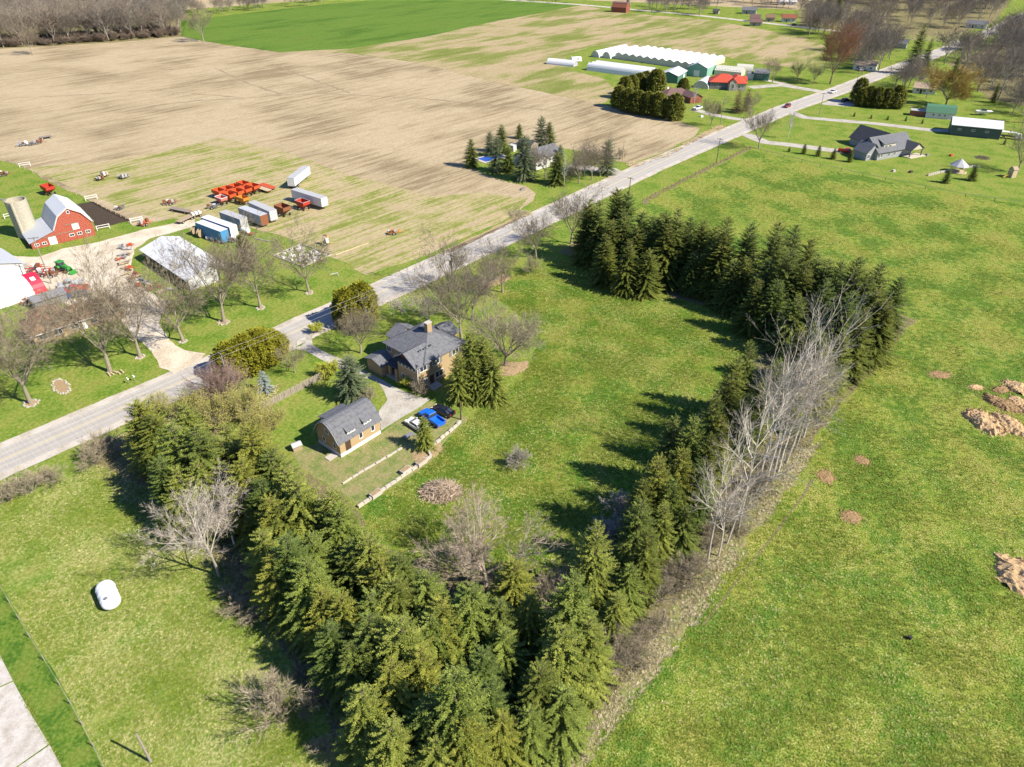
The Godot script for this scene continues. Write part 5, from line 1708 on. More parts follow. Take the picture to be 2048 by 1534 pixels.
	zone("straw_verge", ring([42.02, -262.21, 60.06, -277.39, 77.83, -303.11, 90.47, -319.2, 92.25, -315.86, 76.92, -297.05, 60.3, -273.46, 44.45, -258.63]), 0.024, M.straw, 2.0, 0.6)
	zone("straw_margin", ring([17.31, -57.61, 21.84, -62.72, 31.28, -75, 43.17, -89.54, 50.61, -96.73, 56.28, -100.24, 43.35, -84.73, 30.61, -69.24, 22.82, -59.13, 18.75, -54.68, 10.15, -44.93, 5.17, -38.31, 1.94, -38.31, 7.31, -45.53, 13.34, -51.89]), 0.026, M.dry_grass, 1.0, 1.4)
	for q in [[Vector3(-263.01, 0, -362.34), Vector3(-239.92, 0, -373.08), Vector3(-212.8, 0, -378.65), Vector3(-186.93, 0, -389.07), Vector3(-151.89, 0, -377.53), Vector3(-132.22, 0, -370.89), Vector3(-116.68, 0, -377.53), Vector3(-97.33, 0, -380.92), Vector3(-81.48, 0, -377.53), Vector3(-42.97, 0, -369.8), Vector3(-17.78, 0, -358.2), Vector3(3.78, 0, -351.14), Vector3(19.96, 0, -344.32)], [Vector3(-182.4, 0, -337.73), Vector3(-170.24, 0, -355.14), Vector3(-152.55, 0, -365.51), Vector3(-132.22, 0, -370.89)], [Vector3(-173.82, 0, -448.16), Vector3(-139.78, 0, -403.76), Vector3(-117.29, 0, -379.79)], [Vector3(-82.33, 0, -382.07), Vector3(-119.02, 0, -427.72), Vector3(-143.65, 0, -460.64)]]:
		strip("drain_line", q, 1.2, 0.03, M.wet_soil, 0.0, 1.6)
	zone("ditch", ring([41.59, -222.6, 51.66, -235.66, 72.7, -261, 88.6, -279.39, 94.38, -286.24, 94.01, -283.46, 76.95, -263.42, 55.52, -238.22, 42.67, -221.23]), 0.03, M.litter, 1.0, 1.8)
	zone("ditch", ring([-19.89, -183.02, -9.34, -196.27, 2.48, -212.37, 4.32, -210.67, -3.55, -200.11, -17.1, -182.68]), 0.03, M.straw, 1.5, 0.8)
	# roads
	var road := road_line()
	strip("road_shoulder", road, 11.0, 0.03, M.shoulder, 0.0, 0.35)
	for i in road.size() - 1:
		var a: Vector3 = road[i]
		var b: Vector3 = road[i + 1]
		var d := b - a
		var o := MB.new()
		var ln := d.length()
		o.quad(Vector3(0, 0, 3.6), Vector3(ln + 0.3, 0, 3.6), Vector3(ln + 0.3, 0, -3.6), Vector3(0, 0, -3.6))
		var seg := put(numbered("road"), o.mesh(), M.asphalt, self)
		seg.position = a + Vector3(0, 0.045 + 0.001 * (i % 2), 0)
		seg.rotation.y = atan2(-d.z, d.x)
		seg.set_meta("kind", "structure")
		for w in [-2.55, -1.05, 1.05, 2.55]:
			var tm := MB.new()
			tm.quad(Vector3(0, 0, w + 0.36), Vector3(ln, 0, w + 0.36), Vector3(ln, 0, w - 0.36), Vector3(0, 0, w - 0.36))
			var to := put(numbered("wheel_track"), tm.mesh(), M.track, self)
			to.position = a + Vector3(0, 0.052, 0)
			to.rotation.y = seg.rotation.y
			to.set_meta("kind", "structure")
	strip("centre_line", road, 0.1, 0.056, M.yellow_paint, 0.1)
	strip("centre_line", road, 0.1, 0.056, M.yellow_paint, -0.1)
	strip("side_road", [Vector3(-64.38, 0, -837.06), Vector3(63.75, 0, -762.42), Vector3(161.38, 0, -682.57), Vector3(223.64, 0, -616.95), Vector3(256.04, 0, -580.95), Vector3(306.38, 0, -542.11), Vector3(313.17, 0, -529.52)], 7.5, 0.04, M.shoulder, 0.0, 0.3)
	zone("farm_yard", ring([-136.63, -180.67, -129.02, -180.01, -125.63, -185.77, -117.89, -190.01, -109.41, -199.34, -96.71, -208.16, -94.77, -202.08, -104.19, -192.92, -105.19, -184.73, -101.63, -174.83, -92.79, -161.44, -83.27, -153.35, -81.48, -143.46, -75.79, -135.55, -70.77, -131.1, -65.66, -130.07, -65.99, -126.85, -69.23, -122.23, -73.09, -124.13, -78.2, -131.31, -85.66, -138.86, -90.54, -144.64, -95.38, -148.28, -104.32, -150.78, -108.15, -153.09, -117.03, -161.44, -126.1, -169.28]), 0.034, M.gravel, 1.5, 0.5)
	zone("house_drive", ring([-51.3, -130.89, -48.77, -132.35, -46.16, -132.77, -45.31, -134.68, -46.38, -138.19, -43.36, -142.29, -44.49, -137.3, -43.47, -133.4, -41.47, -131.31, -36.36, -127.85, -32.12, -124.32, -28.07, -121.12, -22.99, -116.78, -18.78, -113.84, -15.85, -112.82, -17.47, -110.67, -20.96, -106.52, -23.96, -102.87, -24.69, -104.67, -25.28, -109.05, -24.29, -112.66, -25.63, -116.43, -27.47, -119.28, -33.31, -121.86, -39.78, -127.05, -44.4, -130.89, -46.93, -131.51, -48.92, -130.07, -50.88, -128.25]), 0.034, M.drive, 1.2, 0.25)
	zone("barn_mud", ring([-139.96, -220.77, -135.54, -223.53, -115.87, -206.92, -123.22, -200.11, -128.34, -208.16, -135.66, -215.41]), 0.036, M.mud, 1.5, 0.5)
	strip("grey_house_drive", [Vector3(97.4, 0, -304.65), Vector3(102.22, 0, -292.65), Vector3(114.44, 0, -286.94), Vector3(124.32, 0, -281.42), Vector3(134.8, 0, -277.39)], 5.5, 0.034, M.drive, 0.0, 0.4)
	strip("shed_drive", [Vector3(127.9, 0, -344.32), Vector3(131.9, 0, -332.25), Vector3(145.62, 0, -326.92), Vector3(160.79, 0, -320.89), Vector3(177.81, 0, -310.98), Vector3(186.56, 0, -309.37)], 5.0, 0.034, M.drive, 0.0, 0.4)
	strip("pool_house_drive", [Vector3(38.34, 0, -250.58), Vector3(35.74, 0, -255.7), Vector3(30.13, 0, -257.45), Vector3(21.38, 0, -262.21)], 6.0, 0.036, M.drive, 0.0, 0.5)
	strip("bungalow_drive", [Vector3(103.68, 0, -327.8), Vector3(97.91, 0, -331.35), Vector3(90.61, 0, -338.66), Vector3(84.61, 0, -348.19)], 4.5, 0.034, M.drive, 0.0, 0.3)
	strip("red_roof_house_drive", [Vector3(157.78, 0, -385.54), Vector3(150.33, 0, -393.86), Vector3(142.2, 0, -401.24), Vector3(124.57, 0, -395.07)], 6.0, 0.036, M.drive, 0.0, 0.5)
	strip("green_house_drive", [Vector3(150.33, 0, -393.86), Vector3(143.78, 0, -406.3), Vector3(138.03, 0, -414.11), Vector3(128.94, 0, -420.81)], 4.0, 0.034, M.drive, 0.0, 0.3)
	zone("front_apron", ring([147.97, -358.2, 158.64, -368.72, 165.68, -366.57, 166.23, -358.2, 160.39, -353.13, 151.64, -355.14]), 0.036, M.drive, 2.0, 0.4)

func scatter(p: PackedVector2Array, count: int, apart: float, sd: int) -> Array:
	var r := RandomNumberGenerator.new()
	r.seed = sd
	var lo := p[0]
	var hi := p[0]
	for q in p:
		lo = lo.min(q)
		hi = hi.max(q)
	var out := []
	var tries := 0
	while out.size() < count and tries < count * 60:
		tries += 1
		var q := Vector2(r.randf_range(lo.x, hi.x), r.randf_range(lo.y, hi.y))
		if not Geometry2D.is_point_in_polygon(q, p):
			continue
		var ok := true
		for e in out:
			if e.distance_to(q) < apart:
				ok = false
				break
		if ok:
			out.append(q)
	return out

func plants() -> void:
	var da := Color(0.080, 0.114, 0.020)
	var db := Color(0.180, 0.220, 0.044)
	var ya := Color(0.124, 0.160, 0.024)
	var yb := Color(0.285, 0.315, 0.060)
	var ba := Color(0.075, 0.110, 0.085)
	var bb := Color(0.150, 0.190, 0.160)
	M.leaf_warm = vmat(0.75)
	M.leaf_warm.albedo_color = lin(1.0, 0.93, 0.80)
	M.leaf_cool = vmat(0.75)
	M.leaf_cool.albedo_color = lin(0.82, 0.90, 0.92)
	var spr := []
	for i in 5:
		spr.append(make_spruce(16.0, 4.6 + 0.3 * i, 100 + i, da, db, 0.13, 0.035, 0.52 + 0.05 * i))
	var spy := []
	for i in 5:
		spy.append(make_spruce(15.0, 4.9 + 0.25 * i, 200 + i, ya, yb, 0.13, 0.03, 0.52 + 0.05 * i))
	var pine := [make_spruce(10.0, 4.6, 250, ba.lerp(da, 0.5), bb.lerp(db, 0.5), 0.17, 0.06, 0.5)]
	var blue := [make_spruce(6.0, 2.1, 260, Color(0.20, 0.25, 0.25), Color(0.33, 0.39, 0.40), 0.13, 0.03, 0.75)]
	var belts := [
		[[[27.16, -179.69, 19], [29.66, -178.16, 19], [20, -177.51, 17], [22.17, -174.32, 18], [27.91, -170.32, 17], [35.16, -170.83, 15], [37.48, -166.26, 18], [35.98, -167.53, 16], [40.18, -165.25, 19], [38.02, -163.26, 16], [43.97, -167.53, 16], [46.1, -162.95, 17], [48.64, -161.35, 16], [50.05, -157.37, 20], [49.23, -155.76, 17], [43.49, -157.86, 11], [55.13, -155.91, 19], [53, -148.51, 14], [59.73, -151.4, 21], [65.28, -154.99, 19], [67.68, -151.34, 17], [60.49, -143.17, 18], [67.56, -145.61, 16], [68.89, -142.95, 16], [63.91, -141.4, 16], [71.02, -141.14, 16], [72.28, -137.26, 19], [64.09, -131.2, 17], [78.26, -138.68, 17], [75.15, -136.64, 16], [82.86, -138.18, 14], [67.15, -126.72, 16], [73.26, -128.02, 17], [67.54, -120.02, 16], [74.98, -126.51, 15], [56.7, -144.66, 15], [56.63, -136.72, 14], [32.64, -157.02, 12], [27.89, -158.25, 14], [23.26, -163.75, 13], [32.57, -170.93, 16], [30.81, -166.06, 14], [32.88, -166.19, 12], [24.87, -168.46, 15], [19.57, -177.15, 13], [41.53, -163.75, 13], [46.83, -157.02, 12], [50.51, -149.11, 13], [53.2, -138.8, 13], [58.53, -129.79, 14]], 0, 3, 1.0, 1.2, "spruce in the thick belt between meadow and pasture", "spruces of the belt across the pasture"],
		[[[55.44, -118.2, 13], [57.54, -118.35, 14], [60.53, -111.81, 16], [58.14, -115.3, 14], [55.87, -108.05, 15], [42.23, -107.75, 16], [39.31, -104.36, 15], [36.48, -98.71, 15], [32.17, -91.76, 16], [25.16, -87.31, 15], [27.57, -85.34, 16], [30.02, -83.89, 14], [20.64, -76.4, 16], [17.4, -69.81, 14], [10.66, -63.75, 16], [17.8, -65.4, 13], [22.84, -74.99, 13], [42.25, -98.71, 14], [46.72, -104.98, 14], [50.2, -104.98, 14], [24.83, -80.37, 14], [18.64, -74.99, 13], [21.17, -72.08, 11], [27.7, -80.49, 12], [33.25, -90.26, 13], [39.12, -95.77, 13], [15.4, -63.1, 9], [17.5, -65.63, 10], [13.25, -59.11, 8], [24.63, -73.13, 10]], 2, 0, 0.8, 1.0, "spruce behind the pale leafless poplars along the field track", "spruces beside the field track"],
		[[[7.01, -54.38, 17], [3.05, -45.99, 12], [0.32, -61.9, 11], [-4.73, -55.63, 14], [-0.81, -52.35, 10], [-3.12, -48.08, 12], [-5.89, -42.39, 17], [-1, -42.41, 9], [5.57, -50.37, 13], [-13.95, -57.07, 13], [-20.28, -55.53, 12], [-16.83, -56.12, 12], [-12.37, -50.03, 15], [-16.04, -51.34, 14], [-29.4, -72.23, 16], [-33, -71.25, 13], [-24.53, -71.36, 14], [-28.01, -62.18, 15], [-25.14, -59.6, 14], [-25.91, -64.78, 13], [-18.48, -64.09, 13], [-14.22, -62.07, 12], [-23.34, -69.52, 13], [-14.44, -57.15, 13], [-9.96, -47.62, 13], [-18.18, -49.69, 11], [-9.45, -52.96, 12], [8.93, -52.28, 12], [-22.94, -56.56, 12], [-8.96, -42.42, 12], [-12.95, -45.79, 13], [-4.72, -40.25, 12], [1.91, -43.14, 9], [-20.87, -64.61, 12], [-16.49, -61.25, 12], [-10.63, -58.85, 12], [-8.35, -54.28, 13], [-1.43, -55.9, 11], [2.17, -56.64, 11], [-32.99, -66.38, 12], [-30.15, -62.07, 12], [-20.69, -51.59, 12], [-15.85, -43.54, 12], [-12.36, -40.31, 11], [-7.77, -39.32, 10], [-2.34, -44.76, 11], [5.69, -44.82, 10]], 4, 0, 1.0, 1.22, "spruce crowded in the thicket at the meadow's lower corner", "spruces of the lower thicket"],
		[[[-60.79, -93.65, 13], [-58.03, -91.61, 12], [-52.79, -92.82, 13], [-49.91, -82.67, 17], [-46.32, -81.83, 17], [-38.24, -81.95, 17], [-41.71, -83.95, 13], [-51.46, -79.65, 13], [-45.75, -78.97, 13], [-31.88, -75.55, 15], [-35.08, -79.8, 14], [-43.97, -83.95, 13], [-48.78, -78.26, 12], [-35.32, -74.99, 13], [-44.55, -87.92, 13], [-29.64, -74.03, 12], [-31.63, -71.04, 12], [-38.9, -78.13, 14]], 3, 0, 1.08, 1.3, "spruce in the clump between road and paddock", "spruces between road and paddock"]]
	for b in belts:
		for k in b[0].size():
			var e: Array = b[0][k]
			var dark: bool = b[1] == 0 or k % int(b[1]) == 1
			var tone: int = (k * 7 + int(e[2])) % 3
			var w: String = (["dark green ", "warm olive green ", "bluish dark green "] if dark else ["yellow-green ", "golden olive ", "soft blue-green "])[tone]
			w = ("tall " if e[2] > 15.5 else ("short " if e[2] < 12.5 else "")) + w
			plant("%s%d_%d" % ["d" if dark else "y", k % 5, tone], "spruce_tree", w + b[5], "tree", b[6], Vector3(e[0], 0, e[1]), rng.randf_range(b[3], b[4]) * (0.35 + 0.65 * e[2] / 16.0), e[2] / (16.0 if dark else 15.0), rng.randf() * TAU, (spr if dark else spy)[k % 5], [M.leaf, M.leaf_warm, M.leaf_cool][tone])
	# conifers in the gardens
	var house_firs := [[-7.88, -114.56, 14], [-5.51, -114.99, 13], [-10.1, -112.36, 11], [-6.9, -112.74, 10], [-3.61, -112.36, 11]]
	for k in house_firs.size():
		var e: Array = house_firs[k]
		plant("y%d" % k, "garden_fir", "full fir shading the lit side of the brick house", "tree", "firs beside the brick house", Vector3(e[0], 0, e[1]), 0.86 * e[2] / 14.0, e[2] / 15.0, k, spy[k], M.leaf)
	plant("pine", "garden_pine", "broad bluish pine between the coach house and the driveway", "tree", "", Vector3(-30.95, 0, -112.99), 1.0, 0.95, 0.4, pine[0], M.leaf)
	plant("y1", "young_fir", "young conical fir standing by the parked white car", "tree", "", Vector3(-15.31, 0, -97.83), 0.46, 0.46, 1.0, spy[1], M.leaf)
	plant("blue", "blue_spruce", "small silvery blue spruce on the lawn behind the cedars", "tree", "", Vector3(-48.72, 0, -115.91), 0.95, 0.75, 1.0, blue[0], M.leaf)
	var pool := [[-14.63, -259.81, 10], [-8.4, -273.46, 9], [-3.87, -278.05, 10.5], [-5.21, -254.55, 12], [-1.26, -254.55, 9], [4.18, -245.08, 15], [3.08, -297.8, 6], [11.67, -285.54, 11.5], [14.64, -285.54, 9.5], [17.97, -267.11, 6], [15.44, -240.3, 11], [33.61, -251.14, 12]]
	for k in pool.size():
		var e: Array = pool[k]
		plant(["d%d" % (k % 4), "pinek"][k % 2], "garden_spruce", ["slim dark", "broad bluish"][k % 2] + " garden spruce around the white bungalow and its pool", "tree", "spruces round the white bungalow", Vector3(e[0], 0, e[1]), (1.35 * e[2] / 16.0) if k % 2 == 0 else 0.85 * e[2] / 10.0, e[2] / (16.0 if k % 2 == 0 else 10.0), k * 1.3, spr[k % 4] if k % 2 == 0 else pine[0], M.leaf)
	var ced := []
	for i in 2:
		ced.append(make_cedar(9.0, 4.0, 270 + i, Color(0.15, 0.16, 0.014), Color(0.30, 0.28, 0.030), 11000))
	var hedge := []
	for i in 2:
		hedge.append(make_cedar(9.0, 2.7, 280 + i, Color(0.13, 0.15, 0.026), Color(0.27, 0.27, 0.055), 7000))
	var cedars := [[-37.16, -142.75, 9], [-34.27, -144.64, 9.5], [-56.55, -121.12, 8], [-54.06, -122.99, 8.5], [-52.15, -125.29, 8.5], [-51.05, -128.85, 6]]
	for k in cedars.size():
		var e: Array = cedars[k]
		plant("c%d" % (k % 2), "cedar_tree", ["clipped golden-green cedar overhanging the road beside the house drive", "clipped golden-green cedar in the roadside group near the utility pole"][0 if k < 2 else 1], "tree", ["cedars at the house drive", "cedars near the utility pole"][0 if k < 2 else 1], Vector3(e[0], 0, e[1]), 0.82 if k < 2 else 0.8, e[2] / 9.0, k * 1.1, ced[k % 2], M.leaf)
	var hedges := [[50.18, -352.14, 9.5], [53.39, -344.32, 10], [57.34, -339.59, 10], [61.49, -336.81, 10], [65.65, -333.15, 10.5], [72.03, -328.68, 11], [55.46, -370.89, 10], [59.85, -377.53, 9.5], [64.29, -382.07, 9.5], [68.31, -386.71, 9.5], [71.92, -377.53, 12], [85.75, -377.53, 8]]
	for k in hedges.size():
		var e: Array = hedges[k]
		plant("h%d" % (k % 2), "hedge_cedar", "tall rounded cedar of the hedge round the brick bungalow", "tree", "cedars round the brick bungalow", Vector3(e[0], 0, e[1]), e[2] / 7.8, e[2] / 9.0, k * 2.1, hedge[k % 2], M.leaf)
	var dark := [[167.23, -361.3, 11], [169.11, -354.14, 9], [171.88, -351.14, 9], [175.7, -350.15, 9], [180.41, -350.15, 10], [165.54, -354.14, 8]]
	for k in dark.size():
		var e: Array = dark[k]
		plant("h%d" % (k % 2), "dark_cedar", "dark cedar screening the tan roofed house", "tree", "cedars before the tan roofed house", Vector3(e[0], 0, e[1]), e[2] / 8.5, e[2] / 9.0, k * 2.1, hedge[k % 2], M.leaf)
	plant("h0", "column_cedar", "narrow dark cedar among the leafless trees by the machine shed", "tree", "", Vector3(-69.33, 0, -171.72), 0.6, 1.1, 0.0, hedge[0], M.leaf)
	var farfir := [[250.84, -633.66, 24], [265.16, -648.23, 20], [225.32, -430.53, 25], [236.24, -439.19, 17], [314.46, -477.14, 14], [232.58, -361.3, 9], [241.69, -416.77, 12]]
	for k in farfir.size():
		var e: Array = farfir[k]
		plant("d%d" % (k % 4), "far_fir", "tall dark fir among the leafless trees towards the crossing", "tree", "firs towards the crossing", Vector3(e[0], 0, e[1]), e[2] / 20.0, e[2] / 16.0, k * 1.3, spr[k % 4], M.leaf)
	var tiny := [[107.42, -278.72, 2.2], [112.14, -276.07, 4], [116.79, -273.46, 4.2], [121.08, -269.62, 4.2], [125.83, -265.87, 4.4], [154.68, -334.06, 2], [160.86, -330.46, 2], [167.1, -327.8, 2], [174.3, -326.05, 2.2], [179.55, -321.74, 2], [149.5, -241.87, 5], [159.89, -244.54, 5.5], [196.72, -289.06, 2.4], [94.96, -339.59, 4]]
	for k in tiny.size():
		var e: Array = tiny[k]
		plant("d%d" % (k % 4), "lawn_spruce", "little planted spruce standing alone on the mown grass", "tree", "young spruces on the lawns", Vector3(e[0], 0, e[1]), e[2] / 13.0, e[2] / 16.0, k * 1.3, spr[k % 4], M.leaf)
	var rusty := [make_spruce(10.0, 3.8, 290, Color(0.16, 0.095, 0.05), Color(0.26, 0.16, 0.09), 0.3, 0.12, 0.5)]
	for e in [[103.48, -341.47, 10], [108.63, -344.32, 9.5]]:
		plant("rusty", "brown_larch", "rusty brown conifer on the lawn below the red roofed house", "tree", "rusty conifers", Vector3(e[0], 0, e[1]), e[2] / 10.0, e[2] / 10.0, e[2] * 3.0, rusty[0], M.leaf)
	bare_trees()
	shrubs()
	grass()
	verge_brush()

func bare_trees() -> void:
	var elm := []
	for i in 3:
		elm.append(make_bare(18.0, 300 + i, {"ratio": [2.0, 0.62, 0.60, 0.55], "angle": [0.62, 0.5, 0.62, 0.7], "kids": [7, 5, 4, 4], "trunk": 0.22, "twigs": 9, "twig_w": 0.017, "thick": 0.022, "thin": 0.42, "bark_a": Color(0.22, 0.19, 0.14), "bark_b": Color(0.37, 0.325, 0.25), "twig_a": Color(0.21, 0.175, 0.125), "twig_b": Color(0.35, 0.30, 0.22)}))
	var elms := [[-82.85, -122.8, 20], [-79.21, -128.65, 17], [-72.53, -135.12, 16], [-66.45, -143.93, 19], [-60.04, -150.78, 15.5], [-50.39, -158.95, 14.5], [-92.89, -111.66, 19], [-105.48, -116.08, 18]]
	for k in elms.size():
		var e: Array = elms[k]
		plant("e%d" % (k % 3), "bare_tree", ["largest leafless tree on the farm lawn, logs at its foot", "leafless tree beside the farm drive with a ring of stones", "leafless tree at the farm entrance's right corner", "broad leafless tree before the machine shed's end wall", "leafless tree right of the machine shed on the lawn", "leafless tree standing before the rubble bed", "leafless tree near the stone-edged flower bed and road", "leafless tree at the farm lawn's outer edge"][k], "tree", "leafless trees on the farm lawn", Vector3(e[0], 0, e[1]), e[2] / 15.5, e[2] / 14.5, rng.randf() * TAU, elm[k % 3], M.bark)
	var pale := {"bark_a": Color(0.36, 0.32, 0.27), "bark_b": Color(0.56, 0.51, 0.44), "twig_a": Color(0.38, 0.33, 0.28), "twig_b": Color(0.58, 0.52, 0.45)}
	var pop := []
	for i in 3:
		var o := {"trunk": 0.85, "thick": 0.0095, "kids": [12, 4, 4, 3], "start": [0.45, 0.25, 0.2, 0.2], "angle": [0.78, 0.55, 0.6, 0.6], "ratio": [0.38, 0.62, 0.55, 0.5], "taper": 0.45, "leader": true, "levels": 3, "twigs": 6, "twig_w": 0.014, "twig_len": 0.75, "up": 0.38, "crook": 0.2}
		o.merge({"bark_a": Color(0.44, 0.39, 0.32), "bark_b": Color(0.66, 0.60, 0.51), "twig_a": Color(0.38, 0.33, 0.27), "twig_b": Color(0.56, 0.50, 0.42)})
		pop.append(make_bare(22.0, 400 + i, o))
	var pops := [[28.64, -71.67, 17], [30.53, -72.83, 13], [32.41, -75.3, 14], [34.59, -77.56, 22], [40.69, -87.58, 22], [41.9, -88.06, 20], [43.43, -89.29, 23], [45.14, -91.56, 21], [47.29, -94.03, 22], [49.96, -97.42, 20], [52.52, -100.81, 19]]
	for k in pops.size():
		var e: Array = pops[k]
		plant("p%d" % (k % 3), "poplar_tree", "tall pale leafless poplar rising beside the field track", "tree", "poplars beside the field track", Vector3(e[0], 0, e[1]), e[2] / 20.0, e[2] / 22.0, rng.randf() * TAU, pop[k % 3], M.bark)
	var dead := {"trunk": 0.5, "thick": 0.013, "kids": [8, 4, 4, 3], "start": [0.42, 0.25, 0.2, 0.2], "angle": [0.8, 0.6, 0.6, 0.6], "ratio": [0.72, 0.6, 0.58, 0.5], "twigs": 5, "twig_w": 0.013, "leader": true}
	dead.merge(pale)
	var dm := [make_bare(17.0, 420, dead), make_bare(13.0, 421, dead)]
	plant("dead0", "dead_tree", "bleached leafless tree leaning over the paddock's edge", "tree", "", Vector3(-41.93, 0, -68.96), 1.0, 1.0, 0.6, dm[0], M.bark)
	plant("dead1", "dead_tree", "smaller bleached leafless tree wedged between paddock spruces", "tree", "", Vector3(-41.6, 0, -74.8), 1.0, 0.95, 2.6, dm[1], M.bark)
	var wide := [make_bare(13.0, 430, {"trunk": 0.2, "kids": [7, 5, 5, 4], "angle": [0.95, 0.65, 0.7, 0.7], "ratio": [1.9, 0.62, 0.6, 0.55], "twigs": 6, "twig_w": 0.02, "thick": 0.03, "bark_a": Color(0.34, 0.29, 0.22), "bark_b": Color(0.5, 0.43, 0.34), "twig_a": Color(0.34, 0.28, 0.21), "twig_b": Color(0.5, 0.42, 0.33)}), make_bare(15.0, 431, {"trunk": 0.18, "kids": [9, 5, 5, 4], "angle": [0.75, 0.6, 0.65, 0.7], "ratio": [2.3, 0.62, 0.58, 0.55], "twigs": 8, "twig_a": Color(0.34, 0.29, 0.20), "twig_b": Color(0.50, 0.44, 0.33)})]
	plant("wide0", "spreading_tree", "wide leafless tree at the meadow's lower edge", "tree", "", Vector3(-3.75, 0, -67.34), 1.15, 1.25, 0.3, wide[0], M.bark)
	plant("wide1", "spreading_tree", "broad grey leafless tree behind the brick house firs", "tree", "", Vector3(-1.46, 0, -124.9), 1.12, 1.15, 0.9, wide[1], M.bark)
	var named := [
		[Vector3(-11.16, 0, -135.55), 17.0, "leafless tree close behind the brick house chimney"],
		[Vector3(-32.4, 0, -130.07), 11.0, "small leafless tree on the lawn between drive and road"],
		[Vector3(-15.84, 0, -160.05), 13.0, "leafless tree tangled round the transformer pole"],
		[Vector3(6.52, 0, -179.02), 12.0, "leafless roadside tree before the spruce belt"],
		[Vector3(16.73, 0, -189.29), 15.0, "leafless tree touching the road end of the spruce belt"],
		[Vector3(-44.63, 0, -122.42), 6.5, "sapling on the small lawn by the board fence"],
		[Vector3(96.96, 0, -283.46), 14.0, "leafless tree at the grey house drive's mouth"],
		[Vector3(86.17, 0, -317.52), 11.0, "leafless tree beside the brick bungalow drive"],
		[Vector3(11.74, 0, -246.71), 11.0, "leafless tree in front of the white bungalow's gable"],
		[Vector3(22.85, 0, -240.82), 10.0, "leafless tree between white bungalow and road"],
		[Vector3(27.71, 0, -245.08), 11.0, "leafless tree at the white bungalow's driveway"],
		[Vector3(31.13, 0, -249.46), 11.0, "bushy leafless tree crowding the white bungalow's drive"],
		[Vector3(25.47, 0, -249.46), 10.0, "bushy leafless tree behind the white bungalow's road lawn"],
		[Vector3(8.14, 0, -249.46), 9.0, "leafless tree between two spruces before the white bungalow"],
		[Vector3(-2.36, 0, -158.67), 12.0, "leafless tree at the meadow's corner near the road"],
		[Vector3(-9.15, 0, -144.64), 13.0, "leafless tree between the magnolia and the grey tree"],
		[Vector3(140.14, 0, -407.58), 11.0, "leafless tree by the small green house"],
		[Vector3(154.61, 0, -411.48), 9.0, "leafless tree on the lawn beside the green house drive"],
		[Vector3(160.59, 0, -403.76), 9.0, "low leafless tree near the orange tree"],
		[Vector3(-304.32, 0, -491.12), 17.0, "solitary grey tree on the stubble before the wood"],
		[Vector3(-214.33, 0, -542.11), 20.0, "solitary dark tree at the wheat field's corner"],
		[Vector3(208.69, 0, -449.69), 18.0, "tall leafless tree on the verge near the crossing"],
		[Vector3(181.12, 0, -253.4), 14.0, "leafless tree beside the wooden play tower"],
		[Vector3(108.92, 0, -338.66), 8.0, "slim leafless tree below the rusty conifers"]]
	for k in named.size():
		var e: Array = named[k]
		plant("e%d" % (k % 3), "bare_tree", e[2], "tree", "", e[0], e[1] / 16.0, e[1] / 15.0, k * 1.9, elm[k % 3], M.bark)
	var birch := [make_bare(11.0, 440, {"trunk": 0.8, "thick": 0.008, "kids": [14, 4, 3], "start": [0.3, 0.25, 0.2], "ratio": [0.35, 0.55, 0.5], "angle": [0.6, 0.5, 0.6], "levels": 2, "twigs": 14, "taper": 0.5, "leader": true, "bark_a": Color(0.6, 0.57, 0.52), "bark_b": Color(0.78, 0.76, 0.72), "twig_a": Color(0.45, 0.41, 0.36), "twig_b": Color(0.6, 0.56, 0.5)})]
	for e in [[Vector3(113.17, 0, -297.8), 11.0, "white barked birch beside the grey house drive"], [Vector3(17.74, 0, -238.74), 9.0, "white barked birch on the white bungalow's front lawn"], [Vector3(85.91, 0, -352.14), 10.0, "white barked birch beside the brick bungalow"], [Vector3(80.52, 0, -405.03), 5.0, "thin white birch before the dark green shed"]]:
		plant("birch", "birch_tree", e[2], "tree", "", e[0], e[1] / 11.0, e[1] / 11.0, e[1], birch[0], M.bark)
	var orange := [make_bare(22.0, 450, {"trunk": 0.22, "kids": [8, 5, 5, 4], "angle": [0.5, 0.5, 0.55, 0.6], "ratio": [2.1, 0.62, 0.6, 0.5], "twigs": 10, "twig_w": 0.03, "twig_len": 1.1, "twig_a": Color(0.34, 0.17, 0.09), "twig_b": Color(0.48, 0.27, 0.16), "bark_a": Color(0.2, 0.14, 0.10), "bark_b": Color(0.3, 0.22, 0.16)})]
	plant("orange", "orange_tree", "big orange-brown budding tree beside the main road", "tree", "", Vector3(169.66, 0, -403.76), 1.1, 1.25, 0.0, orange[0], M.bark)
	var will := [make_bare(18.0, 460, {"trunk": 0.18, "kids": [8, 5, 5, 4], "angle": [0.85, 0.6, 0.6, 0.6], "ratio": [2.6, 0.6, 0.6, 0.5], "twigs": 11, "twig_w": 0.03, "twig_len": 1.3, "twig_up": -0.2, "twig_a": Color(0.38, 0.27, 0.07), "twig_b": Color(0.52, 0.40, 0.13)})]
	plant("willow", "golden_willow", "broad golden willow above the white barn", "tree", "", Vector3(204.96, 0, -352.14), 1.25, 1.2, 0.0, will[0], M.bark)
	var lime := [make_bare(14.0, 461, {"trunk": 0.18, "kids": [8, 5, 5, 4], "angle": [0.85, 0.6, 0.6, 0.6], "ratio": [2.4, 0.6, 0.6, 0.5], "twigs": 12, "twig_w": 0.035, "twig_len": 1.1, "twig_a": Color(0.42, 0.42, 0.12), "twig_b": Color(0.56, 0.55, 0.20)})]
	plant("lime", "lime_willow", "yellow-green budding willow at the crossing", "tree", "", Vector3(298.24, 0, -509.66), 1.0, 0.95, 0.0, lime[0], M.bark)
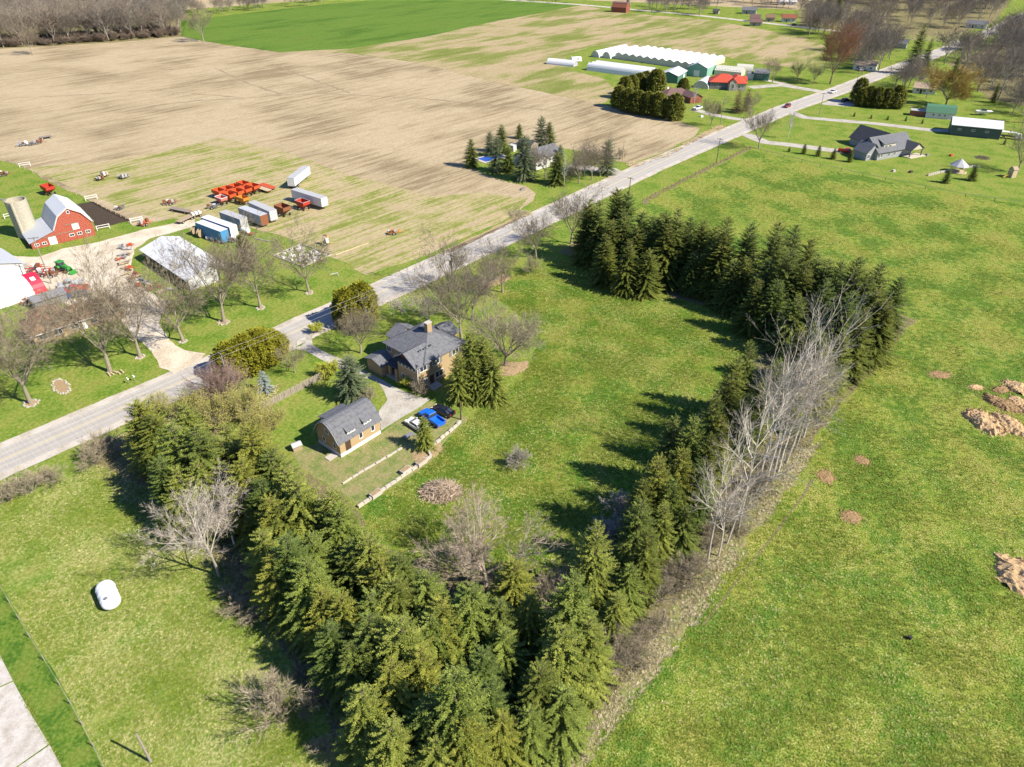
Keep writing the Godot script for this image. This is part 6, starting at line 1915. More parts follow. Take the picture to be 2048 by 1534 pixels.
	plant("lime", "lime_willow", "yellow-green budding willow in the far wood", "tree", "", Vector3(305.12, 0, -660.34), 0.9, 0.9, 2.0, lime[0], M.bark)
	var mag := [make_bare(8.0, 470, {"trunk": 0.18, "kids": [7, 5, 4], "angle": [0.8, 0.6, 0.6], "ratio": [2.4, 0.6, 0.6], "levels": 3, "start": [0.6, 0.3, 0.25], "twigs": 6, "bud_a": Color(0.62, 0.46, 0.50), "bud_b": Color(0.78, 0.68, 0.68), "buds": 1, "bud_len": 0.17})]
	mag[0] = make_bare(8.0, 470, {"trunk": 0.18, "levels": 3, "kids": [7, 5, 4, 4], "angle": [0.8, 0.6, 0.6, 0.6], "ratio": [2.4, 0.6, 0.6, 0.6], "twigs": 6, "bud_a": Color(0.62, 0.46, 0.50), "bud_b": Color(0.78, 0.68, 0.68), "buds": 1, "bud_len": 0.17})
	plant("mag", "magnolia", "pink flowering magnolia behind the brick house", "tree", "", Vector3(-19.22, 0, -144.64), 0.95, 0.95, 0.0, mag[0], M.bark)
	plant("mag", "magnolia", "pale flowering magnolia next to the road cedars", "tree", "", Vector3(-25.9, 0, -147.05), 0.85, 0.85, 2.0, mag[0], M.bark)
	# woods
	var forest := []
	for i in 4:
		var o := {"trunk": 0.5, "thick": 0.011, "kids": [11, 5, 4], "start": [0.32, 0.25, 0.2], "angle": [0.55, 0.6, 0.65], "ratio": [0.7, 0.6, 0.55], "levels": 3, "twigs": 6, "twig_len": 1.4, "twig_w": 0.03, "leader": true}
		if i % 2 == 0:
			o.merge({"bark_a": Color(0.21, 0.19, 0.16), "bark_b": Color(0.37, 0.335, 0.285), "twig_a": Color(0.17, 0.15, 0.125), "twig_b": Color(0.29, 0.26, 0.22)})
		else:
			o.merge({"bark_a": Color(0.27, 0.23, 0.19), "bark_b": Color(0.42, 0.37, 0.31), "twig_a": Color(0.22, 0.185, 0.145), "twig_b": Color(0.36, 0.305, 0.24)})
		forest.append(make_bare(20.0, 480 + i, o))
	var edge := scatter(ring([-403.84, -573.73, -342.17, -519.42, -309.57, -533.66, -272.79, -550.82, -242.16, -573.73, -260.43, -625.2, -291.97, -593.36, -330.68, -573.73, -368.98, -564.36]), 95, 3.2, 1)
	var deep := scatter(ring([-472.97, -598.45, -366.25, -559.78, -328.19, -569.01, -289.71, -588.34, -260.43, -625.2, -308.66, -758.42, -401.85, -898.53, -544.14, -956.64, -694.93, -846.75]), 195, 6.0, 2)
	var under := make_shrub(4.0, 606, 14, {"fan": 1.1, "twigs": 6, "twig_w": 0.05, "twig_len": 0.9, "twig_a": Color(0.20, 0.155, 0.12), "twig_b": Color(0.32, 0.26, 0.205)})
	var low := scatter(ring([-389.1, -550.82, -340.99, -517.44, -308.47, -531.58, -271.8, -548.62, -241.24, -571.36, -248.97, -593.36, -281, -569.01, -318.61, -550.82, -354.43, -539.98]), 110, 2.5, 11)
	for k in low.size():
		plant("under", "wood_edge_shrub", "low brown brush along the wood's field edge", "shrub", "brush along the wood's edge", Vector3(low[k].x, 0, low[k].y), rng.randf_range(0.9, 1.5), rng.randf_range(0.7, 1.4), k * 1.3, under, M.bark, "branches", "stems")
	for k in edge.size() + deep.size():
		var q: Vector2 = edge[k] if k < edge.size() else deep[k - edge.size()]
		var s := rng.randf_range(0.9, 1.2)
		plant("f%d" % (k % 4), "forest_tree", "tall grey leafless tree of the wood beyond the stubble field", "tree", "trees of the wood beyond the stubble", Vector3(q.x, 0, q.y), s * 1.3, s, rng.randf() * TAU, forest[k % 4], M.bark)
	wood_mass(forest)
	var regions := [
		[ring([179.76, -766.46, 217.54, -783.04, 326.88, -856.65, 277.99, -720.44, 235.8, -636.52, 244.17, -727.75, 215.87, -758.42, 178.71, -720.44]), 34, 6.0, 0.85, "leafless tree among the cottages of the side road", "trees among the side road cottages"],
		[ring([220.9, -598.45, 245.82, -630.82, 257.01, -598.45, 264.22, -562.06, 226.59, -487.55, 215.82, -502.1, 207.99, -525.43]), 38, 4.5, 0.8, "leafless tree between stubble field and main road", "trees between stubble and main road"],
		[ring([347.46, -898.53, 528.77, -981.91, 481.9, -783.04, 398.67, -654.24, 325.37, -583.39, 292.03, -608.9, 267.04, -666.56]), 130, 5.0, 0.95, "leafless tree of the wood behind the crossing", "trees of the wood behind the crossing"],
		[ring([256.71, -460.64, 311.68, -517.44, 380.29, -588.34, 417.72, -588.34, 310.82, -377.53, 245.2, -352.14, 227.74, -361.3, 246.39, -407.58]), 85, 5.0, 0.9, "leafless tree in the wooded gardens right of the crossing", "trees in the wooded gardens"],
		[ring([206.13, -477.14, 241.74, -502.1, 244.89, -487.55, 212.96, -439.19, 193.13, -427.72]), 18, 4.5, 0.85, "leafless tree on the roadside opposite the willow", "trees on the roadside opposite the willow"],
		[ring([197.91, -401.24, 219.86, -414.11, 203.67, -366.57, 192.14, -370.89]), 8, 5.0, 0.65, "leafless garden tree beside the golden willow", "trees beside the golden willow"],
		[ring([221.48, -341.47, 250.97, -366.57, 249.61, -336.81, 230.99, -310.98, 219.38, -327.8]), 9, 6.0, 0.65, "leafless tree behind the long green shed", "trees behind the long green shed"],
		[ring([-276.7, -666.56, -243.19, -699.32, -201.51, -742.79, -181.79, -758.42, -192.17, -783.04, -254.77, -735.2, -294.19, -713.27]), 34, 4.0, 0.55, "small leafless tree on the far field boundary", "trees on the far field boundary"],
		[ring([116.69, -713.27, 159.26, -672.88, 173.83, -699.32, 171.28, -727.75, 125.93, -758.42]), 18, 4.0, 0.75, "leafless tree lining the side road near the ruined barn", "trees lining the side road"],
		[ring([7.88, -791.59, 55.73, -770.55, 66.67, -787.29, 13.15, -813.73]), 9, 4.0, 0.45, "small leafless tree on the far road's verge", "trees on the far road's verge"],
		[ring([-187.3, -783.04, -115.07, -827.58, -140.09, -856.65, -195.18, -818.3]), 14, 5.0, 0.6, "leafless tree beyond the wheat field", "trees beyond the wheat field"]]
	for g in regions:
		var at := scatter(g[0], g[1], g[2], 30 + g[1])
		for k in at.size():
			var q: Vector2 = at[k]
			var s: float = g[3] * rng.randf_range(0.75, 1.15)
			plant("f%d" % (k % 4), "leafless_tree", g[4], "tree", g[5], Vector3(q.x, 0, q.y), s * 1.5, s * 1.1, rng.randf() * TAU, forest[k % 4], M.bark)

func shrubs() -> void:
	var plum := make_shrub(8.0, 601, 26, {"levels": 2, "kids": [5, 5, 3], "fan": 0.85, "twigs": 8, "twig_len": 0.9, "twig_w": 0.02, "twig_a": Color(0.27, 0.19, 0.16), "twig_b": Color(0.40, 0.30, 0.25), "bark_a": Color(0.24, 0.17, 0.14), "bark_b": Color(0.36, 0.27, 0.22)})
	plant("plum", "plum_shrub", "big purplish leafless shrub beside the roadside utility pole", "shrub", "", Vector3(-55.74, 0, -112.32), 0.95, 0.95, 0.0, plum, M.bark, "branches", "stems")
	var brown := make_shrub(4.0, 602, 16, {"fan": 1.05, "twig_w": 0.016, "twig_len": 0.6, "twigs": 5, "twig_a": Color(0.30, 0.25, 0.17), "twig_b": Color(0.48, 0.42, 0.30)})
	var buddy := make_shrub(4.5, 603, 16, {"fan": 1.05, "twigs": 7, "twig_len": 0.7, "twig_a": Color(0.26, 0.22, 0.11), "twig_b": Color(0.38, 0.33, 0.17), "bud_a": Color(0.30, 0.30, 0.06), "bud_b": Color(0.46, 0.42, 0.12), "buds": 2, "bud_len": 0.13})
	var forsy := make_shrub(3.0, 604, 18, {"fan": 1.1, "twigs": 8, "twig_len": 0.6, "twig_a": Color(0.30, 0.28, 0.08), "twig_b": Color(0.44, 0.40, 0.12), "bud_a": Color(0.34, 0.38, 0.04), "bud_b": Color(0.52, 0.52, 0.07), "buds": 3, "bud_len": 0.13})
	var greyb := make_shrub(3.0, 605, 18, {"fan": 1.2, "twigs": 8, "twig_w": 0.016, "twig_len": 0.5, "twig_a": Color(0.40, 0.37, 0.32), "twig_b": Color(0.55, 0.52, 0.46)})
	for e in [[Vector3(-37.15, 0, -121.12), 1.0, "round yellow-green shrub at the end of the board fence"], [Vector3(-44.06, 0, -138.86), 0.7, "yellow-green shrub at the drive entrance from the road"], [Vector3(-20.59, 0, -117.49), 0.8, "yellow-green shrub against the brick house bay"]]:
		plant("forsy", "yellow_shrub", e[2], "shrub", "", e[0], e[1], e[1], e[1] * 9.0, forsy, M.bark, "branches", "stems")
	for e in [[Vector3(0.94, 0, -93.37), 1.0, "pale grey leafless bush alone in the meadow"], [Vector3(-54.45, 0, -83.58), 0.9, "grey leafless bush in the paddock spruces' shade"]]:
		plant("greyb", "grey_bush", e[2], "shrub", "", e[0], e[1], e[1], e[1] * 9.0, greyb, M.bark, "branches", "stems")
	for e in [[Vector3(-17.57, 0, -114.35), 0.8, "brown leafless shrub at the brick house corner"], [Vector3(-27.45, 0, -111.82), 0.75, "brown leafless shrub beside the coach house pine"], [Vector3(-33.61, 0, -138.86), 1.0, "brown leafless shrub at the foot of the road cedars"], [Vector3(-4.98, 0, -165.15), 1.3, "brown shrub thicket at the meadow's roadside corner"], [Vector3(4.97, 0, -170.19), 1.0, "brown shrub under the roadside tree by the spruce belt"], [Vector3(40.74, 0, -269.62), 0.9, "brown shrub on the verge by the white bungalow drive"], [Vector3(20.22, 0, -245.08), 1.0, "brown shrub on the white bungalow's front lawn"], [Vector3(30.59, 0, -262.21), 1.1, "brown shrub behind the white bungalow's parking"], [Vector3(22.78, 0, -256.28), 1.0, "brown shrub at the white bungalow's gable corner"], [Vector3(5.04, 0, -62.72), 1.6, "tall brown leafless shrub in the thicket by the meadow"], [Vector3(-27.59, 0, -47.98), 1.5, "wide straw-coloured bush in the paddock corner"], [Vector3(-27.17, 0, -70.63), 1.1, "brown shrub between the lower thicket spruces"]]:
		plant("brown", "brown_shrub", e[2], "shrub", "", e[0], e[1], e[1], e[1] * 9.0, brown, M.bark, "branches", "stems")
	for e in [[Vector3(-54.01, 0, -104.67), 1.3, "budding shrub between the purplish shrub and the road spruces"], [Vector3(-49.17, 0, -106.99), 1.3, "budding shrub at the low end of the board fence"], [Vector3(-45.31, 0, -100.24), 1.2, "budding shrub beside the spruces near the wood box"], [Vector3(-59.96, 0, -106.99), 1.1, "budding shrub on the road bank above the spruces"], [Vector3(-66.51, 0, -108.09), 0.9, "budding shrub at the road's gravel edge"], [Vector3(-43.88, 0, -103.17), 1.0, "budding shrub on the coach house lawn's edge"]]:
		plant("buddy", "budding_shrub", e[2], "shrub", "", e[0], e[1], e[1], e[1] * 9.0, buddy, M.bark, "branches", "stems")
	var fallen := [[-78.95, -86.5, 5], [-76.15, -88.92, 4], [-71.97, -94.03, 5], [-71.08, -96.73, 5], [-81.19, -84.73, 4]]
	for k in fallen.size():
		var e: Array = fallen[k]
		plant("brown", "roadside_scrub", "tangled leafless scrub on the bank between road and paddock", "shrub", "scrub on the road bank", Vector3(e[0], 0, e[1]), e[2] / 4.0, e[2] / 5.5, k * 1.7, brown, M.bark, "branches", "stems")
	var margin := scatter(ring([20.97, -63.55, 29.1, -72.05, 41.44, -86.5, 50.61, -96.73, 49.53, -98.81, 39.32, -87.7, 28.06, -74, 20.65, -65.68]), 16, 2.5, 5)
	margin += scatter(ring([12.67, -56.86, 18.04, -62.31, 21.13, -60.7, 17.84, -56.86, 13.51, -53.27]), 8, 2.5, 6)
	for k in margin.size():
		var q: Vector2 = margin[k]
		var s := rng.randf_range(0.5, 1.0)
		plant("brown", "margin_brush", "tan leafless brush along the pasture side of the trees", "shrub", "brush along the pasture side", Vector3(q.x, 0, q.y), s * 1.2, s, k * 1.7, brown, M.bark, "branches", "stems")
	var shade := scatter(ring([-38.93, -66.55, -26.86, -54.68, -19.84, -44.93, -21.46, -41.84, -27.76, -48.61, -35.4, -57.61, -42.14, -65.68]), 7, 3.0, 8)
	for k in shade.size():
		var q: Vector2 = shade[k]
		var s := rng.randf_range(0.35, 0.7)
		plant("brown", "paddock_brush", "low leafless brush in the shade at the paddock's edge", "shrub", "brush at the paddock's edge", Vector3(q.x, 0, q.y), s * 1.3, s, k * 1.7, brown, M.bark, "branches", "stems")
	for e in [[15.49, -75, 5], [17.04, -81.33, 4]]:
		plant("greyb", "shade_bush", "grey leafless bush in the meadow spruces' shadow", "shrub", "bushes in the meadow spruces' shadow", Vector3(e[0], 0, e[1]), e[2] / 3.0, e[2] / 3.5, e[2], greyb, M.bark, "branches", "stems")

func objects() -> void:
	# vehicles by the house
	car(lay("blue_pickup", "bright blue pickup parked tail-first beside the coach house yard", "pickup", Vector3(-12.89, 0, -103.92), Vector3(-16.91, 0, -108.09)), paint(0.008, 0.13, 0.62), "pickup")
	car(lay("black_car", "black sedan parked beside the blue pickup", "car", Vector3(-11.27, 0, -107.14), Vector3(-14.68, 0, -109.53)), paint(0.012, 0.012, 0.016), "sedan")
	car(lay("white_car", "white sedan parked half behind the young fir", "car", Vector3(-16.26, 0, -102.72), Vector3(-18.94, 0, -105.28)), paint(0.75, 0.75, 0.74), "sedan")
	# vehicles on the farm
	car(lay("silver_pickup", "silver pickup in the farm yard row", "pickup", Vector3(-108.47, 0, -163.42), Vector3(-113.57, 0, -160.6)), paint(0.42, 0.43, 0.45), "pickup")
	car(lay("red_pickup", "faded red pickup between silver and blue vehicles", "pickup", Vector3(-105.93, 0, -160.32), Vector3(-110.64, 0, -157.86)), paint(0.42, 0.055, 0.035), "pickup")
	car(lay("blue_sedan", "dark blue sedan at the end of the farm yard row", "car", Vector3(-104.81, 0, -157.32), Vector3(-108.52, 0, -155.45)), paint(0.05, 0.09, 0.19), "sedan")
	tractor()
	# vehicles on roads and at the far houses
	car(lay("dark_red_suv", "dark red car driving on the main road", "car", Vector3(132.24, 0, -354.14), Vector3(127.81, 0, -349.17)), paint(0.22, 0.015, 0.02), "suv")
	car(lay("white_suv", "white car driving on the main road past the driveways", "car", Vector3(165.28, 0, -384.38), Vector3(160.52, 0, -379.79)), paint(0.74, 0.74, 0.74), "suv")
	car(lay("grey_suv", "dark grey car waiting on the paved apron", "car", Vector3(160.13, 0, -362.34), Vector3(164.11, 0, -364.45)), paint(0.06, 0.06, 0.065), "suv")
	car(lay("white_pickup", "white pickup on the brick bungalow's drive", "pickup", Vector3(84.03, 0, -344.32), Vector3(89.5, 0, -350.15)), paint(0.74, 0.74, 0.74), "pickup")
	car(lay("crimson_pickup", "red pickup on the grey house's drive", "pickup", Vector3(127.2, 0, -278.72), Vector3(130.87, 0, -276.73)), paint(0.50, 0.02, 0.025), "pickup")
	car(lay("parked_minivan", "silver van under the orange tree", "van", Vector3(198.88, 0, -439.19), Vector3(203.51, 0, -440.66)), paint(0.4, 0.4, 0.42), "suv")
	car(lay("parked_hatchback", "dark car in front of the white barn with rusty roof", "car", Vector3(219.44, 0, -619.68), Vector3(224.68, 0, -622.43)), paint(0.02, 0.02, 0.025), "suv")
	car(lay("distant_car", "pale car far along the main road beyond the crossing", "car", Vector3(418.76, 0, -660.34), Vector3(408.38, 0, -648.23)), paint(0.6, 0.6, 0.6), "suv")
	var tk := lay("cab_truck", "white flatbed truck parked behind the long green shed", "truck", Vector3(201.36, 0, -299.3), Vector3(206.98, 0, -295.57))
	wall_box(tk, -4.0, 1.6, 0.9, 1.1, -1.1, 1.1, M.dark_wood, "bed")
	wall_box(tk, -4.0, 1.6, 2.5, 2.6, -1.1, 1.1, M.white, "bed_cover")
	for x in [-3.9, -1.2, 1.5]:
		for z in [-1.05, 1.05]:
			wall_box(tk, x - 0.05, x + 0.05, 1.1, 2.5, z - 0.05, z + 0.05, M.steel, "stake")
	var cab := MB.new()
	cab.hull(0.7, 1.8, 3.9, -1.05, 1.05, 2.3, 1.8, 3.0, -0.9, 0.9)
	part("cab", cab, M.white, tk)
	for x in [-2.6, 2.9]:
		for z in [-0.95, 0.95]:
			wheel(tk, Vector3(x, 0.45, z), 0.45, 0.3)
	# box trailers
	box_trailer("long white trailer standing apart with three dark roof stains", Vector3(-72.9, 0, -235.1), 81.1, 13.5, M.white_metal, M.dull_metal, M.white_metal)
	box_trailer("long white trailer with grey roof beside the red hopper", Vector3(-71.0, 0, -223.9), -36.9, 14.4, M.white_metal, M.dull_metal, M.white_metal)
	box_trailer("bright blue trailer with pale roof beside the cable reels", Vector3(-91.3, 0, -195.6), -36.2, 11.8, M.blue_metal, M.white_metal, M.blue_metal, 0.5)
	box_trailer("white and blue trailer next to the bright blue one", Vector3(-91.1, 0, -199.5), -35.5, 13.4, M.blue_metal, M.white_metal, M.white_metal, 0.7)
	box_trailer("short grey trailer without wheels in the trailer row", Vector3(-87.2, 0, -203.8), -36.5, 9.9, M.dull_metal, M.dull_metal, M.dull_metal, 0.3, false)
	box_trailer("grey trailer with rusty torn front panel", Vector3(-82.8, 0, -207.5), -38.4, 11.1, M.dull_metal, M.grey_metal, M.rust, 0.8)
	box_trailer("pale grey trailer beside the one with the rusty front", Vector3(-81.2, 0, -212.2), -42.3, 11.8, M.grey_metal, M.dull_metal, M.grey_metal, 0.8)
	# gravity wagons
	var red_row := [Vector3(-95.74, 0, -227.3), Vector3(-93.76, 0, -229.23), Vector3(-91.73, 0, -231.67), Vector3(-90, 0, -234.66), Vector3(-91.21, 0, -224), Vector3(-89.52, 0, -226.82), Vector3(-87.65, 0, -229.23), Vector3(-85.89, 0, -232.16)]
	for k in red_row.size():
		wagon("orange-red gravity wagon packed in the double row on the stubble", red_row[k], -36.0 + (k % 3) * 2.0, M.orange_paint, M.orange_paint, 1.05)
	wagon("faded pink gravity wagon with white rim at the row's end", Vector3(-92.87, 0, -221.23), -40.0, M.pink_paint, M.white, 0.95)
	wagon("amber gravity wagon at the near end of the double row", Vector3(-85.97, 0, -221.23), -35.0, M.amber_paint, M.amber_paint, 0.95)
	wagon("red gravity wagon with grey rim beside a long white trailer", Vector3(-65.79, 0, -216.73), -38.0, M.red_paint, M.dull_metal, 1.1)
	wagon("rusty brown high-sided wagon between trailers and red hopper", Vector3(-70.56, 0, -211.52), -38.0, M.rust, M.rust, 1.2)
	wagon("red gravity wagon left on the grass behind the barn", Vector3(-153.3, 0, -230.69), -38.0, M.red_paint, M.red_paint, 1.15)
	flat_wagon("long bare plank wagon at the track into the field", Vector3(-100.16, 0, -203.67), Vector3(-98.09, 0, -208.99), M.old_wood, 2.2, 0)
	flat_wagon("plank wagon loaded with white drums beside the track", Vector3(-98.09, 0, -208.99), Vector3(-96.1, 0, -211.09), M.old_wood, 2.2, 3)
	flat_wagon("empty plank wagon lying crosswise on the stubble", Vector3(-107.1, 0, -215.84), Vector3(-99.67, 0, -212.37), M.weathered, 2.0)
	flat_wagon("orange frame wagon behind the red wagon rows", Vector3(-85.64, 0, -238.74), Vector3(-79.94, 0, -234.15), M.orange_paint, 2.4)
	flat_wagon("pale plank wagon against the red wagon rows", Vector3(-85.1, 0, -235.16), Vector3(-80.58, 0, -231.67), M.pale_wood, 2.0)
	flat_wagon("flat wagon far out on the stubble with the old implements", Vector3(-192.72, 0, -296.31), Vector3(-189.42, 0, -299.3), M.weathered, 2.4)
	implement("old white drill standing far out on the stubble", Vector3(-194.72, 0, -287.64), 20.0, M.dull_metal, 4.0, 3.0, 1.4, 1)
	implement("small dark cultivator between the far-off drill and wagon", Vector3(-191.53, 0, -288.35), 20.0, M.steel, 3.0, 2.4, 1.2, 2)
	implement("dark baler beside the far-off flat wagon", Vector3(-190.11, 0, -290.48), 20.0, M.rust, 3.4, 2.4, 1.4, 3)
	implement("pale baler alone on the stubble above the barn", Vector3(-143.87, 0, -248.91), -30.0, M.pale_wood, 3.6, 2.6, 1.4, 4)
	implement("small rusty implement beside the pale baler", Vector3(-143.62, 0, -245.08), -30.0, M.rust, 2.6, 2.2, 1.0, 5)
	implement("white combine header alone on the stubble", Vector3(-136.24, 0, -247.25), -30.0, M.dull_metal, 4.0, 3.0, 1.6, 6)
	implement("rusty harrow on the stubble near the wagons", Vector3(-109.39, 0, -221.23), 35.0, M.rust, 4.2, 2.4, 1.0, 7)
	implement("orange rusty plough at the barn mud's corner", Vector3(-110.06, 0, -203.27), 60.0, M.orange_paint, 3.2, 2.4, 1.4, 8)
	implement("dark harrow lying on the grass by the mud yard", Vector3(-123.34, 0, -216.29), 10.0, M.steel, 2.6, 1.6, 0.6, 9)
	implement("low spiked cultivator beside the wagon rows", Vector3(-94.34, 0, -217.61), 10.0, M.steel, 3.4, 2.4, 0.8, 10)
	implement("red tillage machine beside the yard's lamp pole", Vector3(-125.33, 0, -171.41), 20.0, M.red_paint, 4.6, 3.4, 1.8, 11)
	implement("red seeder with black tyres in the farm yard", Vector3(-121.29, 0, -169.28), 20.0, M.red_paint, 4.2, 3.4, 1.4, 12)
	implement("rusty red mower behind the green tractor", Vector3(-118.72, 0, -168.38), 20.0, M.rust, 3.4, 3.0, 1.0, 13)
	implement("yellow post driver standing in the verge stubble", Vector3(-52.66, 0, -188.22), 20.0, M.yellow, 1.6, 1.2, 3.0, 14)
	implement("rusty rake lying in the stubble by the road", Vector3(-34.28, 0, -196.27), 20.0, M.amber_paint, 3.6, 1.6, 0.7, 15)
	implement("red mower stored beside the small grey roofed shed", Vector3(-116.55, 0, -152.57), 20.0, M.red_paint, 2.6, 1.8, 0.8, 16)
	implement("dark rusty harrow at the stubble's left edge", Vector3(-180.01, 0, -250.02), 10.0, M.rust, 4.0, 2.6, 0.8, 17)
	implement("black steel frame cart before the blue trailer", Vector3(-79.42, 0, -191.09), 20.0, M.steel, 3.0, 2.0, 0.6, 18)
	wheel_reel("wooden cable reel leaning by the blue trailer", Vector3(-92.05, 0, -195.9), 0.9)
	wheel_reel("wooden cable reel leaning by the blue trailer", Vector3(-89.62, 0, -194.02), 0.9)
	tank_cart()
	for e in [[Vector3(-87.08, 0, -192.55), "white plastic drum lying left of the blue trailer's nose"], [Vector3(-85.53, 0, -191.82), "white plastic drum lying in front of the blue trailer"], [Vector3(-82.75, 0, -190.37), "short white drum under the blue trailer's nose"]]:
		var b := MB.new()
		b.tube(Vector3(-0.8, 0.5, 0), Vector3(0.8, 0.5, 0), 0.5, 0.5, 12)
		single("plastic_drum", b, M.tarp_white, e[1], "drum", e[0], 0.7, "drums by the blue trailer")
	# lumber and clutter by the machine shed
	var r := RandomNumberGenerator.new()
	r.seed = 90
	var clutter := scatter(ring([-112.13, -188.93, -106.41, -187.51, -103.05, -178.04, -94, -165.73, -84.16, -158.67, -84.83, -155.71, -95.3, -162.85, -105.96, -176.43]), 26, 1.6, 9)
	for k in clutter.size():
		var q: Vector2 = clutter[k]
		var b := MB.new()
		for i in 6:
			var bs := Basis.from_euler(Vector3(r.randf_range(-0.2, 0.2), r.randf() * TAU, r.randf_range(-0.2, 0.2)))
			b.box(Vector3(r.randf_range(-0.6, 0.6), 0.2 + i * 0.1, r.randf_range(-0.5, 0.5)), Vector3(r.randf_range(0.5, 2.0), 0.12, r.randf_range(0.1, 0.7)), bs)
		single("scrap_heap", b, [M.old_wood, M.rust, M.steel, M.pale_wood, M.dull_metal, M.orange_paint][k % 6], ["small heap of grey-brown boards along the machine shed", "small heap of rusty scrap along the machine shed", "small heap of dark steel scrap along the machine shed", "small heap of pale boards along the machine shed", "small heap of bright sheet metal along the machine shed", "small heap of orange machine parts along the machine shed"][k % 6], "scrap heap", Vector3(q.x, 0, q.y), 0.0, "scrap along the machine shed")
	# white-edged bunker with rubble
	var bk := thing("rubble_bunker", "white-edged rectangular bed of rubble under the leafless tree", "rubble bed", Vector3(-65.51, 0, -180.67), deg_to_rad(-36.0))
	for e in [[0, 12.5, -0.2, 0.0], [0, 12.5, -10.0, -9.8], [0, 0.2, -9.8, -0.2], [12.3, 12.5, -9.8, -0.2]]:
		wall_box(bk, e[0], e[1], 0, 0.28, e[2], e[3], M.slab, "edge")
	for i in 110:
		var st := put("rubble", stone_cached(i % 4), [M.white_wall, M.stone, M.slab][i % 3], bk)
		st.position = Vector3(r.randf_range(0.8, 11.8), 0.02, r.randf_range(-9.4, -0.6))
		st.scale = Vector3.ONE * r.randf_range(0.8, 3.0)
		st.rotation.y = r.randf() * TAU
	# logs, pole, pipe by the verge
	var lp := MB.new()
	lp.tube(Vector3(-48.35, 0, -181) - Vector3(-44.59, 0, -185.07), Vector3(-40.69, 0, -189.29) - Vector3(-44.59, 0, -185.07), 0.16, 0.12, 8)
	var lo := single("fallen_pole", lp, M.pale_wood, "pale pole lying on the verge stubble", "pole", Vector3(-44.59, 0, -185.07))
	lo.position.y = 0.16
	var pp := MB.new()
	pp.tube(Vector3(-73.97, 0, -192.92) - Vector3(-71.1, 0, -191.45), Vector3(-68.26, 0, -190.01) - Vector3(-71.1, 0, -191.45), 0.14, 0.14, 8)
	single("steel_pipe", pp, M.dull_metal, "grey steel pipe lying beside the sprayer cart", "pipe", Vector3(-71.1, 0, -191.45)).position.y = 0.14
	var cv := MB.new()
	cv.tube(Vector3(0, 0.9, 0), Vector3(1.9, 0.9, 0), 0.09, 0.09, 6)
	cv.tube(Vector3(1.9, 0.9, 0), Vector3(1.9, 0.0, 0), 0.09, 0.09, 6)
	single("bent_pipe", cv, M.grey_metal, "bent grey pipe standing on the farm's roadside lawn", "pipe", Vector3(-46.67, 0, -167.19), 0.5)
	# stone rings at tree feet
	for e in [[Vector3(-72.45, 0, -134.9), 0.7, "stone ring round the slanting tree by the farm entrance"], [Vector3(-79.12, 0, -128.45), 0.8, "stone ring round the twin-trunked tree beside the drive"], [Vector3(-66.41, 0, -143.46), 1.1, "stone ring round the big tree by the machine shed"], [Vector3(-59.96, 0, -150.53), 0.9, "stone ring round the tree right of the machine shed"], [Vector3(-50.26, 0, -158.4), 0.8, "stone ring round the tree at the rubble bed"], [Vector3(-92.8, 0, -111.49), 1.2, "stone ring round the tree at the lawn's road corner"]]:
		stone_ring(e[2], e[0], e[1], 3)
	var lg := thing("log_cluster", "split pale logs at the foot of the largest farm tree", "logs", Vector3(-81.59, 0, -121.86), 0.4)
	for i in 5:
		var b := MB.new()
		b.tube(Vector3(-1.2 + i * 0.6, 0.2, -0.8 + (i % 2) * 0.5), Vector3(-0.6 + i * 0.6, 0.2, 0.8 - (i % 3) * 0.4), 0.2, 0.17, 7)
		part("log", b, M.pale_wood, lg)
	var bed := thing("flower_bed", "long stone-edged flower bed on the farm's roadside lawn", "flower bed", Vector3(-90.07, 0, -117.31), deg_to_rad(-36.0))
	for i in 34:
		var st := put("stone", stone_cached(i % 4), M.stone, bed)
		var a := TAU * i / 34.0
		st.position = Vector3(cos(a) * 3.2 * (1.0 + 0.1 * sin(i * 2.3)), 0, sin(a) * 1.3 * (1.0 + 0.16 * sin(i * 1.7)) + cos(a) * 0.5)
		st.scale = Vector3.ONE * (0.7 + 0.6 * absf(sin(i * 3.7)))
	var soil_ := MB.new()
	for i in 20:
		soil_.tri(Vector3(0, 0.1, 0), Vector3(cos(TAU * (i + 1) / 20) * 3.1, 0.06, sin(TAU * (i + 1) / 20) * 1.2 + cos(TAU * (i + 1) / 20) * 0.5), Vector3(cos(TAU * i / 20) * 3.1, 0.06, sin(TAU * i / 20) * 1.2 + cos(TAU * i / 20) * 0.5))
	part("soil", soil_, M.mulch, bed)
	mailbox("left mailbox of the farm pair on the road verge", Vector3(-76.97, 0, -118.38), deg_to_rad(50), M.white)
	mailbox("right mailbox of the farm pair on the road verge", Vector3(-76.16, 0, -119.28), deg_to_rad(50), M.white)
	mailbox("dark mailbox at the brick house drive", Vector3(-41.29, 0, -139.54), deg_to_rad(50), M.steel)
	mailbox("black mailbox at the white bungalow's drive", Vector3(34.47, 0, -247.8), deg_to_rad(50), M.rubber)
	mailbox("black mailbox by the culvert of the brick bungalow", Vector3(102.56, 0, -326.92), deg_to_rad(50), M.rubber)
	# utility poles and lines
	var ry := deg_to_rad(49.3 - 90.0)
	utility_pole("double-armed utility pole with transformer beside the meadow", Vector3(-14.84, 0, -160.88), 9.2, 2, ry, true, M.dark_pole)
	utility_pole("utility pole rising behind the purplish shrub", Vector3(-55.16, 0, -114.69), 9.4, 1, ry, false)
	utility_pole("utility pole hidden behind the spruce belt's road end", Vector3(36.97, 0, -219.41), 9.2, 1, ry, false, M.dark_pole)
	utility_pole("utility pole beside the wire fence near the grey house drive", Vector3(75.88, 0, -264.64), 9.0, 1, ry, false, M.dark_pole)
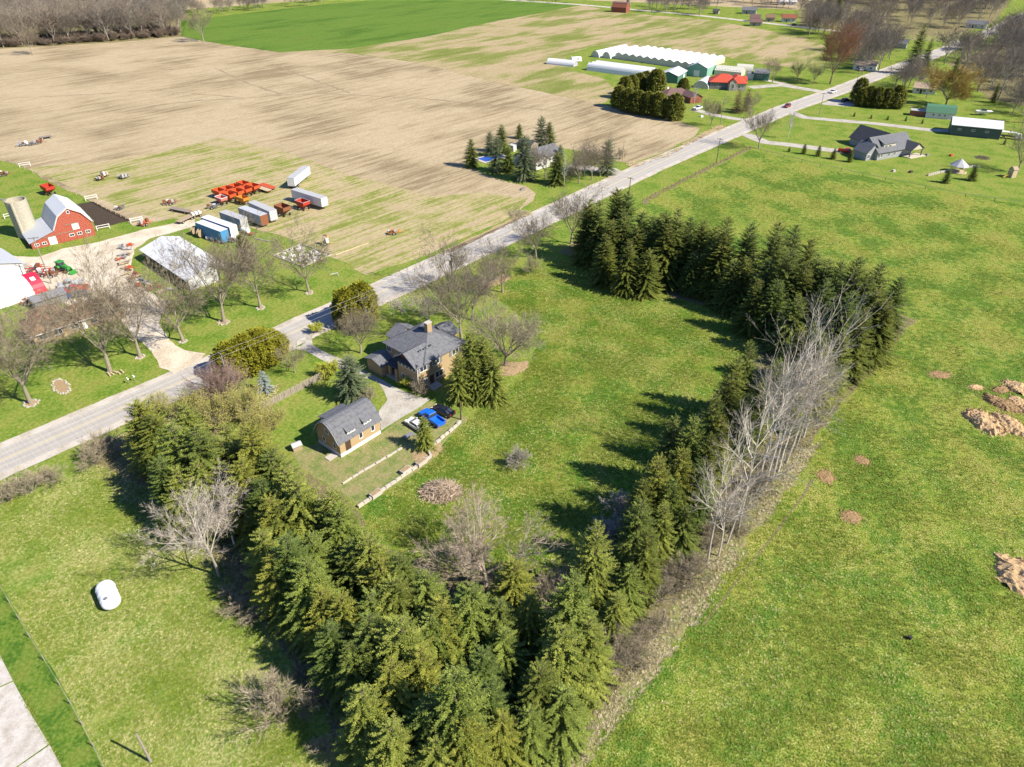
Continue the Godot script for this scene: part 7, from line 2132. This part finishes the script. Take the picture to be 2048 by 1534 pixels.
	utility_pole("tall bare pole beside the brick bungalow drive", Vector3(90.38, 0, -318.36), 11.0, 0)
	utility_pole("slender bare pole at the stubble near the white bungalow", Vector3(41.2, 0, -265.87), 8.5, 0, 0.0, false, M.pale_wood)
	utility_pole("bare lamp pole in the middle of the farm yard", Vector3(-116.86, 0, -163.7), 12.5, 1, 0.3)
	utility_pole("short bare post casting a shadow in the paddock", Vector3(-40.58, 0, -42.4), 5.6, 0)
	utility_pole("utility pole by the apron opposite the red roofed house", Vector3(139.84, 0, -336.81), 9.5, 1, ry)
	utility_pole("utility pole on the far roadside near the willow", Vector3(182.52, 0, -401.24), 9.5, 1, ry)
	utility_pole("weathered fence post stub at the pasture corner", Vector3(20.18, 0, -61.02), 2.6, 0)
	utility_pole("brown wooden post beside the parked black car", Vector3(-9.53, 0, -106.36), 4.2, 0, 0.0, false, M.dark_pole)
	var tops := [Vector3(-77.31, 0, -89.54) + Vector3(0, 9, 0), Vector3(-55.16, 0, -114.69) + Vector3(0, 9.2, 0), Vector3(-14.84, 0, -160.88) + Vector3(0, 9.0, 0), Vector3(36.97, 0, -219.41) + Vector3(0, 9.0, 0), Vector3(75.88, 0, -264.64) + Vector3(0, 8.8, 0), Vector3(139.84, 0, -336.81) + Vector3(0, 9.3, 0)]
	var spans := ["power line from the paddock bank to the purplish shrub", "power line crossing above the roadside cedars", "power line from the transformer pole to the spruce belt", "power line from the spruce belt to the wire fence", "power line passing the grey house drive"]
	for i in 5:
		power_line(spans[i], tops[i], tops[i + 1])
	# fences
	var bf := thing("board_fence", "weathered grey board fence between the lawns", "fence", Vector3(-47.71, 0, -109.05), 0.0)
	var f0 := Vector3(-47.71, 0, -109.05)
	var f1 := Vector3(-38.22, 0, -120.38)
	var n := int(f0.distance_to(f1) / 0.3)
	var bm := MB.new()
	bm.box(Vector3(0, 0.85, 0), Vector3(0.24, 1.7, 0.03))
	var bmesh := bm.mesh()
	var fy := atan2(-(f1 - f0).z, (f1 - f0).x)
	for i in n:
		var b := put("board", bmesh, M.grey_board if i % 5 != 2 else M.weathered, bf)
		b.position = (f1 - f0) * (i + 0.5) / n
		b.rotation = Vector3(0, fy, r.randf_range(-0.03, 0.03))
		b.scale.y = r.randf_range(0.92, 1.05)
	for y in [0.4, 1.3]:
		var m := MB.new()
		m.box(Vector3((f1 - f0).length() * 0.5, y, -0.06), Vector3((f1 - f0).length(), 0.1, 0.06))
		var rl := part("rail", m, M.grey_board, bf)
		rl.rotation.y = fy
	fence("wire_fence", "post and wire fence beside the concrete apron", [Vector3(-76.87, 0, -71.1), Vector3(-72.38, 0, -67.25), Vector3(-63.36, 0, -58.75), Vector3(-55.81, 0, -51.89), Vector3(-50.45, 0, -46.74), Vector3(-45.22, 0, -41.51)], 3.6, 1.2, 2, M.pole, M.dull_metal, 0.07, true)
	fence("wire_fence", "rusty netting fence between road ditch and pasture", [Vector3(42.14, 0, -223.07), Vector3(55.81, 0, -239.77), Vector3(72.28, 0, -259.22), Vector3(93.22, 0, -283.46)], 2.6, 1.3, 3, M.dark_pole, M.rust, 0.06, true)
	fence("rail_fence", "long wooden fence along the pasture's far edge", [Vector3(93.23, 0, -282.1), Vector3(112.66, 0, -259.81), Vector3(129.56, 0, -244), Vector3(139.44, 0, -235.66), Vector3(148.78, 0, -227.78), Vector3(163.44, 0, -219.86), Vector3(174.24, 0, -211.52)], 7.0, 1.2, 1, M.dark_pole, M.weathered, 0.09)
	fence("yard_fence", "pale post fence between the mud yard and stubble", [Vector3(-135.31, 0, -223.07), Vector3(-125.31, 0, -214.1), Vector3(-115.51, 0, -206.1)], 3.0, 1.4, 2, M.pale_wood, M.pale_wood, 0.08)
	fence("stubble_fence", "old post fence along the stubble field's barn side", [Vector3(-203.25, 0, -280.06), Vector3(-181.56, 0, -261), Vector3(-159.61, 0, -242.4), Vector3(-138.5, 0, -224.93)], 6.0, 1.3, 1, M.pale_wood, M.dull_metal, 0.07, true)
	for e in [[Vector3(-179.62, 0, -259.22), "white pole gate at the stubble fence"], [Vector3(-138.04, 0, -224), "white pole gate behind the barn's mud yard"], [Vector3(-122.03, 0, -198.56), "white pole gate beside the barn's corner"], [Vector3(-114.79, 0, -204.48), "white pole gate at the mud yard's tip"], [Vector3(-154.93, 0, -208.16), "white pole gate left of the silo"]]:
		var g := thing("pole_gate", e[1], "gate", e[0], deg_to_rad(35.0), "white pole gates")
		for x in [0.0, 3.4]:
			wall_box(g, x - 0.08, x + 0.08, 0, 1.6, -0.08, 0.08, M.white, "post")
		for y in [0.8, 1.45]:
			wall_box(g, 0.08, 3.32, y - 0.07, y + 0.07, -0.05, 0.05, M.white, "bar")
	# concrete apron slabs at the lower left
	var ap := thing("concrete_apron", "pale concrete slabs with dark joints beside the mown strip", "pavement", Vector3.ZERO)
	var slabs := [ring([-80.39, -66.55, -66, -56.34, -62.21, -52.71, -61.97, -52.51, -63.18, -51.62, -70.83, -48.61]), ring([-70.66, -48.36, -63.06, -51.42, -61.79, -52.3, -57.49, -48.29, -53.16, -44.46, -55.3, -42, -58.34, -38.31, -68.48, -40.42]), ring([-55.15, -41.84, -52.95, -44.29, -50.23, -41.73, -45.46, -37.29, -49.7, -36.3])]
	for s in slabs:
		var m := MB.new()
		var tt := Transform3D(Basis(Vector3(1, 0, 0), Vector3(0, 0, 1), Vector3(0, -1, 0)), Vector3.ZERO)
		var ix := Geometry2D.triangulate_polygon(s)
		for i in range(0, ix.size(), 3):
			var a := Vector3(s[ix[i]].x, 0.09, s[ix[i]].y)
			var b := Vector3(s[ix[i + 1]].x, 0.09, s[ix[i + 1]].y)
			var c := Vector3(s[ix[i + 2]].x, 0.09, s[ix[i + 2]].y)
			if (b - a).cross(c - a).y < 0.0:
				m.tri(a, c, b)
			else:
				m.tri(a, b, c)
		for i in s.size():
			var a: Vector2 = s[i]
			var b: Vector2 = s[(i + 1) % s.size()]
			m.quad(Vector3(a.x, 0, a.y), Vector3(b.x, 0, b.y), Vector3(b.x, 0.09, b.y), Vector3(a.x, 0.09, a.y))
		part("slab", m, M.concrete, ap)
	# retaining walls of blocks
	var wl := thing("block_wall", "long low wall of pale concrete blocks along the meadow", "wall", Vector3(-24.58, 0, -82.89), 0.0)
	block_row(wl, Vector3(-24.58, 0, -82.89), [Vector3(-24.58, 0, -82.89), Vector3(-14.1, 0, -95.37), Vector3(-14.79, 0, -97), Vector3(-13.56, 0, -99.1), Vector3(-9.48, 0, -105.44)], 1.15, 0.42, 0.5, 21)
	var wl2 := thing("block_edging", "line of pale stones across the dry yard grass", "wall", Vector3(-28.23, 0, -88.43), 0.0)
	block_row(wl2, Vector3(-28.23, 0, -88.43), [Vector3(-28.23, 0, -88.43), Vector3(-26.78, 0, -90.04), Vector3(-19.4, 0, -97.97)], 1.1, 0.3, 0.28, 22)
	for e in [[Vector3(-22.16, 0, -85.78), "wooden planter box nearest the lower thicket on the block wall"], [Vector3(-17.99, 0, -91.56), "wooden planter box in the middle of the block wall"], [Vector3(-15.58, 0, -93.64), "wooden planter box at the block wall's leaf-strewn end"]]:
		var b := thing("planter_box", e[1], "planter", e[0], deg_to_rad(50.0), "planter boxes on the block wall")
		wall_box(b, -1.0, 1.0, 0.0, 0.75, -0.5, 0.5, M.slab, "box")
		wall_box(b, -0.85, 0.85, 0.75, 0.8, -0.38, 0.38, M.mulch, "soil")
	mound("leaf_bed", "bed of fallen brown leaves under the young fir", Vector3(-14.88, 0, -97), 3.6, 2.4, 0.22, M.mulch, 31, 0.6)
	mound("leaf_litter", "brown leaf litter under the broad grey tree", Vector3(-0.21, 0, -123.94), 4.5, 3.0, 0.2, M.mulch, 32, 0.6)
	mound("leaf_litter", "brown leaf litter under the meadow's roadside shrubs", Vector3(-4.96, 0, -164.28), 6.5, 2.6, 0.25, M.mulch, 33, 0.8)
	stick_pile("brush_pile", "large pile of cut brown brush in the meadow", Vector3(-11.55, 0, -86.5), 3.3, 1.7, 1000, Color(0.30, 0.22, 0.15), Color(0.62, 0.50, 0.38), 41)
	stick_pile("brush_pile", "dark brush heap beside the stone wall on the grey house lawn", Vector3(178.17, 0, -270.89), 2.6, 0.7, 220, Color(0.16, 0.13, 0.1), Color(0.3, 0.25, 0.2), 42)
	stick_pile("brush_pile", "pale heap of cut stalks on the road verge by the white bungalow", Vector3(2.48, 0, -212.37), 3.4, 0.9, 420, Color(0.35, 0.3, 0.18), Color(0.55, 0.48, 0.32), 43)
	# small wood box by the coach house lawn
	var wb := thing("wood_box", "small weathered wooden box on the lawn by the coach house", "box", Vector3(-38.31, 0, -96.73), deg_to_rad(35.0))
	gable(wb, true, 1.6, 1.3, 0.8, 1.15, M.old_wood, M.dull_metal, 0.1)
	var pl := thing("patio_table", "dark low table beside the white car", "table", Vector3(-18.59, 0, -100.81), deg_to_rad(50.0))
	wall_box(pl, -1.0, 1.0, 0.6, 0.68, -0.6, 0.6, M.slate_wall, "top")
	for x in [-0.9, 0.9]:
		for z in [-0.5, 0.5]:
			wall_box(pl, x - 0.05, x + 0.05, 0, 0.6, z - 0.05, z + 0.05, M.slate_wall, "leg")
	# white tank in the paddock
	var tn := lay("white_tank", "large white plastic tank lying in the paddock", "tank", Vector3(-54.14, 0, -62.97), Vector3(-57.15, 0, -66.72))
	var tb := MB.new()
	capsule(tb, 5.0, 1.25, 0.85)
	part("shell", tb, M.tarp_white, tn)
	var lid := MB.new()
	lid.tube(Vector3(-1.6, 2.08, -0.35), Vector3(-1.6, 2.2, -0.35), 0.25, 0.25, 12)
	part("lid", lid, M.steel, tn)
	var seam := MB.new()
	for x in [-1.2, 0.0, 1.2]:
		for i in 10:
			var a0 := PI * (0.02 + 0.96 * i / 10.0)
			var a1 := PI * (0.02 + 0.96 * (i + 1) / 10.0)
			seam.tube(Vector3(x, 1.06 + sin(a0) * 1.075, cos(a0) * 1.265), Vector3(x, 1.06 + sin(a1) * 1.075, cos(a1) * 1.265), 0.03, 0.03, 4, false)
	part("rib", seam, M.tarp_white, tn)
	for x in [-1.5, 1.5]:
		wall_box(tn, x - 0.2, x + 0.2, 0, 0.25, -0.9, 0.9, M.slab, "cradle")
	# earth heaps
	var heaps := [[Vector3(87.64, 0, -105.44), 2.6, 4.4, 1.2, 0.15], [Vector3(91.93, 0, -104.67), 2.4, 4.2, 1.1, 0.35], [Vector3(94.34, 0, -111.33), 2.0, 3.8, 0.9, 0.6], [Vector3(101.13, 0, -116.43), 2.2, 3.6, 0.9, 0.6], [Vector3(92.37, 0, -116.96), 1.7, 0.9, 0.5, 0.0], [Vector3(96.86, 0, -116.08), 1.9, 1.2, 0.6, 0.3], [Vector3(97.81, 0, -111.82), 2.0, 2.2, 0.7, 0.5], [Vector3(99.1, 0, -107.77), 2.4, 3.4, 1.0, 0.5], [Vector3(73.17, 0, -68.33), 3.6, 5.0, 1.2, 0.4]]
	for k in heaps.size():
		var e: Array = heaps[k]
		mound("earth_heap", ["big sandy earth heap in the pasture's heap group", "small brown earth heap in the pasture's heap group"][1 if e[3] < 0.75 else 0] if k < 8 else "large sandy earth heap alone in the pasture", e[0], e[1], e[2], e[3], M.earth if k % 3 != 2 or k == 8 else M.brown_earth, 50 + k, e[4], "earth heaps in the pasture")
	for e in [[Vector3(52.87, 0, -90.42), 1.7, 1.9, "orange-brown molehill patch beside the field track", 61], [Vector3(60.62, 0, -94.56), 1.5, 1.4, "pale brown molehill patch beyond the orange-brown one", 62], [Vector3(53.31, 0, -80.89), 1.9, 1.6, "dark brown molehill patch in the open pasture", 63], [Vector3(87.56, 0, -121.49), 2.6, 1.6, "grassy burrow mound near the earth heaps", 64]]:
		mound("dug_patch", e[3], e[0], e[1], e[2], 0.3, M.brown_earth, e[4])
	var ruts := [[Vector3(21.1, 0, -58.75), Vector3(26.33, 0, -66.11), Vector3(34.7, 0, -76.53), Vector3(43.9, 0, -86.5), Vector3(48.83, 0, -91.43)], [Vector3(25.48, 0, -60.7), Vector3(31.57, 0, -67.43), Vector3(39.11, 0, -76.01), Vector3(46.58, 0, -84.73), Vector3(50.37, 0, -89.79)]]
	for q in ruts:
		strip("tyre_rut", q, 0.32, 0.032, M.litter, 0.0, 0.3)
	var bin := thing("dark_bucket", "small dark bucket lying in the open pasture", "bucket", Vector3(52.02, 0, -58.52), 0.0)
	var bb := MB.new()
	bb.tube(Vector3(0, 0, 0), Vector3(0.1, 0.5, 0), 0.24, 0.3, 10)
	part("shell", bb, M.rubber, bin)
	# gazebo, wall, play tower at the grey house
	var gz := thing("gazebo", "round garden gazebo with pale conical roof", "gazebo", Vector3(159.92, 0, -253.98), 0.0)
	var cone := MB.new()
	for i in 8:
		cone.slab3(Vector3(cos(TAU * i / 8) * 3.2, 2.4, -sin(TAU * i / 8) * 3.2), Vector3(cos(TAU * (i + 1) / 8) * 3.2, 2.4, -sin(TAU * (i + 1) / 8) * 3.2), Vector3(0, 4.8, 0), 0.1)
	part("roof", cone, M.dull_metal, gz)
	for i in 8:
		var p := MB.new()
		p.tube(Vector3(cos(TAU * (i + 0.5) / 8) * 2.5, 0, sin(TAU * (i + 0.5) / 8) * 2.5), Vector3(cos(TAU * (i + 0.5) / 8) * 2.5, 2.4, sin(TAU * (i + 0.5) / 8) * 2.5), 0.1, 0.1, 6)
		part("post", p, M.pale_wood, gz)
	var gf := MB.new()
	gf.tube(Vector3.ZERO, Vector3(0, 0.3, 0), 2.9, 2.9, 16)
	part("floor", gf, M.pale_wood, gz)
	var sw := thing("stone_wall", "curved dry stone wall beside the gazebo", "wall", Vector3(146.96, 0, -249.46), 0.0)
	block_row(sw, Vector3(146.96, 0, -249.46), [Vector3(146.96, 0, -249.46), Vector3(153.07, 0, -252.84), Vector3(157.81, 0, -255.13)], 1.0, 0.5, 0.7, 25, M.stone)
	block_row(sw, Vector3(146.96, 0, -249.46), [Vector3(163.36, 0, -257.45), Vector3(168.43, 0, -259.81), Vector3(170.17, 0, -258.63)], 1.0, 0.5, 0.7, 26, M.stone)
	var pt := thing("play_tower", "wooden play tower with slide under the leafless tree", "play tower", Vector3(175.86, 0, -248.35), 0.3)
	for x in [-0.8, 0.8]:
		for z in [-0.8, 0.8]:
			wall_box(pt, x - 0.08, x + 0.08, 0, 2.6, z - 0.08, z + 0.08, M.pale_wood, "post")
	wall_box(pt, -0.95, 0.95, 1.4, 1.5, -0.95, 0.95, M.pale_wood, "deck")
	gable(pt, true, 2.0, 2.0, 2.6, 3.5, M.pale_wood, M.old_wood, 0.1, Vector3(-1.0, 0, 1.0))
	var sl := MB.new()
	sl.slab(Vector3(-3.6, 0.2, 0.3), Vector3(-3.6, 0.2, -0.3), Vector3(-0.9, 1.5, -0.3), Vector3(-0.9, 1.5, 0.3), 0.06)
	part("slide", sl, M.yellow, pt)
	for e in [[Vector3(167.55, 0, -273.46), "small orange garden barrow on the grey house lawn", M.orange_paint], [Vector3(158.71, 0, -274.11), "small dark fire pit on the grey house lawn", M.steel], [Vector3(137.2, 0, -254.55), "pale boulder on the lawn below the grey house", M.stone], [Vector3(142.78, 0, -253.4), "small dark stump on the lawn below the grey house", M.dark_wood], [Vector3(81.21, 0, -392.65), "white box on the lawn beside the dark green shed", M.white], [Vector3(85.51, 0, -333.15), "white box on the brick bungalow's front lawn", M.white], [Vector3(3.53, 0, -234.66), "small dark marker post on the white bungalow's lawn", M.steel]]:
		var b := MB.new()
		b.hull(0, -0.7, 0.7, -0.5, 0.5, 0.7, -0.5, 0.5, -0.4, 0.4)
		single("garden_object", b, e[2], e[1], "garden object", e[0], 0.4)
	var cw := thing("camper_trailer", "white camper trailer beside the small hoop greenhouse", "camper", Vector3(38.87, 0, -467.11), deg_to_rad(20.0))
	var ch := MB.new()
	ch.hull(0.5, -3.4, 3.4, -1.2, 1.2, 2.9, -3.2, 3.0, -1.1, 1.1)
	part("body", ch, M.white, cw)
	window(cw, Vector3(0.8, 1.9, 1.16), FRONT, 1.2, 0.8)
	for z in [-1.0, 1.0]:
		wheel(cw, Vector3(-0.3, 0.4, z), 0.4, 0.25)
	var bo := thing("boat_trailer", "white motor boat on a trailer behind the long green shed", "boat", Vector3(214.31, 0, -336.81), deg_to_rad(-10.0))
	var hb := MB.new()
	hb.hull(0.7, -3.2, 1.8, -0.5, 0.5, 1.9, -3.2, 3.6, -1.2, 1.2)
	part("hull", hb, M.white, bo)
	var cb := MB.new()
	cb.hull(1.9, -1.0, 1.2, -0.8, 0.8, 2.7, -0.9, 0.4, -0.6, 0.6)
	part("windscreen", cb, M.glass, bo)
	for z in [-1.0, 1.0]:
		wheel(bo, Vector3(-0.6, 0.4, z), 0.4, 0.25)

func block_row(o: Node3D, from: Vector3, line: Array, l: float, w: float, h: float, sd: int, m: Material = null) -> void:
	var r := RandomNumberGenerator.new()
	r.seed = sd
	var b := MB.new()
	b.hull(0, -0.5, 0.5, -0.5, 0.5, 1.0, -0.48, 0.48, -0.46, 0.46)
	var mesh := b.mesh()
	for i in line.size() - 1:
		var a: Vector3 = line[i] - from
		var e: Vector3 = line[i + 1] - from
		var d := e - a
		var k := maxi(1, int(d.length() / l))
		for j in k:
			var p := put("block", mesh, (M.slab if r.randf() < 0.75 else M.cream) if m == null else m, o)
			p.position = a.lerp(e, (j + 0.5) / k) + Vector3(r.randf_range(-0.05, 0.05), 0, r.randf_range(-0.05, 0.05))
			p.rotation.y = atan2(-d.z, d.x) + r.randf_range(-0.07, 0.07)
			p.scale = Vector3(d.length() / k * r.randf_range(0.88, 0.97), h * r.randf_range(0.85, 1.1), w * r.randf_range(0.9, 1.1))

func wood_mass(forest: Array) -> void:
	# the depth of the wood, where single trees can no longer be told apart
	var at := scatter(ring([-504.05, -619.68, -371.76, -569.01, -333.2, -578.53, -294.27, -598.45, -265.57, -636.52, -314.83, -774.67, -411.31, -920.95, -557.75, -981.91, -740.06, -877.12]), 420, 4.0, 77)
	var o := MultiMeshInstance3D.new()
	o.name = "wood_depth"
	var mm := MultiMesh.new()
	mm.transform_format = MultiMesh.TRANSFORM_3D
	mm.mesh = forest[0][1]
	mm.instance_count = at.size()
	for i in at.size():
		var s := rng.randf_range(0.85, 1.15)
		mm.set_instance_transform(i, Transform3D(Basis(Vector3.UP, rng.randf() * TAU).scaled(Vector3(s * 1.3, s, s * 1.3)), Vector3(at[i].x, 0, at[i].y)))
	o.multimesh = mm
	o.material_override = M.bark
	add_child(o)
	o.set_meta("kind", "stuff")
	tag(o, "grey mass of leafless trees deep in the far wood", "wood")

func tufts(called: String, label: String, p: PackedVector2Array, count: int, sd: int, a: Color, b: Color, size: float, near: float) -> void:
	var r := RandomNumberGenerator.new()
	r.seed = sd
	var f := FastNoiseLite.new()
	f.seed = sd
	f.frequency = 0.07
	var mb := MB.new()
	mb.col = Color(1, 1, 1)
	for i in 7:
		var az := i * 2.4
		kite(mb, Vector3(cos(az) * 0.12, 0, sin(az) * 0.12), Vector3(cos(az) * 0.9, r.randf_range(0.5, 1.2), sin(az) * 0.9).normalized(), r.randf_range(0.7, 1.1), 0.16, 0.0)
	var lo := p[0]
	var hi := p[0]
	for q in p:
		lo = lo.min(q)
		hi = hi.max(q)
	var xf := []
	var cs := []
	var tries := 0
	while xf.size() < count and tries < count * 8:
		tries += 1
		var q := Vector2(r.randf_range(lo.x, hi.x), r.randf_range(lo.y, hi.y))
		if r.randf() > clampf(near / maxf(1.0, q.length()), 0.0, 1.0):
			continue
		var nz := f.get_noise_2d(q.x, q.y)
		if r.randf() > 0.45 + nz * 1.2:
			continue
		if not Geometry2D.is_point_in_polygon(q, p):
			continue
		var s := size * r.randf_range(0.6, 1.3)
		xf.append(Transform3D(Basis(Vector3.UP, r.randf() * TAU).scaled(Vector3(s, s * r.randf_range(0.6, 1.0), s)), Vector3(q.x, 0.012, q.y)))
		cs.append(shade_of(a, b, r, 0.2))
	var o := MultiMeshInstance3D.new()
	o.name = called
	var mm := MultiMesh.new()
	mm.transform_format = MultiMesh.TRANSFORM_3D
	mm.use_colors = true
	mm.mesh = mb.mesh(true)
	mm.instance_count = xf.size()
	for i in xf.size():
		mm.set_instance_transform(i, xf[i])
		mm.set_instance_color(i, cs[i])
	o.multimesh = mm
	o.material_override = M.leaf
	add_child(o)
	o.set_meta("kind", "stuff")
	tag(o, label, "grass")

func grass() -> void:
	var past := ring([89.42, -268.36, 135.42, -227.3, 163.88, -207.33, 103.8, -97.42, 60.6, -38.31, 5.71, -38.31, 10.15, -44.93, 21.86, -57.61, 30.61, -69.24, 44.53, -85.9, 58.82, -104.67, 75.06, -123.37, 94.48, -144.64, 77.9, -178.04, 42.04, -207.33])
	tufts("pasture_tufts", "pale straw tufts standing in the green pasture", past, 22000, 1, Color(0.34, 0.38, 0.075), Color(0.60, 0.56, 0.24), 0.25, 70.0)
	tufts("pasture_grass", "dark green grass clumps of the pasture", past, 70000, 2, Color(0.12, 0.17, 0.018), Color(0.25, 0.29, 0.042), 0.34, 70.0)
	var mead := ring([-22.99, -82.44, -13.41, -95.37, -7.86, -106.52, 2.14, -120.56, 6.12, -133.4, 3.01, -144.64, -2.92, -154.65, -8.04, -161.44, 12.89, -176.43, 43.02, -153.35, 58, -138.86, 51.21, -119.65, 37.6, -97.42, 25.51, -80.23, 15.14, -72.05, 5.46, -69.24, -10.58, -72.05, -19.25, -76.01])
	tufts("meadow_tufts", "pale tufts scattered in the house meadow", mead, 16000, 3, Color(0.30, 0.34, 0.07), Color(0.54, 0.51, 0.21), 0.26, 120.0)
	tufts("meadow_grass", "dark green grass clumps of the house meadow", mead, 34000, 4, Color(0.09, 0.15, 0.013), Color(0.20, 0.255, 0.03), 0.32, 120.0)
	var padd := ring([-88.67, -81.33, -81.99, -83.35, -76.78, -88.55, -70.79, -93.37, -59.55, -87.09, -45.24, -74.5, -31.92, -59.13, -20.34, -41.84, -17.58, -36.3, -40.22, -36.3, -46.03, -42.4, -56.35, -52.92, -72.1, -67.25])
	tufts("paddock_tufts", "straw-coloured tufts in the paddock", padd, 20000, 5, Color(0.30, 0.33, 0.085), Color(0.56, 0.53, 0.24), 0.25, 90.0)
	tufts("paddock_grass", "green grass clumps of the paddock", padd, 22000, 6, Color(0.12, 0.19, 0.018), Color(0.24, 0.30, 0.04), 0.28, 90.0)
	tufts("rough_edge", "tall dry grass along the pasture margin", ring([14.04, -52.58, 21.84, -62.72, 31.28, -75, 43.17, -89.54, 50.61, -96.73, 55.73, -99.95, 43.83, -84.73, 31.8, -69.7, 25.32, -61.5, 19.01, -54.32, 14.81, -49.25, 10.58, -44.64, 5.71, -38.31, 3.01, -38.31, 7.89, -45.53]), 7000, 7, Color(0.30, 0.26, 0.14), Color(0.58, 0.5, 0.32), 0.42, 120.0)
	tufts("wood_floor_grass", "dry grass and brush on the floor between the spruces", ring([-73.49, -95.37, -60.58, -89.54, -43.32, -71.1, -29.99, -56.86, -19.61, -43.76, -14.21, -38.31, 3.01, -38.31, 12.48, -49.9, 21.03, -58.36, 30, -69.7, 43.49, -86.5, 58.18, -105.44, 74.94, -124.32, 60.6, -139.99, 35.8, -109.37, 16.37, -76.01, 3.99, -68.33, -19.78, -74.5, -31.58, -87.09, -47.11, -100.24]), 16000, 8, Color(0.12, 0.13, 0.05), Color(0.40, 0.34, 0.19), 0.45, 120.0)

func verge_brush() -> void:
	tufts("ditch_brush", "dead brown reeds and brush in the roadside ditch", ring([41.59, -222.6, 51.66, -235.66, 72.7, -261, 88.6, -279.39, 94.38, -286.24, 94.01, -283.46, 76.95, -263.42, 55.52, -238.22, 42.67, -221.23]), 1800, 21, Color(0.20, 0.15, 0.10), Color(0.42, 0.34, 0.23), 0.45, 400.0)
	tufts("verge_reeds", "pale dead reeds along the stubble side of the road", ring([42.02, -262.21, 60.06, -277.39, 77.83, -303.11, 90.47, -319.2, 92.25, -315.86, 76.92, -297.05, 60.3, -273.46, 44.45, -258.63]), 2200, 22, Color(0.42, 0.32, 0.18), Color(0.66, 0.55, 0.36), 0.6, 400.0)
	tufts("apron_edge_grass", "ragged grass creeping over the concrete apron's edge", ring([-66.62, -57.16, -62.7, -53.55, -57.77, -48.99, -53.3, -44.93, -49.95, -41.84, -50.29, -41.62, -53.32, -44.34, -57.77, -48.36, -62.38, -52.58, -66.34, -56.27]), 1500, 24, Color(0.10, 0.16, 0.02), Color(0.24, 0.28, 0.05), 0.3, 400.0)
	tufts("road_bank_grass", "rough yellowish grass on the bank between road and spruces", ring([-76.1, -95.37, -65.31, -107.46, -54.36, -114.35, -46.48, -117.85, -45.64, -107.77, -54.01, -104.67, -62.98, -101.69, -69.69, -94.7]), 5000, 23, Color(0.28, 0.27, 0.10), Color(0.54, 0.48, 0.24), 0.4, 400.0)
